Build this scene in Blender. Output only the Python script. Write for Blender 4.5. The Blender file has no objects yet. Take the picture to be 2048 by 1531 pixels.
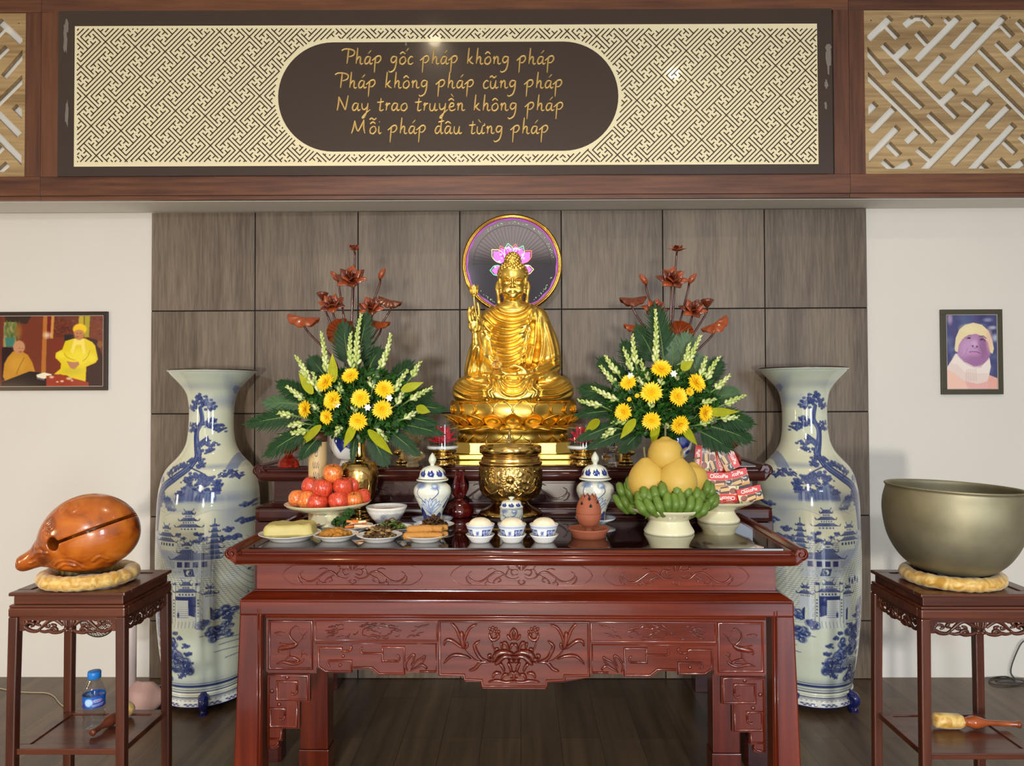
import bpy, bmesh, math, random
import numpy as np
from mathutils import Vector, Matrix, Euler
C = bpy.context.scene
COL = C.collection
PI = math.pi
# ---------------------------------------------------------------- camera
F_PX = 1480.0
CAM_Z = 1.64
cam_d = bpy.data.cameras.new('camera')
cam_d.sensor_width = 36.0
cam_d.lens = 36.0 * F_PX / 2048
cam_d.clip_start = 0.05
cam = bpy.data.objects.new('camera', cam_d)
COL.objects.link(cam)
YAW, PITCH, ROLL = math.radians(0.6), math.radians(1.1), math.radians(0.2)
CAM_R = Matrix.Rotation(YAW, 3, 'Z') @ Matrix.Rotation(PI / 2 + PITCH, 3, 'X') @ Matrix.Rotation(-ROLL, 3, 'Z')
cam.matrix_world = Matrix.Translation((0, 0, CAM_Z)) @ CAM_R.to_4x4()
C.camera = cam
# ---------------------------------------------------------------- view, world and large lights
C.view_settings.view_transform = 'Standard'
C.view_settings.look = 'None'
C.view_settings.gamma = 1.0
C.view_settings.exposure = 0.0
C.view_settings.use_curve_mapping = False
C.cycles.max_bounces = 8
C.cycles.transmission_bounces = 8
C.cycles.transparent_max_bounces = 12
C.cycles.caustics_reflective = False
C.cycles.caustics_refractive = False
C.cycles.sample_clamp_indirect = 4.0
W = bpy.data.worlds.new('daylight'); C.world = W; W.use_nodes = True
W.node_tree.nodes['Background'].inputs[0].default_value = (0.88, 0.90, 1.0, 1)
W.node_tree.nodes['Background'].inputs[1].default_value = 0.20

def area(name, loc, target, sx, sy, power, color, spread=180):
    l = bpy.data.lights.new(name, 'AREA'); l.shape = 'RECTANGLE'; l.size = sx; l.size_y = sy
    l.energy = power; l.color = color; l.spread = math.radians(spread)
    o = bpy.data.objects.new(name, l); COL.objects.link(o)
    o.location = loc
    o.rotation_euler = (Vector(target) - Vector(loc)).to_track_quat('-Z', 'Y').to_euler()
    return o
# daylight through the tall openings behind the camera and the low sun from the left side, then an added fill lamp
area('doorway_daylight', (-0.15, -6.2, 1.12), (0, 4, 1.6), 0.36, 0.36, 370, (1.0, 0.92, 0.78))
area('window_daylight_right', (3.6, -5.6, 2.0), (1, 4, 1.5), 1.3, 2.6, 230, (0.76, 0.88, 1.0))
area('window_daylight_left', (-3.2, -5.4, 2.0), (-1, 4, 1.2), 1.2, 2.6, 24, (1.0, 0.93, 0.82))
area('low_sun_left', (-5.3, 1.15, 1.35), (0, 3.9, 0.6), 0.22, 0.5, 38, (1.0, 0.70, 0.36))
area('mat_fill_lamp', (-1.6, -6.4, 4.0), (-1.1, -1.2, 0), 0.5, 0.5, 110, (0.92, 0.95, 1.0), 75)  # added lamp, brightens the unseen pale mat so the table front mirrors it
# ---------------------------------------------------------------- pixels to points of the room
def ray(px, py):
    return (CAM_R @ Vector(((px - 1024) / F_PX, -(py - 765.5) / F_PX, -1.0)))
def P(px, py, Y):
    r = ray(px, py); t = Y / r.y
    return Vector((r.x * t, Y, CAM_Z + r.z * t))
def PZ(px, py, z):
    r = ray(px, py); t = (z - CAM_Z) / r.z
    return Vector((r.x * t, r.y * t, z))
# ---------------------------------------------------------------- objects
def tag(o, label=None, cat=None, group=None, kind=None):
    if label: o['label'] = label
    if cat: o['category'] = cat
    if group: o['group'] = group
    if kind: o['kind'] = kind
    return o
def empty(name, loc, rz=0.0, label=None, cat=None, group=None):
    o = bpy.data.objects.new(name, None); COL.objects.link(o)
    o.empty_display_size = 0.05
    o.location = loc; o.rotation_euler = (0, 0, rz)
    return tag(o, label, cat, group)
def link_mesh(name, me, parent=None, loc=None):
    o = bpy.data.objects.new(name, me); COL.objects.link(o)
    if parent: o.parent = parent
    if loc is not None: o.location = loc
    return o
def copy_thing(o):
    c = o.copy(); COL.objects.link(c)
    for ch in list(o.children):
        d = ch.copy(); COL.objects.link(d); d.parent = c
        for g in list(ch.children):
            e = g.copy(); COL.objects.link(e); e.parent = d
    return c

class MB:
    """collects shapes of ONE part, then builds one mesh"""
    def __init__(s): s.v = []; s.f = []; s.m = []; s.sm = []; s.n = 0; s.cur = 0
    def add(s, V, Fc, smooth=True):
        b = s.n
        s.v.extend([tuple(p) for p in V]); s.n += len(V)
        for f in Fc:
            s.f.append([b + i for i in f]); s.m.append(s.cur); s.sm.append(smooth)
        return s
    def box(s, lo, hi, bev=0.0):
        x0, y0, z0 = lo; x1, y1, z1 = hi
        if bev <= 0:
            V = [(x0,y0,z0),(x1,y0,z0),(x1,y1,z0),(x0,y1,z0),(x0,y0,z1),(x1,y0,z1),(x1,y1,z1),(x0,y1,z1)]
            s.add(V, [(0,3,2,1),(4,5,6,7),(0,1,5,4),(1,2,6,5),(2,3,7,6),(3,0,4,7)], False)
        else:
            bev = min(bev, (x1-x0)*.49, (y1-y0)*.49, (z1-z0)*.49)
            bm = bmesh.new(); bmesh.ops.create_cube(bm, size=1)
            for v in bm.verts:
                v.co = Vector(((x0+x1)/2 + v.co.x*(x1-x0), (y0+y1)/2 + v.co.y*(y1-y0), (z0+z1)/2 + v.co.z*(z1-z0)))
            bmesh.ops.bevel(bm, geom=bm.edges[:], offset=bev, segments=2, profile=0.6, affect='EDGES')
            bm.verts.index_update()
            s.add([v.co[:] for v in bm.verts], [[v.index for v in f.verts] for f in bm.faces], False); bm.free()
        return s
    def obox(s, c, ax, ay, az, bev=0.0):
        """box about centre c with half-vectors"""
        c = Vector(c); ax = Vector(ax); ay = Vector(ay); az = Vector(az)
        V = [c + a*ax + b*ay + d*az for d in (-1, 1) for b in (-1, 1) for a in (-1, 1)]
        s.add(V, [(0,2,3,1),(4,5,7,6),(0,1,5,4),(1,3,7,5),(3,2,6,7),(2,0,4,6)], False)
        return s
    def tube(s, pts, rad, seg=8, caps=True, flat=None, up=None):
        """swept circle; rad number or list; flat=(fx) squashes along 'up'"""
        pts = [Vector(p) for p in pts]; n = len(pts)
        R = rad if isinstance(rad, (list, tuple, np.ndarray)) else [rad]*n
        T = []
        for i in range(n):
            t = pts[min(i+1, n-1)] - pts[max(i-1, 0)]
            if t.length < 1e-9: t = Vector((0, 0, 1))
            T.append(t.normalized())
        u = Vector(up) if up is not None else (Vector((0,0,1)) if abs(T[0].z) < .9 else Vector((1,0,0)))
        V = []
        for i in range(n):
            if up is not None: u = Vector(up)
            a = T[i].cross(u)
            if a.length < 1e-6: a = T[i].orthogonal()
            a.normalize(); b = a.cross(T[i]).normalized(); u = b
            fb = flat if flat else 1.0
            for k in range(seg):
                w = 2*PI*k/seg
                V.append(pts[i] + a*math.cos(w)*R[i] + b*math.sin(w)*R[i]*fb)
        Fc = []
        for i in range(n-1):
            for k in range(seg):
                k2 = (k+1) % seg
                Fc.append((i*seg+k, i*seg+k2, (i+1)*seg+k2, (i+1)*seg+k))
        if caps:
            Fc.append(tuple(range(seg))[::-1]); Fc.append(tuple((n-1)*seg+k for k in range(seg)))
        return s.add(V, Fc)
    def lathe(s, prof, seg=32, c=(0,0,0), a0=0.0, a1=2*PI, fn=None):
        """profile (r,z) bottom to top about z"""
        full = abs(a1-a0-2*PI) < 1e-6
        m = seg if full else seg+1
        V = []
        for r, z in prof:
            for k in range(m):
                w = a0 + (a1-a0)*k/seg
                rr = r*(fn(w, r, z) if fn else 1.0)
                V.append((c[0]+rr*math.cos(w), c[1]+rr*math.sin(w), c[2]+z))
        Fc = []
        for i in range(len(prof)-1):
            for k in range(seg):
                k2 = (k+1) % m
                Fc.append((i*m+k, i*m+k2, (i+1)*m+k2, (i+1)*m+k))
        return s.add(V, Fc)
    def ball(s, c, r, seg=12, rings=8, sc=(1,1,1), R=None):
        V = []; Fc = []
        c = Vector(c)
        for i in range(rings+1):
            th = PI*i/rings
            for k in range(seg):
                w = 2*PI*k/seg
                p = Vector((r*sc[0]*math.sin(th)*math.cos(w), r*sc[1]*math.sin(th)*math.sin(w), r*sc[2]*math.cos(th)))
                if R is not None: p = R @ p
                V.append(c+p)
        for i in range(rings):
            for k in range(seg):
                k2 = (k+1) % seg
                Fc.append((i*seg+k, (i+1)*seg+k, (i+1)*seg+k2, i*seg+k2))
        return s.add(V, Fc)
    def extrude(s, poly, y0, y1, axis='Y', bev=0.0):
        """polygon given in the XZ plane (or YZ with axis X, XY with axis Z) extruded y0..y1"""
        n = len(poly)
        def mk(a, b, d):
            return (a, d, b) if axis == 'Y' else ((d, a, b) if axis == 'X' else (a, b, d))
        V = [mk(a, b, y0) for a, b in poly] + [mk(a, b, y1) for a, b in poly]
        Fc = [tuple(range(n)), tuple(range(2*n-1, n-1, -1))] + [(i, n+i, n+(i+1) % n, (i+1) % n) for i in range(n)]
        return s.add(V, Fc, False)
    def petal(s, base, tip_dir, side, length, width, cup=.25, curl=.2, tk=0.0, nu=6, nv=4, pointed=1.0, n=None):
        """cupped leaf/petal surface with a little thickness"""
        base = Vector(base); d = Vector(tip_dir).normalized(); sd = Vector(side); sd = (sd - d*sd.dot(d)).normalized()
        nn = sd.cross(d).normalized()
        top = []; 
        for i in range(nu+1):
            t = i/nu
            w = width*.5*math.sin(PI*min(1, t**.75*.97+.03))**.8
            if pointed > 0: w *= (1 - max(0, t-.55)/.45*.35*pointed)
            if i == nu: w = width*.015
            if i == 0: w = width*.12
            for j in range(nv+1):
                q = j/nv*2-1
                p = base + d*(length*t) + sd*(w*q) + nn*(curl*length*t*t - cup*width*(1-q*q)*math.sin(PI*t)*.5)
                top.append(p)
        m = nv+1
        Fc = [(i*m+j, i*m+j+1, (i+1)*m+j+1, (i+1)*m+j) for i in range(nu) for j in range(nv)]
        if tk > 0:
            b = len(top)
            V = top + [p - nn*tk for p in top]
            F2 = [tuple(b+k for k in f[::-1]) for f in Fc]
            E = []
            for i in range(nu):
                E.append((i*m, (i+1)*m, b+(i+1)*m, b+i*m)); E.append((i*m+nv, b+i*m+nv, b+(i+1)*m+nv, (i+1)*m+nv))
            return s.add(V, Fc+F2+E)
        return s.add(top, Fc)
    def grid(s, fn, nu, nv, smooth=True):
        V = [fn(i/nu, j/nv) for i in range(nu+1) for j in range(nv+1)]
        m = nv+1
        return s.add(V, [(i*m+j, (i+1)*m+j, (i+1)*m+j+1, i*m+j+1) for i in range(nu) for j in range(nv)], smooth)
    def xf(s, M, start=0):
        for i in range(start, s.n):
            s.v[i] = tuple(M @ Vector(s.v[i]))
        return s
    def mesh(s, name, mats):
        me = bpy.data.meshes.new(name)
        me.from_pydata(s.v, [], s.f)
        for m in (mats if isinstance(mats, (list, tuple)) else [mats]): me.materials.append(m)
        me.polygons.foreach_set('material_index', s.m)
        me.polygons.foreach_set('use_smooth', s.sm)
        me.update()
        return me
    def build(s, name, mats, parent=None, loc=None, fixn=False, sharp=None):
        me = s.mesh(name, mats)
        if fixn:
            bm = bmesh.new(); bm.from_mesh(me); bmesh.ops.recalc_face_normals(bm, faces=bm.faces[:]); bm.to_mesh(me); bm.free()
        if sharp is not None:
            me.polygons.foreach_set('use_smooth', [True]*len(me.polygons))
            me.set_sharp_from_angle(angle=math.radians(sharp))
        return link_mesh(name, me, parent, loc)

def spline(pts, n=8, closed=False):
    """Catmull-Rom through points (any dimension)"""
    Pn = [np.array(p, float) for p in pts]
    if len(Pn) < 3: 
        return [tuple(Pn[0]*(1-t)+Pn[-1]*t) for t in np.linspace(0, 1, n+1)]
    out = []; N = len(Pn)
    rng = range(N) if closed else range(N-1)
    for i in rng:
        if closed: p0, p1, p2, p3 = Pn[i-1], Pn[i], Pn[(i+1) % N], Pn[(i+2) % N]
        else: p0, p1, p2, p3 = Pn[max(i-1, 0)], Pn[i], Pn[i+1], Pn[min(i+2, N-1)]
        for k in range(n):
            t = k/n
            out.append(tuple(.5*((2*p1)+(-p0+p2)*t+(2*p0-5*p1+4*p2-p3)*t*t+(-p0+3*p1-3*p2+p3)*t**3)))
    if not closed: out.append(tuple(Pn[-1]))
    return out

def relief(mb, pts, w, h, y, mapf, n=5, taper=True, sm=True, prof=None):
    """carved stroke raised from a plane: pts in drawing units, mapf -> (x,z); raised towards -y by h"""
    pp = spline(pts, n) if (sm and len(pts) > 2) else [tuple(map(float, p)) for p in pts]
    N = len(pp); V = []
    XZ = [mapf(p[0], p[1]) for p in pp]
    for i in range(N):
        a = Vector(XZ[max(i-1, 0)]); b = Vector(XZ[min(i+1, N-1)]); d = b-a
        if d.length < 1e-9: d = Vector((1, 0))
        d.normalize(); nrm = Vector((-d.y, d.x))
        t = i/(N-1)
        ww = w*((math.sin(PI*min(max(t, .0), 1))**.5*.85+.15) if taper is True else (taper(t) if callable(taper) else 1.0))
        c = Vector(XZ[i])
        for q, hh in ((-1, -.0015), (-.8, .6), (0, 1), (.8, .6), (1, -.0015)):
            hv = h*hh*(min(1, ww/w+.3) if w > 0 else 1) if hh > 0 else hh
            V.append((c.x+nrm.x*q*ww/2, y-hv, c.y+nrm.y*q*ww/2))
    Fc = [(i*5+j, i*5+j+1, (i+1)*5+j+1, (i+1)*5+j) for i in range(N-1) for j in range(4)]
    Fc += [(0, 1, 2, 3, 4), tuple((N-1)*5+k for k in (4, 3, 2, 1, 0))]
    mb.add(V, Fc)
def molding(mb, pts, w, h, y, mapf, closed=False):
    """sharp-cornered half-round bead along a polyline on a plane"""
    XZ = [Vector(mapf(*p)) for p in pts]; N = len(XZ); V = []
    for i in range(N):
        if closed: a, b = XZ[i-1], XZ[(i+1) % N]
        else: a, b = XZ[max(i-1, 0)], XZ[min(i+1, N-1)]
        d1 = (XZ[i]-a); d2 = (b-XZ[i])
        if d1.length < 1e-9: d1 = d2.copy()
        if d2.length < 1e-9: d2 = d1.copy()
        d1.normalize(); d2.normalize()
        n1 = Vector((-d1.y, d1.x)); n2 = Vector((-d2.y, d2.x))
        m = n1+n2
        if m.length < 1e-6: m = n1.copy()
        m.normalize(); k = 1/max(.35, m.dot(n1))
        for q, hh in ((-1, -.002), (-.72, .7), (0, 1), (.72, .7), (1, -.002)):
            V.append((XZ[i].x+m.x*k*q*w/2, y-(h*hh if hh > 0 else hh), XZ[i].y+m.y*k*q*w/2))
    L = N if closed else N-1
    Fc = [(i*5+j, i*5+j+1, ((i+1) % N)*5+j+1, ((i+1) % N)*5+j) for i in range(L) for j in range(4)]
    if not closed: Fc += [(0, 1, 2, 3, 4), tuple((N-1)*5+k for k in (4, 3, 2, 1, 0))]
    mb.add(V, Fc)
# ---------------------------------------------------------------- materials
def NM(name):
    m = bpy.data.materials.new(name); m.use_nodes = True
    return m, m.node_tree.nodes, m.node_tree.links, m.node_tree.nodes['Principled BSDF']
def simple(name, col, rough=.5, metal=0, coat=0, trans=0, ior=1.45, sub=0, spec=None, noise=0, nscale=40, bump=0, alpha=None, sheen=0):
    m, N, L, B = NM(name)
    B.inputs['Base Color'].default_value = (*col, 1)
    B.inputs['Roughness'].default_value = rough
    B.inputs['Metallic'].default_value = metal
    B.inputs['Coat Weight'].default_value = coat
    B.inputs['Coat Roughness'].default_value = .06
    B.inputs['Transmission Weight'].default_value = trans
    B.inputs['IOR'].default_value = ior
    if spec is not None: B.inputs['Specular IOR Level'].default_value = spec
    if noise or bump:
        tc = N.new('ShaderNodeTexCoord'); nz = N.new('ShaderNodeTexNoise')
        nz.inputs['Scale'].default_value = nscale; nz.inputs['Detail'].default_value = 4
        L.new(tc.outputs['Object'], nz.inputs['Vector'])
        if noise:
            mx = N.new('ShaderNodeMix'); mx.data_type = 'RGBA'
            mx.inputs[6].default_value = (*[c*(1-noise) for c in col], 1)
            mx.inputs[7].default_value = (*[min(1, c*(1+noise)) for c in col], 1)
            L.new(nz.outputs[0], mx.inputs[0]); L.new(mx.outputs[2], B.inputs['Base Color'])
        if bump:
            bp = N.new('ShaderNodeBump'); bp.inputs['Strength'].default_value = bump; bp.inputs['Distance'].default_value = .004
            L.new(nz.outputs[0], bp.inputs['Height']); L.new(bp.outputs[0], B.inputs['Normal'])
    return m
def wood(name, c1, c2, rough=.3, coat=0, scale=(3, 3, 30), dist=1.5, axis='Z', bump=.05, fine=60, world=False, spec=.5, c3=None):
    """grain stretched along an axis; c1/c2 the two tones"""
    m, N, L, B = NM(name)
    tc = N.new('ShaderNodeTexCoord'); mp = N.new('ShaderNodeMapping')
    s = {'X': (.06, 1, 1), 'Y': (1, .06, 1), 'Z': (1, 1, .06)}[axis]
    mp.inputs['Scale'].default_value = s
    oi = N.new('ShaderNodeObjectInfo'); ad = N.new('ShaderNodeVectorMath'); ad.operation = 'ADD'
    ml = N.new('ShaderNodeVectorMath'); ml.operation = 'SCALE'; ml.inputs[0].default_value = (13, 7, 29)
    L.new(oi.outputs['Random'], ml.inputs['Scale'])
    L.new(tc.outputs['Object'], ad.inputs[0]); L.new(ml.outputs[0], ad.inputs[1])
    L.new(ad.outputs[0], mp.inputs['Vector'])
    n1 = N.new('ShaderNodeTexNoise'); n1.inputs['Scale'].default_value = scale[0]; n1.inputs['Detail'].default_value = 6
    n1.inputs['Distortion'].default_value = dist
    n2 = N.new('ShaderNodeTexNoise'); n2.inputs['Scale'].default_value = fine; n2.inputs['Detail'].default_value = 3
    L.new(mp.outputs[0], n1.inputs['Vector']); L.new(mp.outputs[0], n2.inputs['Vector'])
    ma = N.new('ShaderNodeMath'); ma.operation = 'MULTIPLY_ADD'; ma.inputs[1].default_value = .45
    L.new(n2.outputs[0], ma.inputs[0]); 
    mm = N.new('ShaderNodeMath'); mm.operation = 'MULTIPLY'; mm.inputs[1].default_value = .6
    L.new(n1.outputs[0], mm.inputs[0]); L.new(mm.outputs[0], ma.inputs[2])
    cr = N.new('ShaderNodeValToRGB')
    cr.color_ramp.elements[0].position = .38; cr.color_ramp.elements[0].color = (*c1, 1)
    cr.color_ramp.elements[1].position = .66; cr.color_ramp.elements[1].color = (*c2, 1)
    if c3:
        e = cr.color_ramp.elements.new(.5); e.color = (*c3, 1)
    L.new(ma.outputs[0], cr.inputs[0]); L.new(cr.outputs[0], B.inputs['Base Color'])
    B.inputs['Roughness'].default_value = rough; B.inputs['Coat Weight'].default_value = coat
    B.inputs['Coat Roughness'].default_value = .08; B.inputs['Specular IOR Level'].default_value = spec
    if bump:
        bp = N.new('ShaderNodeBump'); bp.inputs['Strength'].default_value = bump; bp.inputs['Distance'].default_value = .003
        L.new(ma.outputs[0], bp.inputs['Height']); L.new(bp.outputs[0], B.inputs['Normal'])
    return m
def painted(name, rough=.12, coat=.6, spec=.5, attr='paint', metal=0):
    """pigment stored per vertex in the colour attribute 'paint'"""
    m, N, L, B = NM(name)
    a = N.new('ShaderNodeAttribute'); a.attribute_name = attr
    L.new(a.outputs['Color'], B.inputs['Base Color'])
    B.inputs['Roughness'].default_value = rough; B.inputs['Coat Weight'].default_value = coat
    B.inputs['Coat Roughness'].default_value = .03; B.inputs['Specular IOR Level'].default_value = spec; B.inputs['Metallic'].default_value = metal
    return m
def thin_clear(name, tint=(1, 1, 1), edge=.35):
    """thin clear wall: lets light through, mirrors at grazing angles"""
    m, N, L, B = NM(name); N.remove(B)
    t = N.new('ShaderNodeBsdfTransparent'); t.inputs[0].default_value = (*tint, 1); g = N.new('ShaderNodeBsdfGlossy'); g.inputs['Roughness'].default_value = .03
    lw = N.new('ShaderNodeLayerWeight'); lw.inputs[0].default_value = edge; mx = N.new('ShaderNodeMixShader')
    pw = N.new('ShaderNodeMath'); pw.operation = 'POWER'; pw.inputs[1].default_value = 4; ml = N.new('ShaderNodeMath'); ml.operation = 'MULTIPLY_ADD'; ml.inputs[1].default_value = edge; ml.inputs[2].default_value = .04
    lw.inputs[0].default_value = .5; L.new(lw.outputs['Facing'], pw.inputs[0]); L.new(pw.outputs[0], ml.inputs[0]); L.new(ml.outputs[0], mx.inputs[0]); L.new(t.outputs[0], mx.inputs[1]); L.new(g.outputs[0], mx.inputs[2]); L.new(mx.outputs[0], N['Material Output'].inputs[0])
    return m
def set_paint(me, rgb):
    """rgb: (nverts,3) in display colours"""
    a = me.color_attributes.new('paint', 'FLOAT_COLOR', 'POINT')
    c = np.clip(np.asarray(rgb, np.float32), 0, 1)
    lin = np.where(c <= .04045, c/12.92, ((c+.055)/1.055)**2.4)
    arr = np.ones((len(lin), 4), np.float32); arr[:, :3] = lin
    a.data.foreach_set('color', arr.ravel())
def sc(r, g, b):
    f = lambda v: (v/12.92 if v <= .04045 else ((v+.055)/1.055)**2.4)
    return (f(r/255), f(g/255), f(b/255))

def np_mesh(name, V, Q, mats, smooth=True):
    """mesh from numpy vertices and quads"""
    me = bpy.data.meshes.new(name)
    me.vertices.add(len(V)); me.vertices.foreach_set('co', np.asarray(V, np.float32).ravel())
    k = Q.shape[1]
    me.loops.add(Q.size); me.loops.foreach_set('vertex_index', Q.astype(np.int32).ravel())
    me.polygons.add(len(Q)); me.polygons.foreach_set('loop_start', np.arange(0, Q.size, k, dtype=np.int32))
    me.polygons.foreach_set('loop_total', np.full(len(Q), k, np.int32))
    me.polygons.foreach_set('use_smooth', np.full(len(Q), smooth))
    for m in (mats if isinstance(mats, (list, tuple)) else [mats]): me.materials.append(m)
    me.update(calc_edges=True); me.validate()
    return me

class Canvas:
    """small numpy painter; coordinates in drawing units, colours 0..1"""
    def __init__(s, x0, y0, x1, y1, res, bg):
        s.x0, s.y0, s.res = x0, y0, res
        s.w = int(round((x1-x0)*res))+1; s.h = int(round((y1-y0)*res))+1
        s.a = np.empty((s.h, s.w, 3), np.float32); s.a[:] = bg
        s.rng = np.random.RandomState(5)
    def _win(s, xa, ya, xb, yb):
        i0 = max(0, int((ya-s.y0)*s.res)); i1 = min(s.h, int((yb-s.y0)*s.res)+2)
        j0 = max(0, int((xa-s.x0)*s.res)); j1 = min(s.w, int((xb-s.x0)*s.res)+2)
        if i1 <= i0 or j1 <= j0: return None
        Y, X = np.mgrid[i0:i1, j0:j1]
        return i0, i1, j0, j1, X/s.res+s.x0, Y/s.res+s.y0
    def mix(s, win, m, col):
        i0, i1, j0, j1 = win[:4]
        s.a[i0:i1, j0:j1] = s.a[i0:i1, j0:j1]*(1-m[..., None]) + np.array(col, np.float32)*m[..., None]
    def poly(s, pts, col, al=1.0):
        xs = [p[0] for p in pts]; ys = [p[1] for p in pts]
        w = s._win(min(xs), min(ys), max(xs), max(ys))
        if w is None: return
        X, Y = w[4], w[5]; ins = np.zeros(X.shape, bool)
        n = len(pts)
        for i in range(n):
            xa, ya = pts[i]; xb, yb = pts[(i+1) % n]
            if ya == yb: continue
            c = ((ya > Y) != (yb > Y)) & (X < (xb-xa)*(Y-ya)/(yb-ya)+xa)
            ins ^= c
        s.mix(w, ins.astype(np.float32)*al, col)
    def blob(s, x, y, rx, ry, col, al=1.0, soft=.15):
        w = s._win(x-rx*(1+soft), y-ry*(1+soft), x+rx*(1+soft), y+ry*(1+soft))
        if w is None: return
        d = np.sqrt(((w[4]-x)/rx)**2+((w[5]-y)/ry)**2)
        s.mix(w, np.clip((1+soft-d)/(2*soft+1e-6), 0, 1)*al, col)
    def line(s, pts, wd, col, al=1.0, sm=True, soft=.35):
        pp = spline(pts, 6) if (sm and len(pts) > 2) else pts
        for i in range(len(pp)-1):
            (xa, ya), (xb, yb) = pp[i][:2], pp[i+1][:2]
            wdt = wd(i/(len(pp)-1)) if callable(wd) else wd
            r = wdt/2+soft
            w = s._win(min(xa, xb)-r, min(ya, yb)-r, max(xa, xb)+r, max(ya, yb)+r)
            if w is None: continue
            dx, dy = xb-xa, yb-ya; L2 = dx*dx+dy*dy+1e-9
            t = np.clip(((w[4]-xa)*dx+(w[5]-ya)*dy)/L2, 0, 1)
            d = np.hypot(w[4]-xa-t*dx, w[5]-ya-t*dy)
            s.mix(w, np.clip((wdt/2+soft-d)/(2*soft), 0, 1)*al, col)
    def blur(s, n=1):
        for _ in range(n):
            p = np.pad(s.a, ((1, 1), (1, 1), (0, 0)), mode='edge'); s.a = (p[:-2, 1:-1]+p[2:, 1:-1]+p[1:-1, :-2]+p[1:-1, 2:]+2*p[1:-1, 1:-1])/6
        return s
    def sample(s, x, y):
        jx = np.clip((x-s.x0)*s.res, 0, s.w-1.001); iy = np.clip((y-s.y0)*s.res, 0, s.h-1.001)
        j = jx.astype(int); i = iy.astype(int); fx = (jx-j)[..., None]; fy = (iy-i)[..., None]
        a = s.a
        return (a[i, j]*(1-fx)*(1-fy)+a[i, j+1]*fx*(1-fy)+a[i+1, j]*(1-fx)*fy+a[i+1, j+1]*fx*fy)
def picture_mesh(name, cv, map3, nx, ny, mat, x0=None, x1=None, y0=None, y1=None):
    """flat grid carrying a canvas; map3(X,Y arrays)->(..,3)"""
    x0 = cv.x0 if x0 is None else x0; y0 = cv.y0 if y0 is None else y0
    x1 = cv.x0+(cv.w-1)/cv.res if x1 is None else x1; y1 = cv.y0+(cv.h-1)/cv.res if y1 is None else y1
    X, Y = np.meshgrid(np.linspace(x0, x1, nx+1), np.linspace(y0, y1, ny+1))
    V = map3(X, Y).reshape(-1, 3)
    ii = np.arange(ny)[:, None]*(nx+1)+np.arange(nx)[None, :]
    Q = np.stack([ii, ii+nx+1, ii+nx+2, ii+1], -1).reshape(-1, 4)
    me = np_mesh(name, V, Q, mat)
    set_paint(me, cv.sample(X, Y).reshape(-1, 3))
    return me
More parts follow.
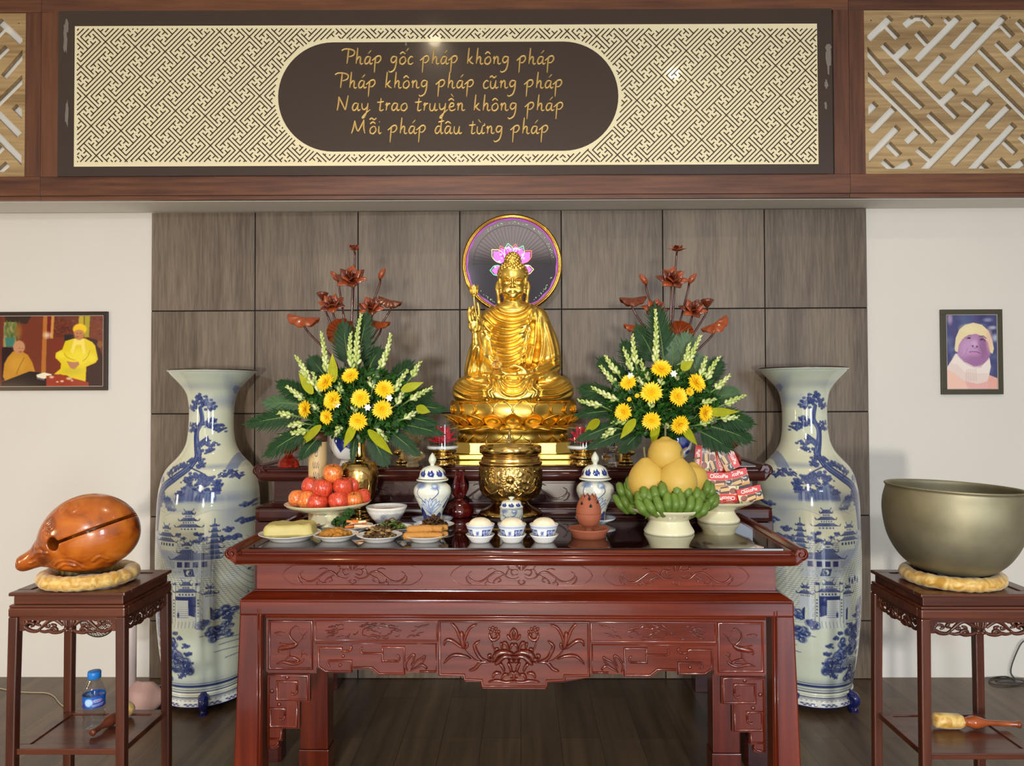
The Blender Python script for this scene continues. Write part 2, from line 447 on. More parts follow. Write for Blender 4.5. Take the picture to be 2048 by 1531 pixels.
# ---------------------------------------------------------------- signed-distance sculpting
class SDF:
    def __init__(s, lo, hi, h):
        s.lo = np.array(lo, np.float32); s.h = h
        n = np.ceil((np.array(hi)-np.array(lo))/h).astype(int)+1
        s.n = n
        s.d = np.full(tuple(n), 1.0, np.float32)
    def _sub(s, c, r):
        a = np.maximum(0, np.floor((np.array(c)-r-s.lo)/s.h).astype(int)); b = np.minimum(s.n, np.ceil((np.array(c)+r-s.lo)/s.h).astype(int)+1)
        if (b <= a).any(): return None, None
        ax = [s.lo[i]+s.h*np.arange(a[i], b[i], dtype=np.float32) for i in range(3)]
        X, Y, Z = np.meshgrid(*ax, indexing='ij', sparse=True)
        return tuple(slice(a[i], b[i]) for i in range(3)), (X, Y, Z)
    def put(s, sl, dd, k, op='u'):
        o = s.d[sl]
        if op == 'u':
            if k > 0:
                hh = np.maximum(k-np.abs(o-dd), 0)/k; s.d[sl] = np.minimum(o, dd)-hh*hh*k*.25
            else: s.d[sl] = np.minimum(o, dd)
        else:
            if k > 0:
                hh = np.maximum(k-np.abs(o+dd), 0)/k; s.d[sl] = np.maximum(o, -dd)+hh*hh*k*.25
            else: s.d[sl] = np.maximum(o, -dd)
    def ell(s, c, r, k=.02, op='u', R=None):
        r = np.array(r, float); m = float(r.max())+k*1.5+.01
        sl, g = s._sub(c, m)
        if sl is None: return
        X, Y, Z = g[0]-c[0], g[1]-c[1], g[2]-c[2]
        if R is not None:
            Ri = np.array(R.inverted())
            X, Y, Z = (Ri[0][0]*X+Ri[0][1]*Y+Ri[0][2]*Z, Ri[1][0]*X+Ri[1][1]*Y+Ri[1][2]*Z, Ri[2][0]*X+Ri[2][1]*Y+Ri[2][2]*Z)
        q = np.sqrt((X/r[0])**2+(Y/r[1])**2+(Z/r[2])**2); q2 = np.sqrt((X/r[0]**2)**2+(Y/r[1]**2)**2+(Z/r[2]**2)**2)+1e-6
        s.put(sl, (q*(q-1)/q2).astype(np.float32), k, op)
    def cap(s, a, b, ra, rb, k=.02, op='u'):
        a = np.array(a, float); b = np.array(b, float); m = max(ra, rb)+k*1.5+.01
        c = (a+b)/2; sl, g = s._sub(c, np.abs(b-a)/2+m)
        if sl is None: return
        ba = b-a; L2 = float(ba@ba)+1e-9
        t = np.clip(((g[0]-a[0])*ba[0]+(g[1]-a[1])*ba[1]+(g[2]-a[2])*ba[2])/L2, 0, 1)
        d = np.sqrt((g[0]-a[0]-t*ba[0])**2+(g[1]-a[1]-t*ba[1])**2+(g[2]-a[2]-t*ba[2])**2)-(ra+(rb-ra)*t)
        s.put(sl, d.astype(np.float32), k, op)
    def chain(s, pts, rad, k=.02, op='u', n=4):
        pr = spline([(*p, r) for p, r in zip(pts, rad if isinstance(rad, (list, tuple)) else [rad]*len(pts))], n)
        for i in range(len(pr)-1): s.cap(pr[i][:3], pr[i+1][:3], pr[i][3], pr[i+1][3], k, op)
    def mesh(s, smooth=1):
        import openvdb
        d = s.d
        for _ in range(smooth):
            for ax in range(3):
                d = (np.roll(d, 1, ax)+2*d+np.roll(d, -1, ax))/4
        G = openvdb.FloatGrid(); G.background = 1.0
        G.copyFromArray(np.ascontiguousarray(np.clip(d, -3*s.h, 3*s.h)/s.h*1.0)); 
        V, Q = G.convertToQuads(0.0)
        return V*s.h+s.lo, Q[:, ::-1]
def vnormals(V, Q):
    n = np.cross(V[Q[:, 2]]-V[Q[:, 0]], V[Q[:, 3]]-V[Q[:, 1]])
    N = np.zeros_like(V)
    for k in range(4): np.add.at(N, Q[:, k], n)
    return N/(np.linalg.norm(N, axis=1, keepdims=True)+1e-12)
def polydist(X, Z, pts):
    """distance to polyline and parameter, in a plane"""
    best = np.full(X.shape, 1e9); side = np.zeros(X.shape); T = np.zeros(X.shape); n = len(pts)-1
    for i in range(n):
        xa, za = pts[i]; xb, zb = pts[i+1]; dx, dz = xb-xa, zb-za; L2 = dx*dx+dz*dz+1e-12
        t = np.clip(((X-xa)*dx+(Z-za)*dz)/L2, 0, 1)
        ex, ez = X-xa-t*dx, Z-za-t*dz; d = np.hypot(ex, ez); m = d < best
        best = np.where(m, d, best); side = np.where(m, np.sign(dx*ez-dz*ex), side); T = np.where(m, (i+t)/n, T)
    return best, side, T
# ================================================================ room shell
WY = 4.37; PNY = 4.345
M_wall = simple('painted_plaster', sc(215, 211, 205), .75, noise=.03, nscale=3, bump=.03)
M_ceil = simple('white_ceiling', sc(222, 220, 214), .8)
M_gap = simple('dark_gap', sc(20, 17, 15), .8)
M_panel = wood('grey_brown_laminate', sc(78, 66, 54), sc(120, 106, 90), rough=.46, scale=(5.5, 0, 0), dist=.5, axis='Z', bump=.02, fine=110, c3=sc(98, 84, 71))
M_beam = wood('brown_beam_wood', sc(66, 36, 24), sc(116, 72, 48), rough=.38, scale=(2.5, 0, 0), dist=1.2, axis='X', bump=.02, fine=50, c3=sc(90, 53, 36))
M_beamv = wood('brown_beam_wood_upright', sc(66, 36, 24), sc(108, 66, 45), rough=.38, scale=(2.5, 0, 0), dist=1.2, axis='Z', bump=.02, fine=50)
M_lat = wood('light_oak_board', sc(132, 106, 70), sc(186, 158, 114), rough=.45, scale=(6, 0, 0), dist=1.0, axis='X', bump=.05, fine=60)

def floor_mat():
    m, N, L, B = NM('dark_wood_floorboards')
    tc = N.new('ShaderNodeTexCoord'); mp = N.new('ShaderNodeMapping'); mp.inputs['Rotation'].default_value = (0, 0, PI/2)
    L.new(tc.outputs['Object'], mp.inputs['Vector'])
    br = N.new('ShaderNodeTexBrick'); br.offset = .4
    br.inputs['Scale'].default_value = 1; br.inputs['Brick Width'].default_value = 1.2; br.inputs['Row Height'].default_value = .19
    br.inputs['Mortar Size'].default_value = .0018; br.inputs['Mortar Smooth'].default_value = .2
    br.inputs['Color1'].default_value = (*sc(78, 62, 46), 1); br.inputs['Color2'].default_value = (*sc(98, 78, 57), 1)
    br.inputs['Mortar'].default_value = (*sc(52, 41, 31), 1)
    L.new(mp.outputs[0], br.inputs['Vector'])
    m2 = N.new('ShaderNodeMapping'); m2.inputs['Scale'].default_value = (1, .06, 1); L.new(tc.outputs['Object'], m2.inputs['Vector'])
    nz = N.new('ShaderNodeTexNoise'); nz.inputs['Scale'].default_value = 18; nz.inputs['Detail'].default_value = 6; nz.inputs['Distortion'].default_value = .6
    L.new(m2.outputs[0], nz.inputs['Vector'])
    mr = N.new('ShaderNodeMapRange'); mr.inputs[1].default_value = .3; mr.inputs[2].default_value = .7; mr.inputs[3].default_value = .62; mr.inputs[4].default_value = 1.25
    L.new(nz.outputs[0], mr.inputs[0])
    mx = N.new('ShaderNodeVectorMath'); mx.operation = 'SCALE'
    L.new(br.outputs[0], mx.inputs[0]); L.new(mr.outputs[0], mx.inputs['Scale']); L.new(mx.outputs[0], B.inputs['Base Color'])
    B.inputs['Roughness'].default_value = .36
    bp = N.new('ShaderNodeBump'); bp.inputs['Strength'].default_value = .08; bp.inputs['Distance'].default_value = .002
    L.new(nz.outputs[0], bp.inputs['Height']); L.new(bp.outputs[0], B.inputs['Normal'])
    return m
def struct(name, mb, m, parent=None):
    o = mb.build(name, m, parent)
    if parent is None: o['kind'] = 'structure'
    return o
struct('floor', MB().box((-5.5, -7, -.1), (5.5, WY+.1, 0)), floor_mat())
tag(MB().box((-3.0, -3.6, .001), (.75, 1.25, .008)).build('bounce_mat', simple('pale_bounce_surface', sc(214, 216, 220), .6)), 'wide pale mat added out of view to reflect sheen onto the front table', 'mat')  # added unseen mat, throws a bright sheen onto the table front
wb = struct('wall_back', MB().box((-5.5, WY, 0), (5.5, WY+.12, 4.4)), M_wall)
struct('wall_right', MB().box((5.5, -3.5, 0), (5.6, WY+.12, 4.4)), M_wall)
mb = MB(); mb.box((-5.6, 2.6, 0), (-5.5, WY+.12, 4.4)); mb.box((-5.6, -7, 0), (-5.5, -.3, 4.4)); mb.box((-5.6, -.3, 2.6), (-5.5, 2.6, 4.4)); mb.box((-5.6, -.3, 0), (-5.5, 2.6, .75))
struct('wall_left', mb, M_wall)
mb = MB()
mb.box((-5.6, -7, 4.4), (5.6, WY+.12, 4.5))
struct('ceiling', mb, M_ceil)
# laminate panelling: 7 columns, seams read off the photograph
cx = [P(x, 700, PNY).x for x in (302, 509.5, 716, 920, 1123.5, 1327, 1531, 1737)]
cx[0] -= .003
zr = [0.0] + [P(1024, y, PNY).z for y in (1241, 1031.5, 825, 618.5)] + [2.742]
back = MB().box((cx[0], PNY+.012, 0), (cx[-1], WY, 2.742)).build('panel_backing', M_gap, wb)
for i in range(7):
    for j in range(5):
        g = .0035
        MB().box((cx[i]+g, PNY, zr[j]+g), (cx[i+1]-g, PNY+.0115, zr[j+1]-g), .0015).build('wall_panel', M_panel, wb)
# low skirting line of the panelling
# the header stands square to the room's entrance line, a touch turned from the back wall
HROT = Matrix.Rotation(math.radians(0.6), 3, 'Z'); HPIV = Vector((0, 4.10, 0)); HINV = HROT.inverted()
def PH(px, py, Y):
    r = HINV @ ray(px, py); o_ = HPIV+HINV @ (Vector((0, 0, CAM_Z))-HPIV); t = (Y-o_.y)/r.y
    return o_+r*t
HEAD = []
# header: lowered soffit plus timber facing
HY = 4.10
zs = 2.738
tr1 = struct('trim_1', MB().box((-5.5, HY+.035, zs+.006), (5.5, WY, 4.4)), M_ceil)   # plastered header behind the boards
HB = PH(1024, 388, HY).z; HT = PH(1024, 22, HY).z; HM = PH(1024, 350, HY).z
hdr = struct('trim_2', MB().box((-5.4, HY, HM), (PH(82, 200, HY).x-.001, HY+.03, HM+.001)), M_beam)
bm_ = MB()
def hb(x0, x1, z0, z1, mat=M_beam, y=HY, t=.03, nm='frame_board'):
    MB().box((x0, y, z0), (x1, y+t, z1), .0015).build(nm, mat, hdr)
xj1 = PH(81.5, 200, HY).x; xj2 = PH(1699, 200, HY).x
xL = -5.4; xR = 5.4
sX = dict(l0=PH(50, 200, HY).x, l1=PH(117, 200, HY).x, r0=PH(1668, 200, HY).x, r1=PH(1730, 200, HY).x)
g = .0008
for (a, b) in ((xL, xj1-g), (xj1+g, xj2-g), (xj2+g, xR)):
    hb(a, b, HB, HM-g); hb(a, b, HT+g, 3.98)
    hb(a, b, HB-.024, HB-.0005, M_beam, HY+.008, .022, 'lower_lip')
hb(sX['l0'], xj1-g, HM, HT, M_beamv); hb(xj1+g, sX['l1'], HM, HT, M_beamv)
hb(sX['r0'], xj2-g, HM, HT, M_beamv); hb(xj2+g, sX['r1'], HM, HT, M_beamv)
# ---------------------------------------------------------------- oak lattice boards
def px_of(crop, s, x, y): return (crop[0]+x/s, crop[1]+y/s)
SLOT = [[(180,300),(355,130)], [(320,200),(405,290)], [(455,200),(530,135),(600,135),(665,200)], [(550,250),(630,340)], [(550,460),(880,125)],
 [(770,140),(800,170)], [(820,370),(1015,160)], [(735,635),(1230,120)], [(1200,190),(1285,280)], [(1030,375),(1200,545)], [(850,560),(940,640)],
 [(150,370),(320,565)], [(290,340),(860,900)], [(400,430),(495,345)], [(575,610),(760,420)], [(750,780),(850,690)], [(150,560),(690,1090)],
 [(200,1010),(380,825)], [(470,1090),(560,1000)], [(370,610),(595,825)], [(160,870),(240,790)], [(150,1240),(410,970)], [(330,1100),(420,1190)],
 [(290,1230),(380,1310)], [(380,1310),(510,1235)], [(580,1330),(1120,770)], [(900,770),(1000,850)], [(640,870),(825,1045)], [(555,1140),(650,1220)],
 [(825,1260),(1040,1040)], [(990,500),(1560,1070)], [(990,720),(1085,630)], [(1090,980),(1260,810)], [(940,1330),(1300,950)], [(1215,1080),(1310,1170)],
 [(1040,1265),(1100,1320)], [(1250,590),(1480,820)], [(1160,325),(1620,780)], [(1260,420),(1370,320)], [(1180,1220),(1270,1310)], [(1270,1310),(1380,1230)],
 [(1320,160),(1520,370)], [(1390,130),(1640,370)], [(1380,620),(1640,880)], [(1340,1040),(1620,1300)], [(1640,130),(1480,290)], [(1700,700),(1800,600)], [(1500,1240),(1640,1100)]]
def lattice(x0, x1, mirror):
    z0 = HM+.001; z1 = HT-.001
    w = x1-x0
    o = MB().box((x0, HY+.004, z0), (x1, HY+.026, z1)).build('lattice_board', M_lat)
    cut = MB(); hw = .0195
    def mp(x, y):
        q = PH(1690+x/3.827, y/3.827, HY+.004)
        X = q.x if not mirror else (x1 - (q.x - PH(1731, 200, HY).x))
        return X, q.z
    lo, hi = x0+.018, x1-.018
    zlo, zhi = z0+.028, z1-.028
    for k, sg in enumerate(SLOT):
        for i in range(len(sg)-1):
            a = Vector(mp(*sg[i])); b = Vector(mp(*sg[i+1])); d = (b-a).normalized(); n = Vector((-d.y, d.x))*hw
            poly = [a-n, b-n, b+n, a+n]
            # clip to the border
            for ax, lim, sgn in ((0, lo, 1), (0, hi, -1), (1, zlo, 1), (1, zhi, -1)):
                out = []
                for q in range(len(poly)):
                    u, v = poly[q], poly[(q+1) % len(poly)]
                    iu = (u[ax]-lim)*sgn >= 0; iv = (v[ax]-lim)*sgn >= 0
                    if iu: out.append(u)
                    if iu != iv:
                        t = (lim-u[ax])/(v[ax]-u[ax]); out.append(u+(v-u)*t)
                poly = out
                if len(poly) < 3: break
            if len(poly) >= 3:
                e = .0004*((k*7+i) % 11)
                cut.extrude([(p.x, p.y) for p in poly], HY-.01-e, HY+.04+e)
    for (ax, az) in ((.03, .95), (.33, .965), (.62, .965), (.5, .02), (.95, .5)):
        X = x0+ax*w if not mirror else x1-ax*w
        n0 = cut.n; cut.extrude([(X+.004*math.cos(t), z0+.013+(z1-z0-.026)*az+.004*math.sin(t)) for t in np.linspace(0, 2*PI, 8, endpoint=False)], HY-.012, HY+.02)
    c = cut.build('cutter', M_lat, fixn=True)
    md = o.modifiers.new('slots', 'BOOLEAN'); md.object = c; md.operation = 'DIFFERENCE'; md.solver = 'EXACT'; md.use_self = True
    bpy.context.view_layer.update()
    dg = bpy.context.evaluated_depsgraph_get()
    me = bpy.data.meshes.new_from_object(o.evaluated_get(dg))
    o.modifiers.clear(); o.data = me
    me.polygons.foreach_set('use_smooth', [False]*len(me.polygons))
    bpy.data.objects.remove(c)
    return o
l1 = lattice(PH(1730.5, 200, HY).x, PH(1730.5, 200, HY).x+1.32, False)
tag(l1, 'light oak board cut through with a slanting key-fret pattern, right of the verse board', 'lattice panel', 'cut-out oak boards of the beam')
l2 = lattice(PH(49.5, 200, HY).x-1.32, PH(49.5, 200, HY).x, True)
tag(l2, 'light oak fretwork board at the far left end of the timber beam', 'lattice panel', 'cut-out oak boards of the beam')
hb(PH(1730.5, 200, HY).x+1.321, xR, HM, HT, M_beamv); hb(xL, PH(49.5, 200, HY).x-1.321, HM, HT, M_beamv)
# ---------------------------------------------------------------- verse board
M_dark = simple('dark_brown_glass', sc(58, 44, 38), .16, coat=.6, noise=.06, nscale=2)
M_cream = simple('cream_film', sc(232, 222, 186), .32, coat=.3)
M_fret = simple('brown_fret_line', sc(62, 44, 36), .4)
M_gilt = simple('gilded_letter', sc(204, 172, 108), .38, metal=.6, bump=.05, nscale=60)
M_smear = simple('dried_glue_smear', sc(120, 112, 105), .6)
vb = empty('verse_board', PH(893, 350, HY-.012), 0, 'long dark glass board with cream key-fret border and gilded verse, on the timber beam', 'sign board')
o0 = Vector(vb.location)
def VL(px, py, y=HY-.012):
    q = PH(px, py, y); return (q.x-o0.x, q.z-o0.z)
(a0, b1) = VL(117, 22); (a1, b0) = VL(1667, 350)
b0 = 0.001
# slanting ends as in the photograph
MB().box((a0, 0, b0), (a1, .011, b1), .002).build('glass_plate', M_dark, vb)
yC = -.0008
RX0, RY0, RX1, RY1 = 150, 53, 1637.5, 328
q00 = VL(150, 52.5); q11 = VL(1637, 328)
cxs, cys = VL(896.5, 193)
rad = (VL(896, 84)[1]-VL(896, 302.5)[1])/2
hx = (VL(1237, 193)[0]-VL(556.5, 193)[0])/2-rad
def stadium(r, n=28):
    pts = []
    for k in range(n+1):
        w = -PI/2+PI*k/n; pts.append((cxs+hx+r*math.cos(w), cys+r*math.sin(w)))
    for k in range(n+1):
        w = PI/2+PI*k/n; pts.append((cxs-hx+r*math.cos(w), cys+r*math.sin(w)))
    return pts
mb = MB()
# cream sheet with a stadium hole: strips from hole outline to rectangle
st = stadium(rad)
def outp(p):
    dx, dz = p[0]-cxs, p[1]-cys
    return p
n = len(st)
V = [(p[0], yC, p[1]) for p in st]; O = []
for p in st:
    dx, dz = p[0]-cxs, p[1]-cys
    if abs(dx) <= hx+1e-6: O.append((p[0], q00[1] if dz > 0 else q11[1]))
    else:
        w = math.atan2(dz, dx-math.copysign(hx, dx)); X = q11[0] if dx > 0 else q00[0]
        ex = abs(X-(cxs+math.copysign(hx, dx))); ez = (q00[1]-cys) if dz > 0 else (cys-q11[1])
        tx = ex/max(1e-6, abs(math.cos(w))); tz = ez/max(1e-6, abs(math.sin(w)))
        t = min(tx, tz); O.append((cxs+math.copysign(hx, dx)+t*math.cos(w), cys+t*math.sin(w)))
V += [(p[0], yC, p[1]) for p in O]
F_ = [(i, (i+1) % n, n+(i+1) % n, n+i) for i in range(n)]
# corners
for cxn, czn in ((q11[0], q11[1]), (q11[0], q00[1]), (q00[0], q00[1]), (q00[0], q11[1])):
    best = None
    for i in range(n):
        a, b = O[i], O[(i+1) % n]
        if a[0] != b[0] and a[1] != b[1]:
            d = math.hypot(a[0]-cxn, a[1]-czn)
            if best is None or d < best[0]: best = (d, i)
    i = best[1]; V.append((cxn, yC, czn)); F_.append((n+i, n+(i+1) % n, len(V)-1))
mb.add(V, F_, False)
sheet = mb.build('cream_fret_sheet', M_cream, vb)
# key-fret lines, one repeating tile on a slanting lattice
TILE = [((-5,0),(5,0)), ((5,-3),(5,3)), ((0,0),(0,10)), ((1,1),(1,9)), ((-1,1),(-1,9)), ((1,1),(4,1)), ((-4,1),(-1,1)), ((1,-1),(4,-1)), ((-4,-1),(-1,-1)),
 ((2,2),(2,8)), ((2,3),(3,3)), ((2,-3),(3,-3)), ((4,3),(4,4)), ((4,-4),(4,-3)), ((3,1),(3,2)), ((3,-2),(3,-1)), ((4,2),(5,2)), ((4,-2),(5,-2)),
 ((2,-8),(2,-2)), ((3,4),(6,4)), ((3,-4),(6,-4))]
k_ = 2.77e-3
A = (59.6, 9.8); Bv = (10.3, 59.3)
# unit vectors in pixels for u (down right) and v (up right): A = 7u+5v, Bv = 7u-5v
U = ((A[0]+Bv[0])/14, (A[1]+Bv[1])/14); Vv = ((A[0]-Bv[0])/10, (A[1]-Bv[1])/10)
def inside(px, py):
    if not (RX0+4 < px < RX1-4 and RY0+4 < py < RY1-4): return False
    dx = abs(px-896.5)-231.5; dy = py-193
    d = math.hypot(max(dx, 0), dy)
    return d > 115.5
mb = MB(); seen = set(); hw = 1.22
for ia in range(-8, 32):
    for ib in range(-12, 16):
        ox = 211.2+ia*A[0]+ib*Bv[0]; oy = 83.7+ia*A[1]+ib*Bv[1]
        if ox < 60 or ox > 1730 or oy < -60 or oy > 440: continue
        for (u0, v0), (u1, v1) in TILE:
            pa = (ox+u0*U[0]+v0*Vv[0], oy+u0*U[1]+v0*Vv[1]); pb = (ox+u1*U[0]+v1*Vv[0], oy+u1*U[1]+v1*Vv[1])
            key = (round(pa[0]), round(pa[1]), round(pb[0]), round(pb[1]))
            if key in seen: continue
            seen.add(key)
            L_ = math.hypot(pb[0]-pa[0], pb[1]-pa[1]); m = max(2, int(L_/1.0))
            run = None
            for q in range(m+2):
                t = q/m; ins = q <= m and inside(pa[0]+(pb[0]-pa[0])*t, pa[1]+(pb[1]-pa[1])*t)
                if ins and run is None: run = t
                if not ins and run is not None:
                    t1 = (q-1)/m
                    if t1 > run:
                        dx, dy = (pb[0]-pa[0])/L_, (pb[1]-pa[1])/L_
                        e0 = hw if run == 0 else 0; e1 = hw if t1 == 1 else 0
                        xa, ya = pa[0]+(pb[0]-pa[0])*run-dx*e0, pa[1]+(pb[1]-pa[1])*run-dy*e0
                        xb, yb = pa[0]+(pb[0]-pa[0])*t1+dx*e1, pa[1]+(pb[1]-pa[1])*t1+dy*e1
                        nx, ny = -dy*hw, dx*hw
                        y = -.0014 if u0 == u1 else -.0017
                        mb.add([(VL(xx, yy)[0], y, VL(xx, yy)[1]) for xx, yy in ((xa-nx, ya-ny), (xb-nx, yb-ny), (xb+nx, yb+ny), (xa+nx, ya+ny))], [(0, 1, 2, 3)], False)
                    run = None
mb.build('fret_lines', M_fret, vb)
# brush-script verse drawn stroke by stroke: units of x-height, baseline 0, y up
G_ = {
 'p': (1.05, [[(.30,.85),(.22,.4),(.12,-.95)], [(-.12,.42),(.1,.62),(.42,.92),(.72,.95),(.8,.6),(.55,.22),(.25,.2)]]),
 'h': (.95, [[(.30,1.85),(.22,1.0),(.12,.02)], [(.18,.45),(.42,.85),(.58,.75),(.55,.2),(.68,.02),(.85,.15)]]),
 'a': (.95, [[(.62,.85),(.3,.85),(.08,.4),(.2,.05),(.48,.25),(.68,.85)], [(.68,.85),(.6,.3),(.7,.03),(.9,.18)]]),
 'g': (.95, [[(.66,.85),(.3,.88),(.1,.5),(.25,.2),(.52,.35),(.7,.85)], [(.7,.85),(.62,0),(.4,-.62),(.0,-.85),(-.15,-.7)]]),
 'o': (.85, [[(.45,.88),(.12,.6),(.1,.15),(.4,.03),(.68,.4),(.58,.82),(.38,.86)]]),
 'c': (.72, [[(.62,.75),(.4,.9),(.12,.55),(.15,.08),(.42,.02),(.62,.2)]]),
 'k': (.92, [[(.30,1.85),(.22,1.0),(.12,.02)], [(.62,.9),(.3,.5),(.2,.42)], [(.28,.48),(.5,.2),(.75,.03)]]),
 'n': (.98, [[(.08,.6),(.22,.88),(.2,.4),(.16,.02)], [(.18,.45),(.45,.88),(.6,.72),(.58,.2),(.72,.03),(.9,.18)]]),
 'u': (.98, [[(.12,.85),(.08,.3),(.22,.02),(.45,.12),(.62,.8)], [(.64,.88),(.58,.25),(.7,.03),(.9,.18)]]),
 't': (.68, [[(.34,1.45),(.24,.6),(.2,.1),(.38,.02),(.58,.18)], [(-.08,.98),(.3,1.0),(.62,1.08)]]),
 'r': (.66, [[(.1,.6),(.25,.92),(.2,.4),(.16,.02)], [(.2,.5),(.4,.82),(.6,.82)]]),
 'y': (1.0, [[(.1,.85),(.12,.35),(.3,.15),(.6,.4),(.72,.88)], [(.72,.88),(.6,0),(.3,-.7),(.12,-.72),(.45,-.3),(.95,.15)]]),
 'e': (.8, [[(.12,.42),(.5,.55),(.52,.85),(.25,.85),(.08,.4),(.25,.03),(.55,.08),(.72,.22)]]),
 'i': (.46, [[(.16,.88),(.12,.3),(.22,.03),(.4,.18)]]),
 'd': (1.0, [[(.62,.85),(.3,.85),(.08,.4),(.2,.05),(.48,.25),(.68,.85)], [(.78,1.85),(.66,.6),(.72,.03),(.92,.18)], [(.4,1.35),(.7,1.42),(1.02,1.5)]]),
 'P': (1.15, [[(.5,1.7),(.42,1.0),(.32,.02)], [(-.25,1.55),(.1,1.75),(.7,1.72),(1.1,1.5),(1.0,1.05),(.5,.85)]]),
 'N': (1.5, [[(.2,1.6),(.15,.8),(.02,.02)], [(.2,1.6),(.55,.8),(.85,.05)], [(.85,.05),(1.0,.9),(1.15,1.75)]]),
 'M': (1.85, [[(.35,1.5),(.2,.7),(.0,.02)], [(.35,1.5),(.5,.7),(.68,.25)], [(.68,.25),(1.0,.9),(1.3,1.6)], [(1.3,1.6),(1.28,.7),(1.4,.02)]]),
 ' ': (.72, []),
}
ACC = {'á': ('a', [[(.42,1.2),(.75,1.6)]]), 'ố': ('o', [[(.08,1.15),(.38,1.4),(.68,1.15)], [(.7,1.45),(1.0,1.85)]]), 'ô': ('o', [[(.08,1.15),(.38,1.42),(.68,1.15)]]),
 'ũ': ('u', [[(.0,1.2),(.22,1.42),(.45,1.22),(.7,1.42)]]), 'ề': ('e', [[(.0,1.15),(.3,1.4),(.6,1.15)], [(.25,1.95),(.55,1.55)]]),
 'ỗ': ('o', [[(.08,1.12),(.38,1.36),(.68,1.12)], [(.02,1.62),(.25,1.8),(.5,1.62),(.75,1.82)]]), 'â': ('a', [[(.1,1.15),(.4,1.4),(.72,1.15)]]),
 'ừ': ('u', [[(.2,1.65),(.5,1.25)], [(.66,.9),(.85,1.0),(.86,1.2)]]), 'í': ('i', [])}
LINES = [('Pháp gốc pháp không pháp', 688, 1112, 129), ('Pháp không pháp cũng pháp', 675, 1128, 177), ('Nay trao truyền không pháp', 674, 1130, 222), ('Mỗi pháp đâu từng pháp', 703, 1100, 268)]
for txt, xa, xb, yb in LINES:
    tot = 0
    for ch in txt:
        b = ACC[ch][0] if ch in ACC else ('d' if ch == 'đ' else ch)
        tot += G_[b][0]
    sx = (xb-xa)/tot; sy = 17.5
    X = xa; mb = MB()
    for ch in txt+'|':
        if ch in ' |':
            mb.build('gilded_word', M_gilt, vb); mb = MB()
            if ch == '|': break
        b = ACC[ch][0] if ch in ACC else ('d' if ch == 'đ' else ch)
        adv, st_ = G_[b]
        extra = ACC[ch][1] if ch in ACC else []
        if ch == 'i': extra = [[(.18,1.3),(.24,1.42)]]
        for s_ in list(st_)+list(extra):
            pts = [(X+p[0]*sx, yb-p[1]*sy*(1.0 if p[1] > 0 else 1.05)) for p in s_]
            relief(mb, pts, .0108 if len(s_) > 2 else .0105, .006, -.0005, lambda x, y: VL(x, y), n=6, taper=lambda t: .55+.5*math.sin(PI*min(1, t*.85+.12)))
        X += adv*sx
mb = MB(); rs = random.Random(3)
for (x, y, w, h) in ((133, 52, 5, 14), (131, 80, 4, 30), (134, 230, 3, 26), (1657, 95, 6, 8), (1656, 118, 5, 26), (1652, 168, 4, 8), (1651, 210, 3, 8), (700, 78, 2, 3), (812, 88, 2, 4)):
    c = VL(x, y); V = []
    m = 14
    for k in range(m):
        t = 2*PI*k/m; r = 1+rs.uniform(-.35, .3)
        V.append((c[0]+w*k_*r*math.cos(t), -.0012-x*1e-7*5-y*1e-6, c[1]+h*k_*r*math.sin(t)))
    MB().add(V, [tuple(range(m))], False).build('glue_smear', M_smear, vb)
for o in (tr1, hdr, l1, l2, vb):
    o.matrix_world = (Matrix.Translation(HPIV) @ HROT.to_4x4() @ Matrix.Translation(-HPIV)) @ Matrix.Translation(o.location)
# ---------------------------------------------------------------- ceiling downlights seen only as reflections and light
M_bulb = simple('warm_lamp_lens', (1, .85, .6), .4)
M_bulb.node_tree.nodes['Principled BSDF'].inputs['Emission Color'].default_value = (1, .82, .5, 1)
M_bulb.node_tree.nodes['Principled BSDF'].inputs['Emission Strength'].default_value = 14
M_white = simple('white_enamel', sc(235, 235, 232), .4)
def downlight(x, y, lab, power, aim=None):
    o = empty('ceiling_downlight', (x, y, 4.4), 0, lab, 'ceiling light', 'recessed ceiling downlights')
    MB().lathe([(.055, -.002), (.085, -.012), (.088, 0)], 32).build('trim_ring', M_white, o)
    MB().lathe([(0, -.006), (.055, -.004)], 32).build('lens', M_bulb, o)
    l = bpy.data.lights.new('downlight', 'SPOT'); l.energy = power; l.color = (1, .80, .52); l.spot_size = math.radians(95); l.spot_blend = .8; l.shadow_soft_size = .05
    p = bpy.data.objects.new('downlight_beam', l); COL.objects.link(p); p.parent = o; p.location = (0, 0, -.03)
    if aim: p.rotation_euler = (Vector(aim)-Vector((x, y, 4.4))).to_track_quat('-Z', 'Y').to_euler()
downlight(-.61, 2.58, 'recessed warm ceiling downlight mirrored in the verse board', 60, (-.4, 3.6, 1.4))
downlight(1.35, 2.0, 'recessed warm ceiling downlight mirrored in the right lattice board', 45, (1.2, 3.6, 1.3))
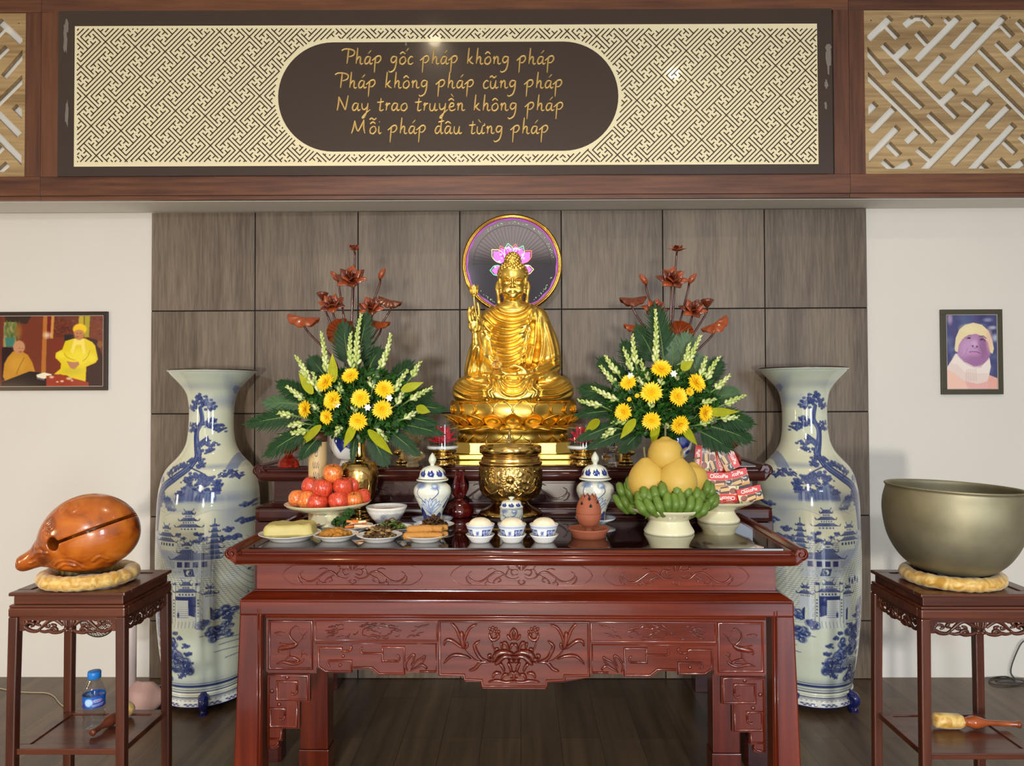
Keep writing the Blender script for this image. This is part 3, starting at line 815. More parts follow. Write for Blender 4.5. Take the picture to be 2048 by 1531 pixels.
# ================================================================ altar tables
M_red = wood('lacquered_rosewood', sc(68, 18, 7), sc(116, 42, 18), rough=.2, coat=.35, scale=(2.5, 0, 0), dist=1.3, axis='X', bump=.012, fine=35, c3=sc(90, 28, 11))
M_redv = wood('lacquered_rosewood_upright', sc(68, 18, 7), sc(112, 40, 17), rough=.2, coat=.35, scale=(2.5, 0, 0), dist=1.3, axis='Z', bump=.012, fine=35, c3=sc(88, 27, 11))
M_dred = wood('dark_rosewood', sc(40, 16, 14), sc(72, 28, 22), rough=.24, coat=.3, scale=(2.5, 0, 0), dist=1.3, axis='X', bump=.012, fine=35)
M_tglass = simple('dark_table_glass', sc(30, 12, 10), .03, spec=.9, coat=.5)
def spiral(cx_, cz_, r0, turns, sgn, n=26, rin=.15):
    return [(cx_+r0*(1-(1-rin)*i/n)*math.cos(PI*.5*sgn*0+sgn*(2*PI*turns*i/n)+ (PI if sgn > 0 else 0)), cz_+r0*(1-(1-rin)*i/n)*math.sin(sgn*(2*PI*turns*i/n)+(PI if sgn > 0 else 0))) for i in range(n+1)]
def plaque(mb, x0, x1, z0, z1, y, w=.0035, h=.0022, ear=.022):
    """sunken cartouche outline with notched ends"""
    e = ear; zc = (z0+z1)/2; hz = (z1-z0)/2
    L = [(x0+e*1.9, z0), (x0+e*1.1, z0+hz*.25), (x0+e*.45, z0+hz*.55), (x0, zc), (x0+e*.45, z1-hz*.55), (x0+e*1.1, z1-hz*.25), (x0+e*1.9, z1)]
    R_ = [(x0+x1-p[0], p[1]) for p in L][::-1]
    pts = L+R_
    molding(mb, pts, w, h, y, lambda a, b: (a, b), closed=True)
def scrollwork(mb, xc, zc, s, y, h=.006):
    """symmetrical leaf-scroll spray, s = half width"""
    for sg in (1, -1):
        f = lambda a, b: (xc+sg*a*s, zc+b*s)
        R = lambda pts, w, hh=h: relief(mb, pts, w*s, hh, y, f, n=4)
        R([(.04,-.02),(.12,-.06),(.24,-.04),(.34,.05),(.46,.06),(.58,-.02),(.7,-.1),(.82,-.11),(.92,-.04),(.93,.03),(.87,.07)], .035)
        R([(.93,.0),(.97,-.04),(.94,-.12),(.88,-.15)], .03)
        R([(.05,.03),(.14,.0),(.18,.07),(.1,.1),(.05,.08)], .028)
        R([(.14,.1),(.22,.1),(.27,.02),(.22,.13),(.26,.16)], .028)
        R([(.3,.02),(.38,-.03),(.44,-.06),(.5,-.12)], .03)
        R([(.4,-.04),(.36,-.09),(.42,-.12)], .026)
        R([(.58,-.02),(.6,-.1),(.54,-.14),(.46,-.13)], .03)
        R([(.58,-.1),(.64,-.14),(.62,-.18)], .024)
        R([(.44,.1),(.52,.12),(.6,.1)], .022)
        R([(.03,.12),(.07,.17),(.05,.22),(.0,.25)], .03)
        R([(.03,.1),(.09,.17),(.12,.19)], .024)
        R([(.02,-.08),(.06,-.12),(.0,-.16)], .03)
        R([(.06,-.1),(.12,-.09)], .024)
        R([(.015,.08),(.025,.14),(.015,.2)], .02)
def hook(mb, pts, w, h, y, f): 
    molding(mb, pts, w, h, y, f)
def altar(nm, lab, cat, org, rz, X0, X1, dep, zt, FT, mats, carve, leg_l, leg_r, scr=.0176, grp=None):
    """FT = k metres per drawn pixel at the front face; drawing px are photo pixels of the front face"""
    k, pxc, zref = FT['k'], FT['pxc'], FT['z']
    MX, MZ = mats
    root = empty(nm, org, rz, lab, cat, grp)
    fx = lambda px: (px-pxc)*k
    fz = lambda py: zref-(py-794)*k
    yt, yb = FT['top'], FT['tb']           # top of board, bottom of board (px)
    ov = FT['ov']                          # overhang of top over the frieze (m)
    # top board with scrolled ends: one profile swept in depth
    xl, xr = fx(X0), fx(X1); zt_ = fz(yt); zb = fz(yb); r = (zt_-zb)*.42
    ext = FT['ext']
    prof = []
    def endp(sg, xe, xi):
        # from underside to upper side at one end (xe outer, xi inner)
        zc = zt_-r*.62
        pts = [(xi, zb), (xi+sg*ext*.35, zb+.002), (xi+sg*ext*.7, zb+(zc-zb)*.45)]
        for a in range(9):
            w = -PI*.35+PI*1.05*a/8
            pts.append((xe-sg*r+sg*r*math.cos(w), zc+r*math.sin(w)))
        pts += [(xe-sg*r*1.9, zc+r*.1), (xe-sg*(r*2.3), zt_-r*.62), (xi, zt_-.001)]
        return pts
    xi_r, xi_l = xr-ext, xl+ext
    right = endp(1, xr, xi_r); left = endp(-1, xl, xi_l)
    poly = right+left[::-1]
    body = MB()
    # layered in depth: lip, cove, torus front
    n = len(poly)
    cz = (zt_+zb)/2
    def ring(y, s):
        return [(p[0]+(0 if abs(p[0]) < 0 else (-s if p[0] > 0 else s)), y, p[1]-(s if p[1] > cz else -s)) for p in poly]
    V = []; ys = [(-ov, .004), (-ov-.004, .0), (-ov-.004+.006, 0)]
    V = ring(-ov+.0, .006)+ring(-ov-.006, .0015)+ring(-ov-.006+.004, 0)+ring(dep+ov*.3, 0)
    Fc = [tuple(range(n))]
    for q in range(3): Fc += [(q*n+i, (q+1)*n+i, (q+1)*n+(i+1) % n, q*n+(i+1) % n) for i in range(n)]
    Fc.append(tuple(3*n+i for i in range(n))[::-1])
    body.add(V, Fc, False)
    # front mouldings on the board
    f = lambda a, b: (a, b)
    hgt = zt_-zb
    molding(body, [(xi_l+.006, zt_-hgt*.13), (xi_r-.006, zt_-hgt*.13)], hgt*.2, .007, -ov-.004, f)
    molding(body, [(xi_l-ext*.2, zt_-hgt*.62), (xi_r+ext*.2, zt_-hgt*.62)], hgt*.62, .016, -ov-.003, f)
    for sg, xe in ((1, xr), (-1, xl)):
        cxx = xe-sg*r; czz = zt_-r*.62
        sp = [(cxx+sg*r*.82*(1-.85*i/30)*math.cos(-2.2*PI*i/30+1.9), czz+r*.82*(1-.85*i/30)*math.sin(-2.2*PI*i/30+1.9)) for i in range(31)]
        relief(body, sp[::3], .0045, .003, -ov-.006, f, n=3, taper=False)
        relief(body, [(xe-sg*r*1.7, czz-r*.1), (xe-sg*(r*2.5), zt_-r*1.5), ((xi_r if sg > 0 else xi_l), zt_-hgt*.5)], .006, .004, -ov-.006, f, n=4)
    body.build('tabletop', MX, root, fixn=True)
    MB().box((xi_l+.022, -ov+.012, zt_-.004), (xi_r-.022, dep-.03, zt_+.0035), .001).build('glass_sheet', M_tglass, root)
    # frieze (waist) with cartouches
    fr_t, fr_b = FT['fr']; fxl, fxr = fx(FT['fx'][0]), fx(FT['fx'][1])
    mb = MB()
    mb.box((fxl, 0, fz(fr_b)), (fxr, dep-.03, zb-.0005), .001)
    for (a, b) in FT['plq']:
        plaque(mb, fx(a), fx(b), fz(FT['pq'][1]), fz(FT['pq'][0]), 0, ear=FT.get('ear', .02))
        scrollwork(mb, (fx(a)+fx(b))/2, (fz(FT['pq'][1])+fz(FT['pq'][0]))/2, (fx(b)-fx(a))/2*.8, 0)
    mb.build('frieze', MX, root)
    # stepped moulding between frieze and frame
    m0, m1, m2 = FT['mold']
    bxl, bxr = fx(FT['frame'][0]), fx(FT['frame'][1])
    mb = MB()
    mb.box((fxl-.012, -.012, fz(m0)+.0005-.006), (fxr+.012, dep-.02, fz(fr_b)-.0005), .003)
    # sloped shoulder
    za, zc_ = fz(m0)-.006, fz(m1)
    V = [(fxl-.014, -.014, za), (fxr+.014, -.014, za), (fxr+.014, dep, za), (fxl-.014, dep, za),
         (bxl+.004, -.048, zc_), (bxr-.004, -.048, zc_), (bxr-.004, dep+.02, zc_), (bxl+.004, dep+.02, zc_)]
    mb.add(V, [(0, 1, 2, 3), (4, 7, 6, 5), (0, 4, 5, 1), (1, 5, 6, 2), (2, 6, 7, 3), (3, 7, 4, 0)], False)
    mb.build('shoulder_moulding', MX, root)
    # frame rail
    yf = -.05
    zr0, zr1 = fz(m2), zc_
    mb = MB()
    mb.box((bxl, yf, zr0), (bxr, yf+.05, zr1), FT.get('rb', .006))
    mb.box((bxl, dep-.03, zr0), (bxr, dep+.02, zr1), .006)
    mb.box((bxl, yf+.05, zr0), (bxl+.045, dep-.03, zr1), .004); mb.box((bxr-.045, yf+.05, zr0), (bxr, dep-.03, zr1), .004)
    molding(mb, [(bxl+.008, zr1-.006), (bxr-.008, zr1-.006)], .008, .003, yf, f)
    mb.build('frame_rail', MX, root)
    # legs: front pair flares outward, rear pair with a base block
    inl, inr = fx(leg_l[1]), fx(leg_r[1])
    def leg(xo_t, xo_b, xi, ya, ybk, name='leg'):
        mb = MB(); nz = 9
        sg = 1 if xi > xo_t else -1
        V = []
        for i in range(nz+1):
            t = i/nz; z = zr0*(1-t)
            xo = xo_t+(xo_b-xo_t)*t
            x_in = xi+sg*.000
            if t > .86: x_in = xi+sg*.012; 
            for (x, y) in ((xo, ya+.006), (xo+sg*.006, ya), (x_in-sg*.014, ya), (x_in, ya+.012), (x_in, ybk), (xo, ybk)): V.append((x, y, z))
        Fc = [(i*6+j, i*6+(j+1) % 6, (i+1)*6+(j+1) % 6, (i+1)*6+j) for i in range(nz) for j in range(6)]
        Fc += [tuple(range(6)), tuple(nz*6+5-j for j in range(6))]
        mb.add(V, Fc, False)
        molding(mb, [(xi-sg*.004, zr0+.02), (xi-sg*.004, .12)], .006, .004, ya+.002, f)
        molding(mb, [(xi-sg*.013, zr0+.022), (xi-sg*.013, .12)], .004, .003, ya, f)
        mb.build(name, MZ, root, fixn=True)
    leg(bxl, fx(leg_l[0]), inl, yf, yf+.075); leg(bxr, fx(leg_r[0]), inr, yf, yf+.075)
    for sg, xo, xi in ((1, bxl, inl), (-1, bxr, inr)):
        mb = MB(); d0, d1 = dep-.075, dep+.02
        a, b = sorted((xo+sg*.0, xi+sg*.045))
        mb.box((a, d0, .112), (b, d1, zr0-.0005), .004); mb.box((a-.004, d0-.004, 0), (b+.004, d1+.002, .111), .003)
        mb.build('leg', MZ, root)
        # side rail bead
        mb = MB(); mb.box((min(xo, xo+sg*.02), yf+.075, zr0-.09), (max(xo, xo+sg*.02), d0, zr0-.0005), .003)
        mb.build('side_apron', MX, root)
    if carve: carve(root, fx, fz, yf, MX, MZ)
    return root

def carve_front(root, fx, fz, yf, MX, MZ):
    f = lambda x, y: (fx(x), fz(y))
    ya = yf+.022                                  # recessed apron face
    mir = lambda x: 2055-x
    # upper edge bead line
    outline = [(536,1226),(536,1335),(541,1338),(622,1338),(637,1338),(637,1326),(655,1337),(706,1337),(709,1331),(742,1329),(760,1341),(814,1341),(816,1336),(845,1336),(878,1336),
               (880,1343),(931,1343),(932,1353),(965,1353),(966,1366),(1089,1366),(1090,1353),(1123,1353),(1124,1343),(1175,1343)]
    right = [(mir(x), y) for x, y in outline[:19]][::-1]
    poly = outline+[p for p in right if True]+[(mir(536), 1226)]
    pl = [(fx(x), fz(y)) for x, y in poly]
    clean = []
    for p in pl:
        if not clean or (abs(p[0]-clean[-1][0])+abs(p[1]-clean[-1][1])) > 1e-4: clean.append(p)
    mb = MB(); mb.extrude(clean, ya, ya+.022)
    mb.build('apron', MX, root, fixn=True)
    bead = .0075
    def rect(mb, x0, y0, x1, y1, w=bead, h=.005):
        molding(mb, [(x0, y0), (x1, y0), (x1, y1), (x0, y1)], w, h, ya, f, closed=True)
    # crane panels
    for s in (0, 1):
        g = (lambda x: x) if s == 0 else mir
        mb = MB()
        m = lambda x, y: (fx(g(x)), fz(y))
        molding(mb, [(543, 1236), (628, 1236), (628, 1329), (543, 1329)], .0085, .006, ya, m, closed=True)
        mb.build('panel_bead', MZ, root)
        mb = MB()
        R = lambda pts, w, h=.005, n=4: relief(mb, pts, w, h, ya, m, n=n)
        R([(588,1249),(596,1246),(603,1251)], .004); R([(596,1247),(586,1252),(583,1262),(588,1271),(596,1278),(597,1284)], .0065, .007)
        R([(600,1277),(592,1284),(582,1286),(572,1288),(560,1290)], .022, .009); R([(590,1282),(574,1282),(562,1279)], .007)
        for q in range(5): R([(580,1287),(566-q,1291+q*1.4),(558+q*2.4,1295-q*.2)], .005, .006)
        R([(585,1290),(583,1298),(584,1306)], .004); R([(580,1290),(580,1304)], .004)
        R([(557,1320),(570,1316),(580,1318),(592,1320),(606,1316),(612,1309)], .012, .007); R([(574,1312),(582,1306),(594,1308),(602,1313),(592,1316),(578,1315)], .008, .007)
        R([(600,1312),(607,1304),(606,1296),(613,1292)], .004); R([(606,1302),(614,1300),(618,1303)], .004); R([(604,1296),(610,1288)], .0035)
        R([(598,1280),(606,1272),(612,1262),(620,1256)], .004); R([(606,1271),(614,1270)], .004); R([(610,1265),(602,1258)], .004); R([(612,1262),(618,1266)], .003)
        R([(602,1255),(608,1250)], .005); R([(552,1260),(562,1258),(574,1260)], .006); R([(556,1263),(568,1265)], .004)
        R([(592,1243),(598,1240)], .004); R([(598,1250),(604,1244)], .0035)
        mb.build('crane_carving', MZ, root)
        # cloud / branch strip
        mb = MB()
        molding(mb, [(634, 1235), (876, 1235), (876, 1273), (634, 1273)], .007, .005, ya, m, closed=True)
        mb.build('panel_bead', MX, root)
        mb = MB(); rs = random.Random(11)
        R2 = lambda pts, w, h=.0045, n=4: relief(mb, pts, w, h, ya, m, n=n)
        R2([(728,1262),(730,1252),(742,1247),(758,1246),(775,1247)], .005); R2([(728,1262),(740,1266),(760,1266),(776,1264),(780,1258)], .006)
        for q in range(46):
            x = rs.uniform(655, 850)
            if 728 < x < 778 and rs.random() < .75: yq = rs.choice((1243, 1268))
            else: yq = rs.uniform(1243, 1267)
            a = rs.uniform(-.6, .6); l = rs.uniform(7, 17)
            R2([(x-l/2, yq-a*4), (x, yq+rs.uniform(-3, 3)), (x+l/2, yq+a*5), (x+l/2+2, yq+a*5-3)], rs.uniform(.003, .006), .0045, 3)
        mb.build('branch_carving', MX, root)
        # squared fret bracket
        mb = MB()
        Hk = lambda pts, w=.0085, h=.006: molding(mb, pts, w, h, ya, m)
        Hk([(634,1279),(876,1279)], .005, .004)
        Hk([(687,1294),(687,1288),(641,1288),(641,1324),(655,1334),(706,1334),(706,1313),(661,1313)])
        Hk([(687,1294),(703,1294)]); relief(mb, [(690,1294),(702,1294),(707,1287),(702,1285)], .009, .006, ya, m, n=4)
        relief(mb, [(668,1312),(660,1315),(661,1322),(665,1324)], .008, .006, ya, m, n=4)
        Hk([(728,1298),(768,1298),(768,1313),(800,1313)]); Hk([(768,1298),(768,1286),(811,1286),(811,1338),(762,1338),(748,1326),(710,1326)])
        relief(mb, [(734,1300),(726,1296),(725,1289),(729,1287)], .008, .006, ya, m, n=4)
        relief(mb, [(794,1315),(801,1311),(800,1303),(796,1301)], .008, .006, ya, m, n=4)
        Hk([(842,1333),(874,1333)]); Hk([(874,1279),(874,1333)], .005, .004)
        for (x, y) in ((690, 1304), (684, 1322)): mb.ball((*[m(x, y)[0], ya-.001],  m(x, y)[1]), .006, 10, 6, (1, .6, 1))
        for pts in ([(818,1333),(814,1320),(822,1305),(831,1300),(829,1312),(824,1322)], [(824,1330),(834,1314),(848,1306),(852,1302),(848,1314),(838,1322)], [(822,1333),(834,1326),(848,1320),(856,1328),(848,1318)], [(818,1330),(812,1322),(814,1312)]):
            R2(pts, .009, .007)
        mb.build('fret_bracket', MX, root)
        # spandrel column under the crane
        sp = [(540,1340),(623,1340),(623,1394),(603,1394),(603,1447),(569,1447),(569,1471),(560,1471),(562,1484),(548,1488),(541,1480)]
        mb = MB(); pl2 = [m(x, y) for x, y in sp]; mb.extrude(pl2, ya+.001, ya+.021)
        H2 = lambda pts, w=.0085, h=.006: molding(mb, pts, w, h, ya+.001, m)
        H2([(541,1484),(541,1343),(619,1343),(619,1390),(558,1390),(558,1355),(598,1355),(598,1372)])
        relief(mb, [(598,1368),(598,1376),(592,1380),(586,1376)], .009, .006, ya+.001, m, n=4)
        H2([(598,1394),(598,1443),(545,1443),(545,1408),(574,1408),(574,1422)]); relief(mb, [(574,1420),(573,1427),(567,1430),(562,1427)], .009, .006, ya+.001, m, n=4)
        H2([(567,1447),(567,1467),(541,1467)], .007); relief(mb, [(562,1472),(557,1480),(550,1482),(544,1482)], .009, .007, ya+.001, m, n=4)
        for (x, y) in ((578, 1347), (548, 1374), (562, 1400)): mb.ball((m(x, y)[0], ya, m(x, y)[1]), .0075, 10, 6, (1, .6, 1))
        mb.build('spandrel', MZ, root, fixn=True)
    # centre panel with the lotus vase
    mb = MB()
    molding(mb, [(881,1235),(1174,1235),(1174,1339),(1127,1339),(1126,1348),(1092,1349),(1091,1361),(965,1361),(964,1349),(930,1348),(929,1339),(881,1339)], .009, .007, ya, f, closed=True)
    mb.build('panel_bead', MX, root)
    mb = MB()
    for s in (0, 1):
        g = (lambda x: x) if s == 0 else mir
        m = lambda x, y: (fx(g(x)), fz(y))
        R = lambda pts, w, h=.008, n=5: relief(mb, pts, w, h, ya, m, n=n)
        c = lambda x, y: (870+x/6.4, 1220+y/6.4)
        R([c(760,610),c(560,590),c(450,520),c(390,450),c(375,400)], .006)
        R([c(375,400),c(330,300),c(280,180),c(205,100)], .013, .01); R([c(375,400),c(400,280),c(460,170),c(550,125)], .012, .01)
        R([c(385,440),c(355,330),c(350,210)], .02, .012); R([c(370,430),c(310,390),c(220,330),c(150,335),c(128,400)], .014, .011)
        R([c(390,440),c(420,400),c(415,350)], .011, .009)
        R([c(470,560),c(350,515),c(220,525),c(120,625)], .013, .011); R([c(720,600),c(600,600),c(520,680),c(440,710)], .014, .01)
        R([c(700,590),c(600,560),c(540,480),c(515,390),c(585,330)], .015, .011)
        R([c(780,470),c(740,400),c(725,340)], .007, .009)
        R([c(700,230),c(715,300),c(760,320),c(810,290),c(820,240)], .014, .013); R([c(730,200),c(740,300)], .012, .014); R([c(785,220),c(765,310)], .012, .014)
        for a, b in ((705,185),(745,170),(785,185),(820,220),(720,225),(765,215),(800,255)): mb.ball((m(*c(a,b))[0], ya-.003, m(*c(a,b))[1]), .0055, 8, 6, (1, .7, 1))
        # vase shoulders, volutes, feet
        R([c(1010,500),c(900,470),c(800,500),c(760,560),c(700,560)], .024, .016); R([c(1010,540),c(900,520),c(820,580),c(770,630)], .02, .018)
        R([c(860,440),c(850,380),c(840,350)], .011, .012); R([c(940,470),c(925,390),c(890,350),c(860,380)], .012, .014)
        R([c(960,440),c(980,380),c(1010,370)], .012, .015); R([c(1010,520),c(960,560),c(1010,600)], .02, .014)
        R([c(700,560),c(690,520),c(730,500)], .012, .011); R([c(760,470),c(790,430),c(820,440)], .011, .011)
        R([c(820,610),c(860,650),c(890,720)], .014, .01); R([c(930,600),c(960,660),c(975,720)], .014, .01); R([c(850,600),c(885,650)], .01, .012)
        R([c(740,800),c(760,750),c(800,730),c(850,740)], .013, .012); R([c(760,730),c(790,705)], .009, .012); R([c(850,810),c(890,750),c(940,760)], .012, .013)
        R([c(930,770),c(980,720),c(1010,760),c(1000,800),c(960,790)], .011, .013); R([c(680,850),c(800,825),c(900,845),c(1010,830)], .011, .012)
        R([c(1010,170),c(975,230),c(985,290),c(1010,310)], .013, .013); R([c(925,250),c(950,300),c(985,320)], .012, .01)
        R([c(1010,230),c(1005,300)], .012, .016)
    mb.build('lotus_vase_carving', MX, root)
    mb = MB()
    mb.box((fx(540), ya-.0015, fz(1229.5)), (fx(1515), ya+.022, fz(1219)), .001)
    molding(mb, [(538,1223),(1517,1223)], .006, .01, ya-.006, f); molding(mb, [(538,1228),(1517,1228)], .005, .007, ya-.004, f)
    mb.build('inner_moulding', MX, root)

kF = 2.6/F_PX
zF = CAM_Z
RZT = math.radians(-.9)
orgF = P(1027.5, 1100, 2.6); orgF.z = 0
front_table = altar('altar_table', 'lower red lacquered altar table in front, carved with cranes and lotus, holding the food', 'altar table', orgF, RZT, 453, 1602, .70, 0,
    dict(k=kF, pxc=1027.5, z=zF, top=1094, tb=1125, ov=.03, ext=.058, fr=(1125, 1177), fx=(511, 1544), plq=((563, 845), (901, 1184), (1206, 1492)), pq=(1129, 1168), mold=(1177, 1190, 1221), frame=(487, 1570), ear=.022),
    (M_red, M_redv), carve_front, (468, 531), (1589, 1529))
ZT1 = zF-(1094-794)*kF+.0035
YB = 3.385
kR = YB/F_PX
def carve_rear(root, fx, fz, yf, MX, MZ):
    f = lambda x, y: (fx(x), fz(y)); mb = MB()
    mb.box((fx(560), yf+.02, fz(1075)), (fx(1500), yf+.04, fz(1045)-.0), .002)
    molding(mb, [(560,1070),(1500,1070)], .01, .006, yf+.02, f)
    mb.build('apron', MX, root)
orgR = P(1026, 1000, YB); orgR.z = 0
rear_table = altar('altar_table', 'tall dark red altar table at the back with scrolled ends, carrying the gold statue', 'altar table', orgR, RZT, 507, 1536, .86, 0,
    dict(k=kR, pxc=1026, z=CAM_Z, top=931, tb=960, ov=.03, ext=.05, fr=(960, 1003), fx=(545, 1500), plq=((655, 820), (866, 1172), (1232, 1410)), pq=(965, 999), mold=(1003, 1010, 1040), frame=(513, 1534), ear=.02, rb=.022),
    (M_dred, M_dred), carve_rear, (510, 562), (1538, 1480))
ZT2 = CAM_Z-(931-794)*kR+.0035
# ================================================================ gilded statue
M_gold = simple('gold_leaf_paint', sc(238, 200, 100), .3, metal=1.0, noise=.06, nscale=12, bump=.02)
M_gold2 = simple('pale_gold_base', sc(236, 202, 104), .36, metal=.85, noise=.05, nscale=8)
M_brass = simple('polished_brass', sc(196, 146, 62), .16, metal=1.0, noise=.12, nscale=9)
BY = 3.93; kB = BY/F_PX; BX = P(1026, 700, BY).x; BZ0 = ZT2
def zB(py): return P(1026, py, BY).z
bud = empty('buddha_statue', (BX, BY, BZ0), 0, 'seated golden Buddha statue on a double lotus throne, raising a lotus bud', 'statue')
def S(px, py, d=0.0):
    return ((px-1026)*kB, d*kB, zB(py)-BZ0)
def q_(v): return v*kB
sd = SDF((-.36, -.30, .28), (.36, .20, 1.17), .0026)
def E3(px, py, d, rx, ry, rz, k=6, R=None, op='u'): sd.ell(S(px, py, d), (q_(rx), q_(ry), q_(rz)), q_(k), op, R)
def CH(pts, r, k=5, op='u'): sd.chain([S(*p) for p in pts], [q_(v) for v in r], q_(k), op)
# trunk and lap
E3(1028, 668, 2, 50, 33, 50, 10); E3(1030, 716, 2, 52, 37, 44, 12); E3(1028, 768, 6, 82, 48, 32, 12)
CH([(978, 638, 4), (1026, 628, 6), (1076, 636, 4)], [19, 24, 20], 12)
# far arm (statue's left) and lap hand sleeve
CH([(1076, 640, 2), (1095, 688, 0), (1099, 732, -14)], [18, 20, 21], 9)
CH([(1100, 735, -16), (1082, 750, -44), (1064, 752, -56)], [19, 15, 11], 7)
# raised arm
CH([(978, 642, 4), (960, 690, 6), (955, 736, 0)], [15, 16, 16], 8)
CH([(955, 738, -6), (956, 712, -34), (955, 690, -46)], [14, 11, 8], 6)
CH([(953, 690, -30), (947, 724, -24), (943, 752, -18)], [8, 11, 12], 8)
# crossed legs
for s in (1, -1):
    X = lambda x: 1026+s*(x-1026)
    CH([(X(1040), 772, -6), (X(1092), 776, -30), (X(1120), 781, -44)], [29, 27, 23], 10)
    CH([(X(1120), 786, -52), (X(1070), 790, -78), (X(1030), 792, -82)], [20, 18, 15], 8)
    CH([(X(1134), 772, -18), (X(1110), 786, -62)], [9, 12], 10)
sd.cap(S(985, 797, -60), S(1067, 797, -60), q_(9), q_(9), q_(8))
# lap cloth hanging over the crossed legs
for x in np.linspace(990, 1062, 9):
    w = abs(x-1026)/36
    CH([(x, 752+w*2, -62), (x, 772, -84), (1026+(x-1026)*1.12, 795-6*w*w, -94)], [8, 7, 5], 7)
# neck and head
CH([(1026, 596, 2), (1026, 612, 2), (1027, 626, 3)], [17, 17.5, 24], 5)
for y in (607, 613): CH([(1012, y, -12), (1026, y+2, -17), (1040, y, -12)], [1.6, 1.6, 1.6], 2)
# robe folds pressed into the front as a height map
X1 = sd.lo[0]+sd.h*np.arange(sd.n[0]); Z1 = sd.lo[2]+sd.h*np.arange(sd.n[2])
XX, ZZ = np.meshgrid(X1, Z1, indexing='ij'); H = np.zeros_like(XX)
def fold(pts, amp=4.2, w=3.4, groove=True):
    pp = [(S(a, b)[0], S(a, b)[2]) for a, b in spline(pts, 5)]
    d, sde, T = polydist(XX, ZZ, pp); env = np.clip(np.sin(PI*np.clip(T, .02, .98)), 0, 1)**.35
    global H
    H = H+q_(amp)*np.exp(-(d/q_(w))**2)*env-(q_(amp*.55)*np.exp(-((d-q_(w*1.9))/q_(w*.9))**2)*env if groove else 0)
for f_ in ([(984,610),(1000,627),(1026,633),(1050,626),(1064,609)], [(974,620),(996,641),(1026,648),(1054,639),(1072,616)], [(968,632),(990,654),(1020,661),(1052,651),(1070,629)],
           [(966,646),(988,669),(1018,675),(1046,663),(1064,641)], [(968,660),(990,682),(1018,687),(1042,676),(1057,656)], [(972,674),(995,695),(1020,699),(1042,690),(1056,670)],
           [(980,690),(1002,710),(1024,712),(1044,701),(1058,682)], [(972,706),(992,722),(1018,725),(1044,713),(1060,694)], [(978,722),(1000,736),(1026,736),(1046,724)]):
    fold(f_)
for f_ in ([(1064,620),(1060,665),(1050,715),(1052,746)], [(1072,625),(1071,680),(1062,730),(1066,748)], [(1080,640),(1083,690),(1075,732)], [(1094,650),(1106,698),(1108,730)],
           [(1066,738),(1090,728),(1114,716)], [(1072,750),(1096,740),(1116,728)], [(950,698),(944,722),(938,748)], [(962,700),(960,725),(958,750)]):
    fold(f_, 3.4, 3)
for s in (1, -1):
    X = lambda x: 1026+s*(x-1026)
    for f_ in ([(X(1140),776),(X(1112),790),(X(1076),792)], [(X(1134),766),(X(1106),780),(X(1074),780)], [(X(1122),758),(X(1098),769),(X(1074),769)], [(X(1070),756),(X(1062),772),(X(1072),784),(X(1066),797)]):
        fold(f_, 3.4, 2.8)
for f_ in ([(1000,757),(1011,773),(1026,778),(1042,773),(1054,757)], [(996,758),(1008,784),(1026,790),(1045,784),(1058,758)], [(1006,756),(1015,766),(1026,769),(1038,766),(1047,756)], [(968,748),(1000,752),(1040,754),(1085,747)]):
    fold(f_, 3.2, 2.4)
Yg = sd.lo[1]+sd.h*np.arange(sd.n[1])
wf = np.clip((q_(14)-Yg)/q_(24), 0, 1).astype(np.float32)
sd.d = (sd.d-H[:, None, :].astype(np.float32)*wf[None, :, None]).astype(np.float32)
# head
E3(1026, 566, 2, 25.5, 31, 33, 3); E3(1026, 584, -7, 20.5, 22, 18, 6); E3(1026, 548, 4, 30, 32, 25, 4); E3(1026, 521, 4, 16, 18, 17, 6)
E3(1026, 595.5, -20, 8, 7, 6, 6)
for s in (1, -1):
    X = lambda x: 1026+s*(x-1026)
    E3(X(1014), 584, -20, 9, 8, 9, 5)                                     # cheeks
    CH([(X(1006), 565, -22), (X(1012), 558.5, -28), (X(1021), 561, -31)], [1.2, 1.6, 1.6], 1.5)      # brows
    E3(X(1014.5), 569, -24.5, 7.5, 6.5, 4.2, 1.5)                         # lidded eyes
    CH([(X(1007.5), 571.5, -27), (X(1014.5), 573, -31), (X(1021), 571.5, -29.5)], [.8, 1.0, .8], .8)
    CH([(X(1021.5), 564, -30), (X(1022.5), 571, -30)], [1.2, 1.0], 1.5)
    E3(X(1022.3), 579, -34, 3, 3.6, 2.6, 1.5)                             # nostrils
    CH([(X(998), 562, 6), (X(995), 572, 4), (X(996.5), 588, 3), (X(998), 604, 0)], [3.6, 4.5, 3.2, 3.6], 2.0)   # ears with long lobes
    CH([(X(999), 565, -1), (X(997), 577, -1)], [1.3, 1.3], 1)
    CH([(X(1018.5), 587, -30), (X(1022), 585.8, -34), (1026, 586.6, -35.5)], [1.0, 1.7, 1.5], 1.0)
    CH([(X(1018.8), 587.6, -30), (X(1023), 589.8, -33.8), (1026, 590.2, -34.4)], [.9, 1.7, 1.9], 1.0)
CH([(1026, 561, -31), (1026, 570, -35), (1026, 578, -39)], [2.0, 2.2, 3.4], 2)
E3(1026, 552, -31, 1.8, 1.5, 1.8, .5)
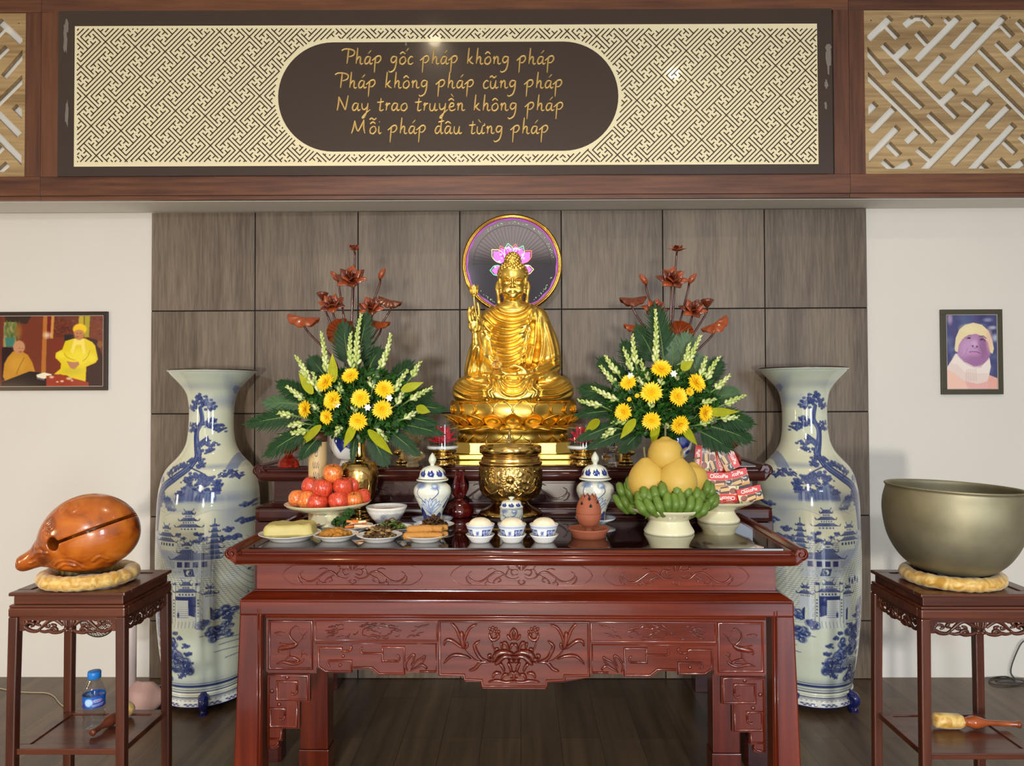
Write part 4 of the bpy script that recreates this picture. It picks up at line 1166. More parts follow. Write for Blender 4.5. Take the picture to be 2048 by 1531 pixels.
# hair curls
rs = random.Random(1); ga = PI*(3-math.sqrt(5))
for (cx_, cy_, cd, rx, ry, rz, n) in ((1026, 548, 4, 30, 32, 26, 260), (1026, 521, 4, 16, 18, 17, 110)):
    for i in range(n):
        zz = 1-2*(i+.5)/n; r = math.sqrt(max(0, 1-zz*zz)); a = i*ga
        nx, nd, nz = r*math.cos(a), r*math.sin(a), zz
        x, y, d = cx_+nx*rx, cy_-nz*rz, cd+nd*ry
        if cx_ and n == 260:
            if d < -2 and y > 541-abs(x-1026)*.02 and abs(x-1026) < 24: continue
            if y > 572: continue
            if abs(x-1026) >= 24 and d < -8 and y > 545 and abs(x-1026) < 23.5: continue
        sd.ell(S(x, y, d), (q_(2.5), q_(2.5), q_(2.5)), q_(.8))
for y in range(546, 590, 5):
    for s in (1, -1):
        w = 25.5+ (2.5 if y < 570 else 0)
        for dd in (-9, -3, 3): sd.ell(S(1026+s*(w-max(0, -dd-4)*.3), y, dd), (q_(2.4),)*3, q_(.8))
# hands: palms and five fingers each
def hand(pal, fingers, thumb, k=2.0):
    CH([p for p, r in pal], [r for p, r in pal], k=4)
    for f_ in fingers: CH([p for p, r in f_], [r for p, r in f_], k=1.6)
    CH([p for p, r in thumb], [r for p, r in thumb], k=2.2)
# raised hand, palm forward, thumb and forefinger closing on the stem
CH([(955, 692, -46), (954, 672, -52)], [7, 6], 4)
E3(952, 655, -53, 12, 5.5, 15, 5); E3(959, 662, -57, 5, 4, 8, 4)
fg = [[((943.5, 648, -55), 3.2), ((941.5, 636, -58), 2.8), ((942.5, 627, -61), 2.4), ((943, 621, -60), 1.9)],
      [((949, 645, -56), 3.3), ((947.5, 632, -60), 2.9), ((949.5, 624, -64), 2.5), ((950, 620, -65), 2.0)],
      [((954.5, 645, -56), 3.3), ((953.5, 634, -62), 2.9), ((953, 634, -70), 2.5), ((954, 640, -72), 2.0)],
      [((960, 647, -56), 3.3), ((961.5, 634, -59), 2.9), ((960.5, 622, -62), 2.5), ((959, 613, -64), 1.9)]]
for f_ in fg: CH([p for p, r in f_], [r for p, r in f_], 1.4)
CH([(961, 665, -57), (964, 655, -60), (962, 647, -65), (958.5, 641, -68)], [4.2, 3.4, 2.8, 2.2], 2)
E3(968, 712, 4, 20, 26, 40, 10); E3(966, 740, -4, 24, 30, 20, 10)
# lap hand, palm up, fingers pointing to the other knee
E3(1042, 747, -64, 17, 11, 5.5, 5)
CH([(1064, 752, -56), (1052, 750, -62)], [8, 7], 4)
for (dy, y0, l) in ((-76, 746, 0), (-71, 744, -4), (-66, 742.5, -4), (-60, 741.5, 0)):
    CH([(1032, y0+3, dy), (1018+l, y0+4, dy-1), (1008+l, y0+1, dy-1), (1001+l*.6, y0-3, dy)], [3.3, 3.0, 2.6, 2.0], 1.4)
CH([(1050, 744, -70), (1040, 737, -72), (1028, 734, -71), (1019, 737, -70)], [4, 3.4, 2.8, 2.1], 2)
Vb, Qb = sd.mesh(1)
me = np_mesh('robed_figure', Vb, Qb, M_gold)
link_mesh('robed_figure', me, bud)
del sd
# lotus bud on its stem
mb = MB()
mb.tube([S(*p) for p in spline([(957, 668, -66), (958, 650, -68), (956, 632, -68), (953, 615, -66), (952, 600, -66)], 5)], q_(1.3), 8)
b = Vector(S(952, 601, -66))
mb.ball(Vector(S(952, 593, -66)), q_(5.5), 10, 8, (1, 1, 1.3))
for i in range(7):
    a = 2*PI*i/7+.3; dr = Vector((math.cos(a)*.55, math.sin(a)*.55, 1))
    mb.petal(b+Vector((math.cos(a)*q_(3), math.sin(a)*q_(3), 0)), dr, Vector((-math.sin(a), math.cos(a), 0)), q_(22), q_(11), .3, -.25, tk=.0015)
mb.build('lotus_bud', M_gold, bud)
# throne -------------------------------------------------------------------
zq = lambda py: zB(py)-BZ0
def petal_row(nm, n, r0, z0, out, up, L, Wd, cup, curl, ph=0, mat=M_gold, sy=.82):
    mb = MB()
    for i in range(n):
        a = 2*PI*(i+ph)/n
        if math.sin(a) > .55: continue                    # rear of the throne stands against the back
        d = Vector((math.cos(a)*out, math.sin(a)*out*sy, up)); c = Vector((math.cos(a)*r0, math.sin(a)*r0*sy, z0))
        mb.petal(c, d, Vector((-math.sin(a), math.cos(a), 0)), L, Wd, cup, curl, tk=.003, nu=8, nv=6, pointed=.35)
    return mb.build(nm, mat, bud)
R0 = q_(118)
zt0 = zq(805)
# thick throne body
sy = .82
mb = MB()
prof = [(q_(104), 0), (q_(104), zq(899)), (q_(98), zq(898)), (q_(98), zq(884)), (q_(104), zq(882)), (q_(106), zq(878)), (q_(108), zq(860)), (q_(100), zq(857)), (q_(106), zq(853)), (q_(118), zq(840)), (q_(122), zq(826)), (q_(122), zq(806)), (q_(118), zq(803.5)), (q_(60), zq(802)), (0, zq(802))]
mb.lathe(prof[3:], 64); mb.xf(Matrix.Diagonal((1, sy, 1, 1)))
mb.build('throne_core', M_gold, bud)
petal_row('upper_petals', 20, q_(122), zq(830), .22, 1, q_(31), q_(44), .34, -.16, .5)
petal_row('middle_petals', 20, q_(112), zq(851), .75, .8, q_(38), q_(44), .34, .2, 0)
petal_row('lower_petals', 20, q_(102), zq(857), 1.1, .35, q_(40), q_(42), .3, .34, .5)
petal_row('drooping_petals', 20, q_(101), zq(857), .42, -1, q_(27), q_(33), -.34, -.1, 0, mat=M_gold)
mb = MB()
mb.lathe([(q_(105), zq(858.5)), (q_(110), zq(856.5)), (q_(105), zq(854.5))], 64); mb.xf(Matrix.Diagonal((1, sy, 1, 1)))
mb.build('waist_ring', M_gold, bud)
mb = MB()
def oct_(rx, ry, cut): 
    return [(-rx+cut, -ry), (rx-cut, -ry), (rx, -ry+cut), (rx, ry-cut), (rx-cut, ry), (-rx+cut, ry), (-rx, ry-cut), (-rx, -ry+cut)]
mb.extrude(oct_(q_(108), q_(93), q_(28)), zq(898), zq(882), 'Z')
mb.extrude(oct_(q_(110), q_(95), q_(29)), zq(900), zq(898), 'Z'); mb.extrude(oct_(q_(110), q_(95), q_(29)), zq(882.5), zq(880), 'Z')
mb.build('octagonal_plinth', M_gold2, bud, fixn=True)
mb = MB(); rs = random.Random(4)
fr = lambda a, b: (a, b)
for i in range(18):
    x = q_(-38+i*4.4); 
    relief(mb, [(x, zq(893)), (x+q_(2), zq(887+rs.uniform(-1, 2))), (x+q_(5), zq(890)), (x+q_(4), zq(894))], .004, .003, -q_(93), fr, n=3)
mb.build('plinth_scrollwork', simple('dark_gold', sc(150, 104, 40), .4, metal=.9), bud)
mb = MB()
rx, ry = q_(116), q_(100)
w = rx
for k, (a, b_) in enumerate(((-1, -.333), (-.333, .333), (.333, 1))):
    mb.box((a*rx+.003, -ry, .0), (b_*rx-.003, -ry+.03, zq(901)), .004)
mb.box((-rx+.006, -ry+.012, 0), (rx-.006, ry, zq(901)-.002), .006)
for s in (1, -1):
    for (z, r) in ((zq(905), .008), (zq(911), .01), (zq(917), .008)): mb.ball((s*(rx-.001), -ry+.02, z), r*1.2, 10, 6, (1, 1.4, 1))
mb.build('foot_block', M_gold2, bud)
# ---------------------------------------------------------------- halo disc
M_mirror = simple('smoked_mirror', sc(128, 122, 128), .05, metal=.85)
def emis(name, col, st, base=None):
    m = simple(name, base or col, .4)
    b = m.node_tree.nodes['Principled BSDF']; b.inputs['Emission Color'].default_value = (*col, 1); b.inputs['Emission Strength'].default_value = st
    return m
M_mag = emis('violet_glow_ring', (.40, .06, .46), .16)
M_pink = emis('violet_light', (.95, .3, 1.0), 2.4); M_wht = emis('white_light', (1, .95, 1), 4.0)
M_grn = emis('green_light', (.25, 1, .4), 1.3); M_red2 = emis('red_light', (1, .2, .12), 1.3); M_yel = emis('yellow_light', (1, .85, .3), 1.6)
HLY = 4.24; hc = P(1024, 527.5, HLY); RH = 97*HLY/F_PX
halo = empty('halo_lamp', (hc.x, HLY, ZT2), 0, 'round lit halo disc with gold rim and glowing violet lotus behind the statue head', 'halo')
hz = hc.z-ZT2; hk = HLY/F_PX
def hring(mb, r, t, y=0, sq=1):
    mb.tube([(r*math.cos(a), y, hz+r*math.sin(a)) for a in np.linspace(0, 2*PI, 73)], t, 10, caps=False, up=(0, 1, 0))
mb = MB(); hring(mb, RH, .0105); hring(mb, RH-.008, .006, -.008); mb.build('gold_rim', M_brass, halo)
mb = MB(); n = 72
V = [(0, 0, hz)]+[((RH-.004)*math.cos(2*PI*i/n), 0, hz+(RH-.004)*math.sin(2*PI*i/n)) for i in range(n)]
mb.add(V, [(0, 1+(i+1) % n, 1+i) for i in range(n)], False); V2 = [(v[0], .012, v[2]) for v in V]; mb.add(V2, [(0, 1+i, 1+(i+1) % n) for i in range(n)], False)
mb.build('mirror_disc', M_mirror, halo)
mb = MB(); r0, r1 = RH*.915, RH*.957
V = []
for i in range(n):
    a = 2*PI*i/n
    for r in (r0+.003*math.sin(18*a), r1): V.append((r*math.cos(a), -.002, hz+r*math.sin(a)))
mb.add(V, [(2*i, 2*((i+1) % n), 2*((i+1) % n)+1, 2*i+1) for i in range(n)], False)
mb.build('violet_ring', M_mag, halo)
mb = MB()
for i in range(60):
    a = 2*PI*i/60
    if math.sin(a) < -.03: continue
    r0, r1 = RH*.45, RH*.80
    d = Vector((math.cos(a), 0, math.sin(a))); t = Vector((-math.sin(a), 0, math.cos(a)))*.0006
    mb.add([d*r0-t+Vector((0, -.0015, hz)), d*r1-t+Vector((0, -.0015, hz)), d*r1+t+Vector((0, -.0015, hz)), d*r0+t+Vector((0, -.0015, hz))], [(0, 1, 2, 3)], False)
pts = [(RH*.80*math.cos(a), -.0016, hz+RH*.80*math.sin(a)) for a in np.linspace(-.03, PI+.03, 50)]
mb.tube(pts, .0006, 4)
mb.build('ray_lines', simple('black_line', (.01, .01, .012), .5), halo)
# scattered sparkle marks round the rim
mb = MB(); rs = random.Random(8)
for i in range(70):
    a = rs.choice((rs.uniform(.1, 1.2), rs.uniform(1.2, 2.2), rs.uniform(-1.1, -.3), rs.uniform(-2.6, -2.0))); r = RH*.855+rs.uniform(-.005, .005)
    p = Vector((r*math.cos(a), -.003, hz+r*math.sin(a))); t = Vector((rs.uniform(-1, 1), 0, rs.uniform(-1, 1))).normalized()*.0022; u = Vector((-t.z, 0, t.x))*.35
    mb.add([p-t-u, p+t-u, p+t+u, p-t+u], [(0, 1, 2, 3)], False)
mb.build('sparkle_marks', emis('pale_green_light', (.6, 1, .5), .7), halo)
# neon lotus: photo pixels
def HP(px, py): 
    return ((px-1024)*hk, -.006, hz-(py-527.5)*hk)
c1_ = lambda x, y: (860+x/6.124, 410+y/6.124)
def neon(nm, m, curves, t=.0022):
    mb = MB()
    for c in curves: mb.tube([HP(*c1_(*p)) for p in spline(c, 7)], t, 6)
    return mb.build(nm, m, halo)
def neonp(nm, mo, mf, tips, base=(1005, 800), w=.34):
    """pointed glowing petals round the head: filled inner glow and bright outline"""
    out = []; mf_ = MB()
    for k_, (tx, ty, ww) in enumerate(tips):
        dx, dy = tx-base[0], ty-base[1]; L_ = math.hypot(dx, dy); nx, ny = -dy/L_, dx/L_
        s0, s1 = .30, 1.0
        lf = [(base[0]+dx*t+nx*ww*q, base[1]+dy*t+ny*ww*q) for t, q in ((.45, .55), (.62, 1), (.82, .9), (.93, .35), (1.0, 0))]
        rt = [(base[0]+dx*t-nx*ww*q, base[1]+dy*t-ny*ww*q) for t, q in ((.93, .35), (.82, .9), (.62, 1), (.45, .55))]
        out.append(lf+rt)
        c = [HP(*c1_(base[0]+(p[0]-base[0])*.93, base[1]+(p[1]-base[1])*.93)) for p in spline(lf+rt, 4)]
        mf_.add([(p[0], -.004-.0004*k_, p[2]) for p in c], [tuple(range(len(c)))[::-1]], False)
    neon(nm, mo, out, .0016); mf_.build('violet_petal_glow', mf, halo)
M_pf = emis('violet_petal_light', (.62, .12, .85), .9)
neonp('green_outline', M_grn, M_pf, [(955, 470, 55), (1140, 500, 50), (735, 800, 60)])
neonp('red_outline', M_red2, M_pf, [(860, 500, 50), (1050, 478, 50), (1245, 560, 60)])
neonp('yellow_outline', M_yel, M_pf, [(758, 545, 65), (1268, 790, 55)])
_unused = ('violet_glow', M_pink, [[(830,610),(850,640),(845,680)], [(880,590),(905,610),(890,650)], [(920,545),(960,530),(990,550)], [(1040,545),(1075,535),(1105,555)], [(1120,600),(1145,640),(1150,680)], [(1180,730),(1205,745),(1190,765)], [(790,755),(815,745),(815,770)]], .005)
mb = MB()
for x_, y_, r_ in ((868,605,.006), (848,692,.006), (880,650,.005), (935,528,.005), (965,522,.006), (985,545,.005), (1040,535,.006), (1062,530,.005), (1095,545,.005), (1135,612,.006), (1150,655,.005), (1195,752,.005), (800,760,.005)): mb.ball(HP(*c1_(x_, y_)), r_, 10, 6, (1.3, .5, 1))
mb.build('white_glow', M_pink, halo)
mb = MB(); mb.tube([(0, .02, hz-RH*.98), (0, .02, .0)], .008, 10); mb.tube([(-.07, .0, .006), (.07, .0, .006)], .006, 8); mb.build('support_stem', M_brass, halo)
# ================================================================ tall porcelain floor vases
M_porc = painted('painted_porcelain_glaze', .07, .5)
B1 = (.17, .22, .42); B2 = (.34, .40, .58); B3 = (.56, .61, .70); CREAM = (.77, .80, .73); CR2 = (.83, .81, .69)
def vase_canvas():
    cv = Canvas(305, 730, 515, 1420, 2.0, CREAM); rs = random.Random(21)
    cv.blob(380, 985, 90, 70, CR2, .7, .9); cv.blob(420, 900, 60, 120, CR2, .4, .9)
    for (x, y, rx, ry, a) in ((450,800,30,10,.35),(470,850,10,36,.55),(462,790,9,28,.6),(440,985,50,10,.6),(400,990,40,14,.5),(480,1010,20,40,.5),(350,820,30,8,.3),(445,925,30,4,.5),(380,770,60,6,.25),(430,1260,50,6,.3),(410,1330,50,6,.4)):
        cv.blob(x, y, rx, ry, B2, a*.8, .8)
    for (x, y) in ((462,790),(470,905),(478,880)): cv.poly([(x-8,y+26),(x-4,y-14),(x+2,y-22),(x+7,y-8),(x+9,y+26)], B2, .6)
    def foli(pts, r=6):
        for (x, y) in pts:
            for q in range(24):
                a = rs.uniform(0, 2*PI); d = rs.uniform(0, r*1.35)
                X, Y = x+d*math.cos(a)*1.3, y+d*math.sin(a)*.7
                rr = rs.uniform(.45, .85)*r*.6
                cv.blob(X, Y, rr, rr*.85, B1, .9, .25); cv.blob(X-rr*.2, Y-rr*.25, rr*.6, rr*.5, B2, .85, .4)
                if q % 3 == 0: cv.blob(X, Y+rr*.1, rr*.2, rr*.2, B3, .7, .5)
    def trunk(pts, w0, w1):
        cv.line(pts, lambda t: w0+(w1-w0)*t+1.5, B1, .95); cv.line(pts, lambda t: (w0+(w1-w0)*t)*.7, B2, .8)
        for q in range(7):
            o = rs.uniform(-.35, .35)*w0
            cv.line([(p[0]+o+rs.uniform(-1, 1), p[1]+rs.uniform(-2, 2)) for p in pts], rs.uniform(.8, 2), rs.choice((B1, B1, B3)), .6)
    trunk([(333,1200),(328,1120),(330,1060),(335,1010),(346,968),(375,945),(400,925),(408,903)], 20, 9)
    trunk([(408,903),(400,882),(398,858),(408,838),(404,812)], 12, 5)
    for br in ([(400,925),(425,935),(445,948)], [(405,880),(420,868)], [(346,965),(330,945)], [(372,948),(350,938)], [(398,858),(385,846)], [(455,945),(475,935),(485,950)]): cv.line(br, 2.4, B1)
    foli([(405,793),(393,802),(385,812),(418,802),(424,812),(410,806)], 7); foli([(425,838),(433,848),(416,846),(388,846),(383,856),(440,856)], 6)
    foli([(418,877),(430,884),(424,895),(410,884)], 6); foli([(398,915),(412,912),(385,922),(370,928),(420,922),(360,936)], 6)
    foli([(410,942),(425,944),(440,948),(452,956),(400,950),(430,955)], 7); foli([(470,935),(480,943),(463,940)], 5)
    foli([(345,978),(332,985),(358,985),(368,990),(340,995),(372,1000)], 7); foli([(325,960),(335,950)], 6); foli([(345,900),(355,890),(340,910)], 4); foli([(322,1040),(326,1052),(318,1062)], 6)
    foli([(475,1045),(485,1060),(470,1060)], 6); foli([(480,1110),(488,1130),(478,1150),(486,1172),(474,1180)], 8); foli([(500,1000),(496,1030)], 6)
    # waterfall crag
    for (x, y, w, h) in ((408,972,22,16),(440,978,16,12),(390,980,10,10),(455,970,7,6)):
        cv.poly([(x-w,y+h),(x-w*.8,y-h*.2),(x-w*.3,y-h),(x+w*.4,y-h*.8),(x+w,y),(x+w,y+h)], B2, .8); foli([(x-w*.5,y-h*.6),(x,y-h),(x+w*.5,y-h*.5)], 3.5)
        for q in range(5): cv.line([(x-w*.7+q*w*.35, y-h*.4), (x-w*.75+q*w*.35, y+h)], 1, B1, .7)
    cv.blob(418, 996, 60, 7, CREAM, .75, .6)
    for q in range(6): cv.line([(300+q*60, 1008+8*math.sin(q)), (330+q*60, 1005), (360+q*60, 1010)], 2, B3, .35)
    # tiled court
    cv.poly([(325,1070),(345,1060),(500,1105),(500,1215),(340,1215),(318,1130)], (.80,.82,.74), 1)
    for q in range(38): cv.line([(318, 1064+q*4), (500, 1070+q*4)], .7, B2, .8, sm=False)
    for q in range(44): cv.line([(300+q*7-40, 1060), (300+q*7+46, 1215)], .7, B2, .7, sm=False)
    def roof(x, y, w, h, lift=4):
        cv.poly([(x-w/2,y),(x-w*.36,y-h*.55),(x-w*.28,y-h),(x+w*.28,y-h),(x+w*.36,y-h*.55),(x+w/2,y)], B1, .95)
        for q in range(int(w/2.2)): cv.line([(x-w*.28+q*w*.56/(w/2.2), y-h), (x-w*.45+q*w*.9/(w/2.2), y)], .5, B3, .8, sm=False)
        cv.line([(x-w*.34, y-h*.5), (x-w*.5, y-.5), (x-w*.58, y-lift)], 1.5, B1); cv.line([(x+w*.34, y-h*.5), (x+w*.5, y-.5), (x+w*.58, y-lift)], 1.5, B1)
        cv.line([(x-w*.5, y+1), (x+w*.5, y+1)], 1.1, CR2, .9, sm=False)
    def hall(x, y, w, tiers=2, h=9):
        for t in range(tiers):
            ww = w*(.45+.55*t/(max(1, tiers-1))) if tiers > 1 else w
            yy = y-(tiers-1-t)*h*1.35
            cv.poly([(x-ww*.34,yy),(x+ww*.34,yy),(x+ww*.34,yy+h*.55),(x-ww*.34,yy+h*.55)], CREAM, 1)
            for q in range(5): cv.poly([(x-ww*.3+q*ww*.13,yy+1),(x-ww*.22+q*ww*.13,yy+1),(x-ww*.22+q*ww*.13,yy+h*.5),(x-ww*.3+q*ww*.13,yy+h*.5)], B1, .9)
            roof(x, yy, ww, h*.75)
        cv.line([(x-w*.14, y-(tiers-1)*h*1.35-h*.75), (x-w*.2, y-(tiers-1)*h*1.35-h*1.15)], 1.4, B1); cv.line([(x+w*.14, y-(tiers-1)*h*1.35-h*.75), (x+w*.2, y-(tiers-1)*h*1.35-h*1.15)], 1.4, B1)
    cv.poly([(322,1052),(345,1045),(392,1088),(392,1130),(350,1092)], (.66,.70,.74), 1)
    for q in range(20): cv.line([(325+q*3.4, 1054+q*2), (325+q*3.4, 1064+q*3)], .8, B1, .6, sm=False)
    hall(410, 1036, 48, 3, 9); foli([(428,1050),(436,1058),(425,1062)], 5); foli([(390,1050),(400,1056)], 4)
    hall(364, 1054, 38, 2, 10); cv.poly([(345,1064),(388,1064),(386,1080),(352,1080)], CREAM, 1)
    for q in range(5): cv.poly([(350+q*7,1066),(354+q*7,1066),(354+q*7,1071),(350+q*7,1071)], B1)
    roof(364, 1064, 46, 7)
    hall(408, 1084, 34, 2, 10); roof(420, 1097, 86, 13, 6)
    cv.poly([(386,1097),(452,1097),(452,1113),(386,1113)], (.70,.72,.74), 1)
    for q in range(4): cv.poly([(390+q*15,1100),(400+q*15,1100),(400+q*15,1111),(390+q*15,1111)], B1)
    cv.poly([(380,1113),(450,1113),(456,1130),(384,1130)], (.70,.74,.76), 1)
    for q in range(60): cv.blob(rs.uniform(380,455), rs.uniform(1113,1130), .7, .7, B2, .7)
    cv.poly([(402,1114),(420,1113),(424,1127),(406,1128)], B1, .95); cv.blob(413, 1120.5, 5.5, 5, CREAM, 1, .1); cv.poly([(413,1115.5),(418,1118),(418,1123),(413,1125.5),(411,1121),(414,1119)], B1)
    for t in range(6):                                            # pagoda tower
        w = 12+t*3.4; y = 1036+t*10.5
        cv.poly([(455-w*.3,y),(455+w*.3,y),(455+w*.34,y+7),(455-w*.34,y+7)], B2, 1); roof(455, y, w, 5, 3)
    cv.line([(455,1031),(455,1021)], 1.4, B1)
    # gate
    cv.poly([(362,1165),(382,1165),(382,1212),(362,1212)], (.72,.75,.78)); cv.poly([(438,1165),(458,1165),(458,1212),(438,1212)], (.72,.75,.78))
    for xg in (370, 449):
        cv.poly([(xg-4,1210),(xg-4,1190),(xg,1182),(xg+5,1190),(xg+5,1210)], CREAM); cv.poly([(xg+1,1210),(xg+1,1186),(xg+5,1191),(xg+5,1210)], B1); hall(xg, 1163, 24, 2, 8)
    cv.poly([(385,1160),(432,1160),(432,1212),(385,1212)], (.78,.80,.78)); cv.poly([(388,1165),(428,1165),(428,1172),(388,1172)], B1)
    cv.poly([(412,1170),(427,1170),(425,1204),(413,1200)], B1); 
    for q in range(8): cv.line([(390,1176+q*4),(412,1176+q*4)], .6, B2, .9, sm=False)
    for xg in (384, 430):
        cv.poly([(xg-4,1145),(xg+3,1145),(xg+3,1214),(xg-4,1214)], CREAM); cv.line([(xg-4,1145),(xg-4,1214)], .8, B1, sm=False); cv.line([(xg+3,1145),(xg+3,1214)], .8, B1, sm=False)
        for q in range(6): cv.blob(xg, 1172+q*6, 1.3, 1.8, B1); 
        foli([(xg, 1142)], 3)
    hall(408, 1158, 46, 2, 10)
    cv.poly([(384,1213),(432,1213),(440,1224),(380,1224)], (.78,.80,.76)); 
    for q in range(9): cv.line([(380+q*7,1213),(378+q*7,1224)], .7, B1, .8, sm=False)
    for (x, y) in ((345,1140),(352,1136),(359,1140),(366,1137),(393,1200)): cv.blob(x, y, 2.2, 5, B1, .95, .3); cv.blob(x, y-5, 1.3, 1.5, B2)
    # water and rocks
    cv.blob(420, 1262, 70, 26, CREAM, .9, .5); cv.blob(420, 1310, 60, 18, (.78,.82,.76), .9, .5)
    def rocks(pts, r):
        for (x, y) in pts:
            for q in range(5):
                X = x+rs.uniform(-r, r)*.8; Y = y+rs.uniform(-r, r)*.8; rr = rs.uniform(.4, .8)*r
                cv.blob(X, Y, rr, rr*.85, B1, .8, .2)
                for e in range(4):
                    a0 = rs.uniform(0, 6); cv.line([(X+rr*(.8-.2*e)*math.cos(a0+t), Y+rr*(.75-.2*e)*math.sin(a0+t)) for t in (0, .6, 1.2, 1.8)], 1.3, (B3, B2, CREAM, B2)[e], .8)
    rocks([(340,1215),(345,1235),(352,1250),(350,1270),(362,1265),(378,1262),(385,1280),(370,1290),(352,1300),(345,1320),(365,1318),(382,1300),(395,1290),(402,1305),(372,1240),(340,1190)], 13)
    for q in range(9): cv.line([(362+20*math.cos(t)*(1-q*.09), 1302+20*math.sin(t)*(1-q*.09)) for t in np.linspace(2.6, 6.2, 7)], 1.2, (CREAM, B2)[q % 2], .9)
    rocks([(437,1222),(448,1232),(462,1235),(472,1225),(455,1245),(478,1240),(465,1205),(478,1200)], 10)
    foli([(385,1235),(395,1243),(405,1258),(410,1275),(412,1292),(405,1308),(396,1318)], 5); foli([(440,1215),(460,1208),(475,1212)], 5); foli([(365,1220),(350,1205)], 5)
    for y, x in ((1242,432),(1252,455),(1262,462),(1275,455),(1290,470)): cv.line([(x,y),(x+18,y-2),(x+40,y+1)], 1.4, B1, .7)
    # foot bands
    for y, w, c in ((1339, 5, B1), (1333.5, 1.3, B1), (1346.5, 1.6, B2), (1351.5, 2, B1)): cv.line([(300, y), (520, y)], w, c, 1, sm=False)
    # neck rim
    cv.blob(420, 745, 100, 6, (.70,.75,.70), .5, .8)
    return cv
VCV = vase_canvas()
VPROF = [(738,83),(739.5,84),(742,82),(750,76),(760,66),(771,57),(780,50),(790,46),(813,42.5),(840,42.2),(860,43),(882,46),(895,51),(906,58),(917,68),(929,79),(940,85),(952,89.5),(975,94),(998,96),(1045,97),(1100,97),(1184,95),(1230,92),(1277,87),(1323,80),(1340,76.5),(1352,74)]
kV = 4.06/F_PX
def vase(axis_px, lab, lean, mirror, foot_ph):
    base = P(axis_px, 1393, 4.06); base.z = 0
    root = empty('floor_vase', base, 0, lab, 'vase', 'tall blue and white floor vases')
    zf = lambda y: CAM_Z+(794-y)*kV
    # body ---
    ys = np.linspace(738, 1352, 470); rr = np.interp(ys, [p[0] for p in VPROF], [p[1] for p in VPROF])
    rr = np.convolve(np.pad(rr, 5, mode='edge'), np.ones(11)/11, 'valid'); rr[:4] = [82.5, 84, 84, 83]
    fr = np.linspace(-PI/2-.12, PI/2+.12, 300); bk = np.linspace(PI/2+.12, 3*PI/2-.12, 50)[1:-1]
    ang = np.concatenate([fr, bk]); m = len(ang)
    A2, Y2 = np.meshgrid(ang, ys); R2 = np.repeat(rr[:, None], m, 1)
    X = R2*kV*np.sin(A2); Yw = -R2*kV*np.cos(A2); Z = zf(Y2)
    V = np.stack([X, Yw, Z], -1).reshape(-1, 3)
    px = R2*np.sin(A2)*(-1 if mirror else 1)+409
    col = VCV.sample(px, Y2).reshape(-1, 3)
    n = len(ys); ii = np.arange(n-1)[:, None]*m; jj = np.arange(m)[None, :]; j2 = (jj+1) % m
    Q = np.stack([ii+jj, ii+m+jj, ii+m+j2, ii+j2], -1).reshape(-1, 4)
    V = V*1.0; V[:, 0] += (V[:, 2]-.11)*lean
    me = np_mesh('vase_body', V, Q, M_porc); set_paint(me, col); link_mesh('vase_body', me, root)
    zt = zf(738); lx = (zt-.11)*lean
    MB().lathe([(.80*83*kV, zt-.012), (82.5*kV, zt+.001), (84.6*kV, zt+.002), (84.8*kV, zt-.004), (83*kV, zt-.006)], 72, c=(lx, 0, 0)).build('dark_rim', M_rimd, root)
    mb = MB(); mb.lathe([(0, zf(900)), (40*kV, zf(890)), (40*kV, zf(800)), (54*kV, zf(768)), (80*kV, zf(741))], 48, c=(lx, 0, 0)); mb.build('inner_neck', M_celadon, root)
    # stand ---
    zb = zf(1352)
    mb = MB(); mb.lathe([(0, zb-.001), (74*kV, zb-.001), (76*kV, zb-.005), (76*kV, zb-.012), (73*kV, zb-.018), (74*kV, zb-.022)], 64)
    mb.build('foot_ring', M_celadon, root)
    def fn(w, r, z): return 1+.02*math.sin(4*w+foot_ph)
    prof = [(60*kV, .03), (72*kV, .028), (77*kV, .035), (77*kV, .05), (73*kV, .062), (74*kV, .078), (77*kV, .086), (77*kV, zb-.023), (70*kV, zb-.0225)]
    cv2 = Canvas(0, 0, 400, 60, 2, (.84, .85, .82))
    for q in range(50):
        cv2.blob(4+q*8, 22, 1.6, 1.6, (.06, .08, .25)); 
        if q % 4 < 3: cv2.blob(6+q*8, 36, 3.2, 2.6, (.1, .14, .42), .9, .3); cv2.blob(10+q*8, 42, 2.4, 3.4, (.1, .14, .42), .9, .3)
    for y, w, c in ((3, 3, (.12, .16, .48)), (12, 2.4, (.2, .26, .52)), (53, 11, (.06, .09, .4))): cv2.line([(0, y), (400, y)], w, c, 1, sm=False)
    zz = np.interp(np.linspace(0, 1, 44), np.linspace(0, 1, len(prof)), [p[1] for p in prof]); r3 = np.interp(np.linspace(0, 1, 44), np.linspace(0, 1, len(prof)), [p[0] for p in prof])
    aa = np.linspace(0, 2*PI, 361)[:-1]; AA, I3 = np.meshgrid(aa, np.arange(44)); 
    V = np.stack([r3[I3]*np.cos(AA), r3[I3]*np.sin(AA), zz[I3]], -1).reshape(-1, 3)
    ii = np.arange(43)[:, None]*360; jj = np.arange(360)[None, :]; j2 = (jj+1) % 360
    Q = np.stack([ii+jj, ii+j2, ii+360+j2, ii+360+jj], -1).reshape(-1, 4)
    me = np_mesh('stand', V, Q, M_porc); set_paint(me, cv2.sample(AA/(2*PI)*399, 60-(zz[I3]-.028)/(zb-.05)*59).reshape(-1, 3)); link_mesh('stand', me, root)
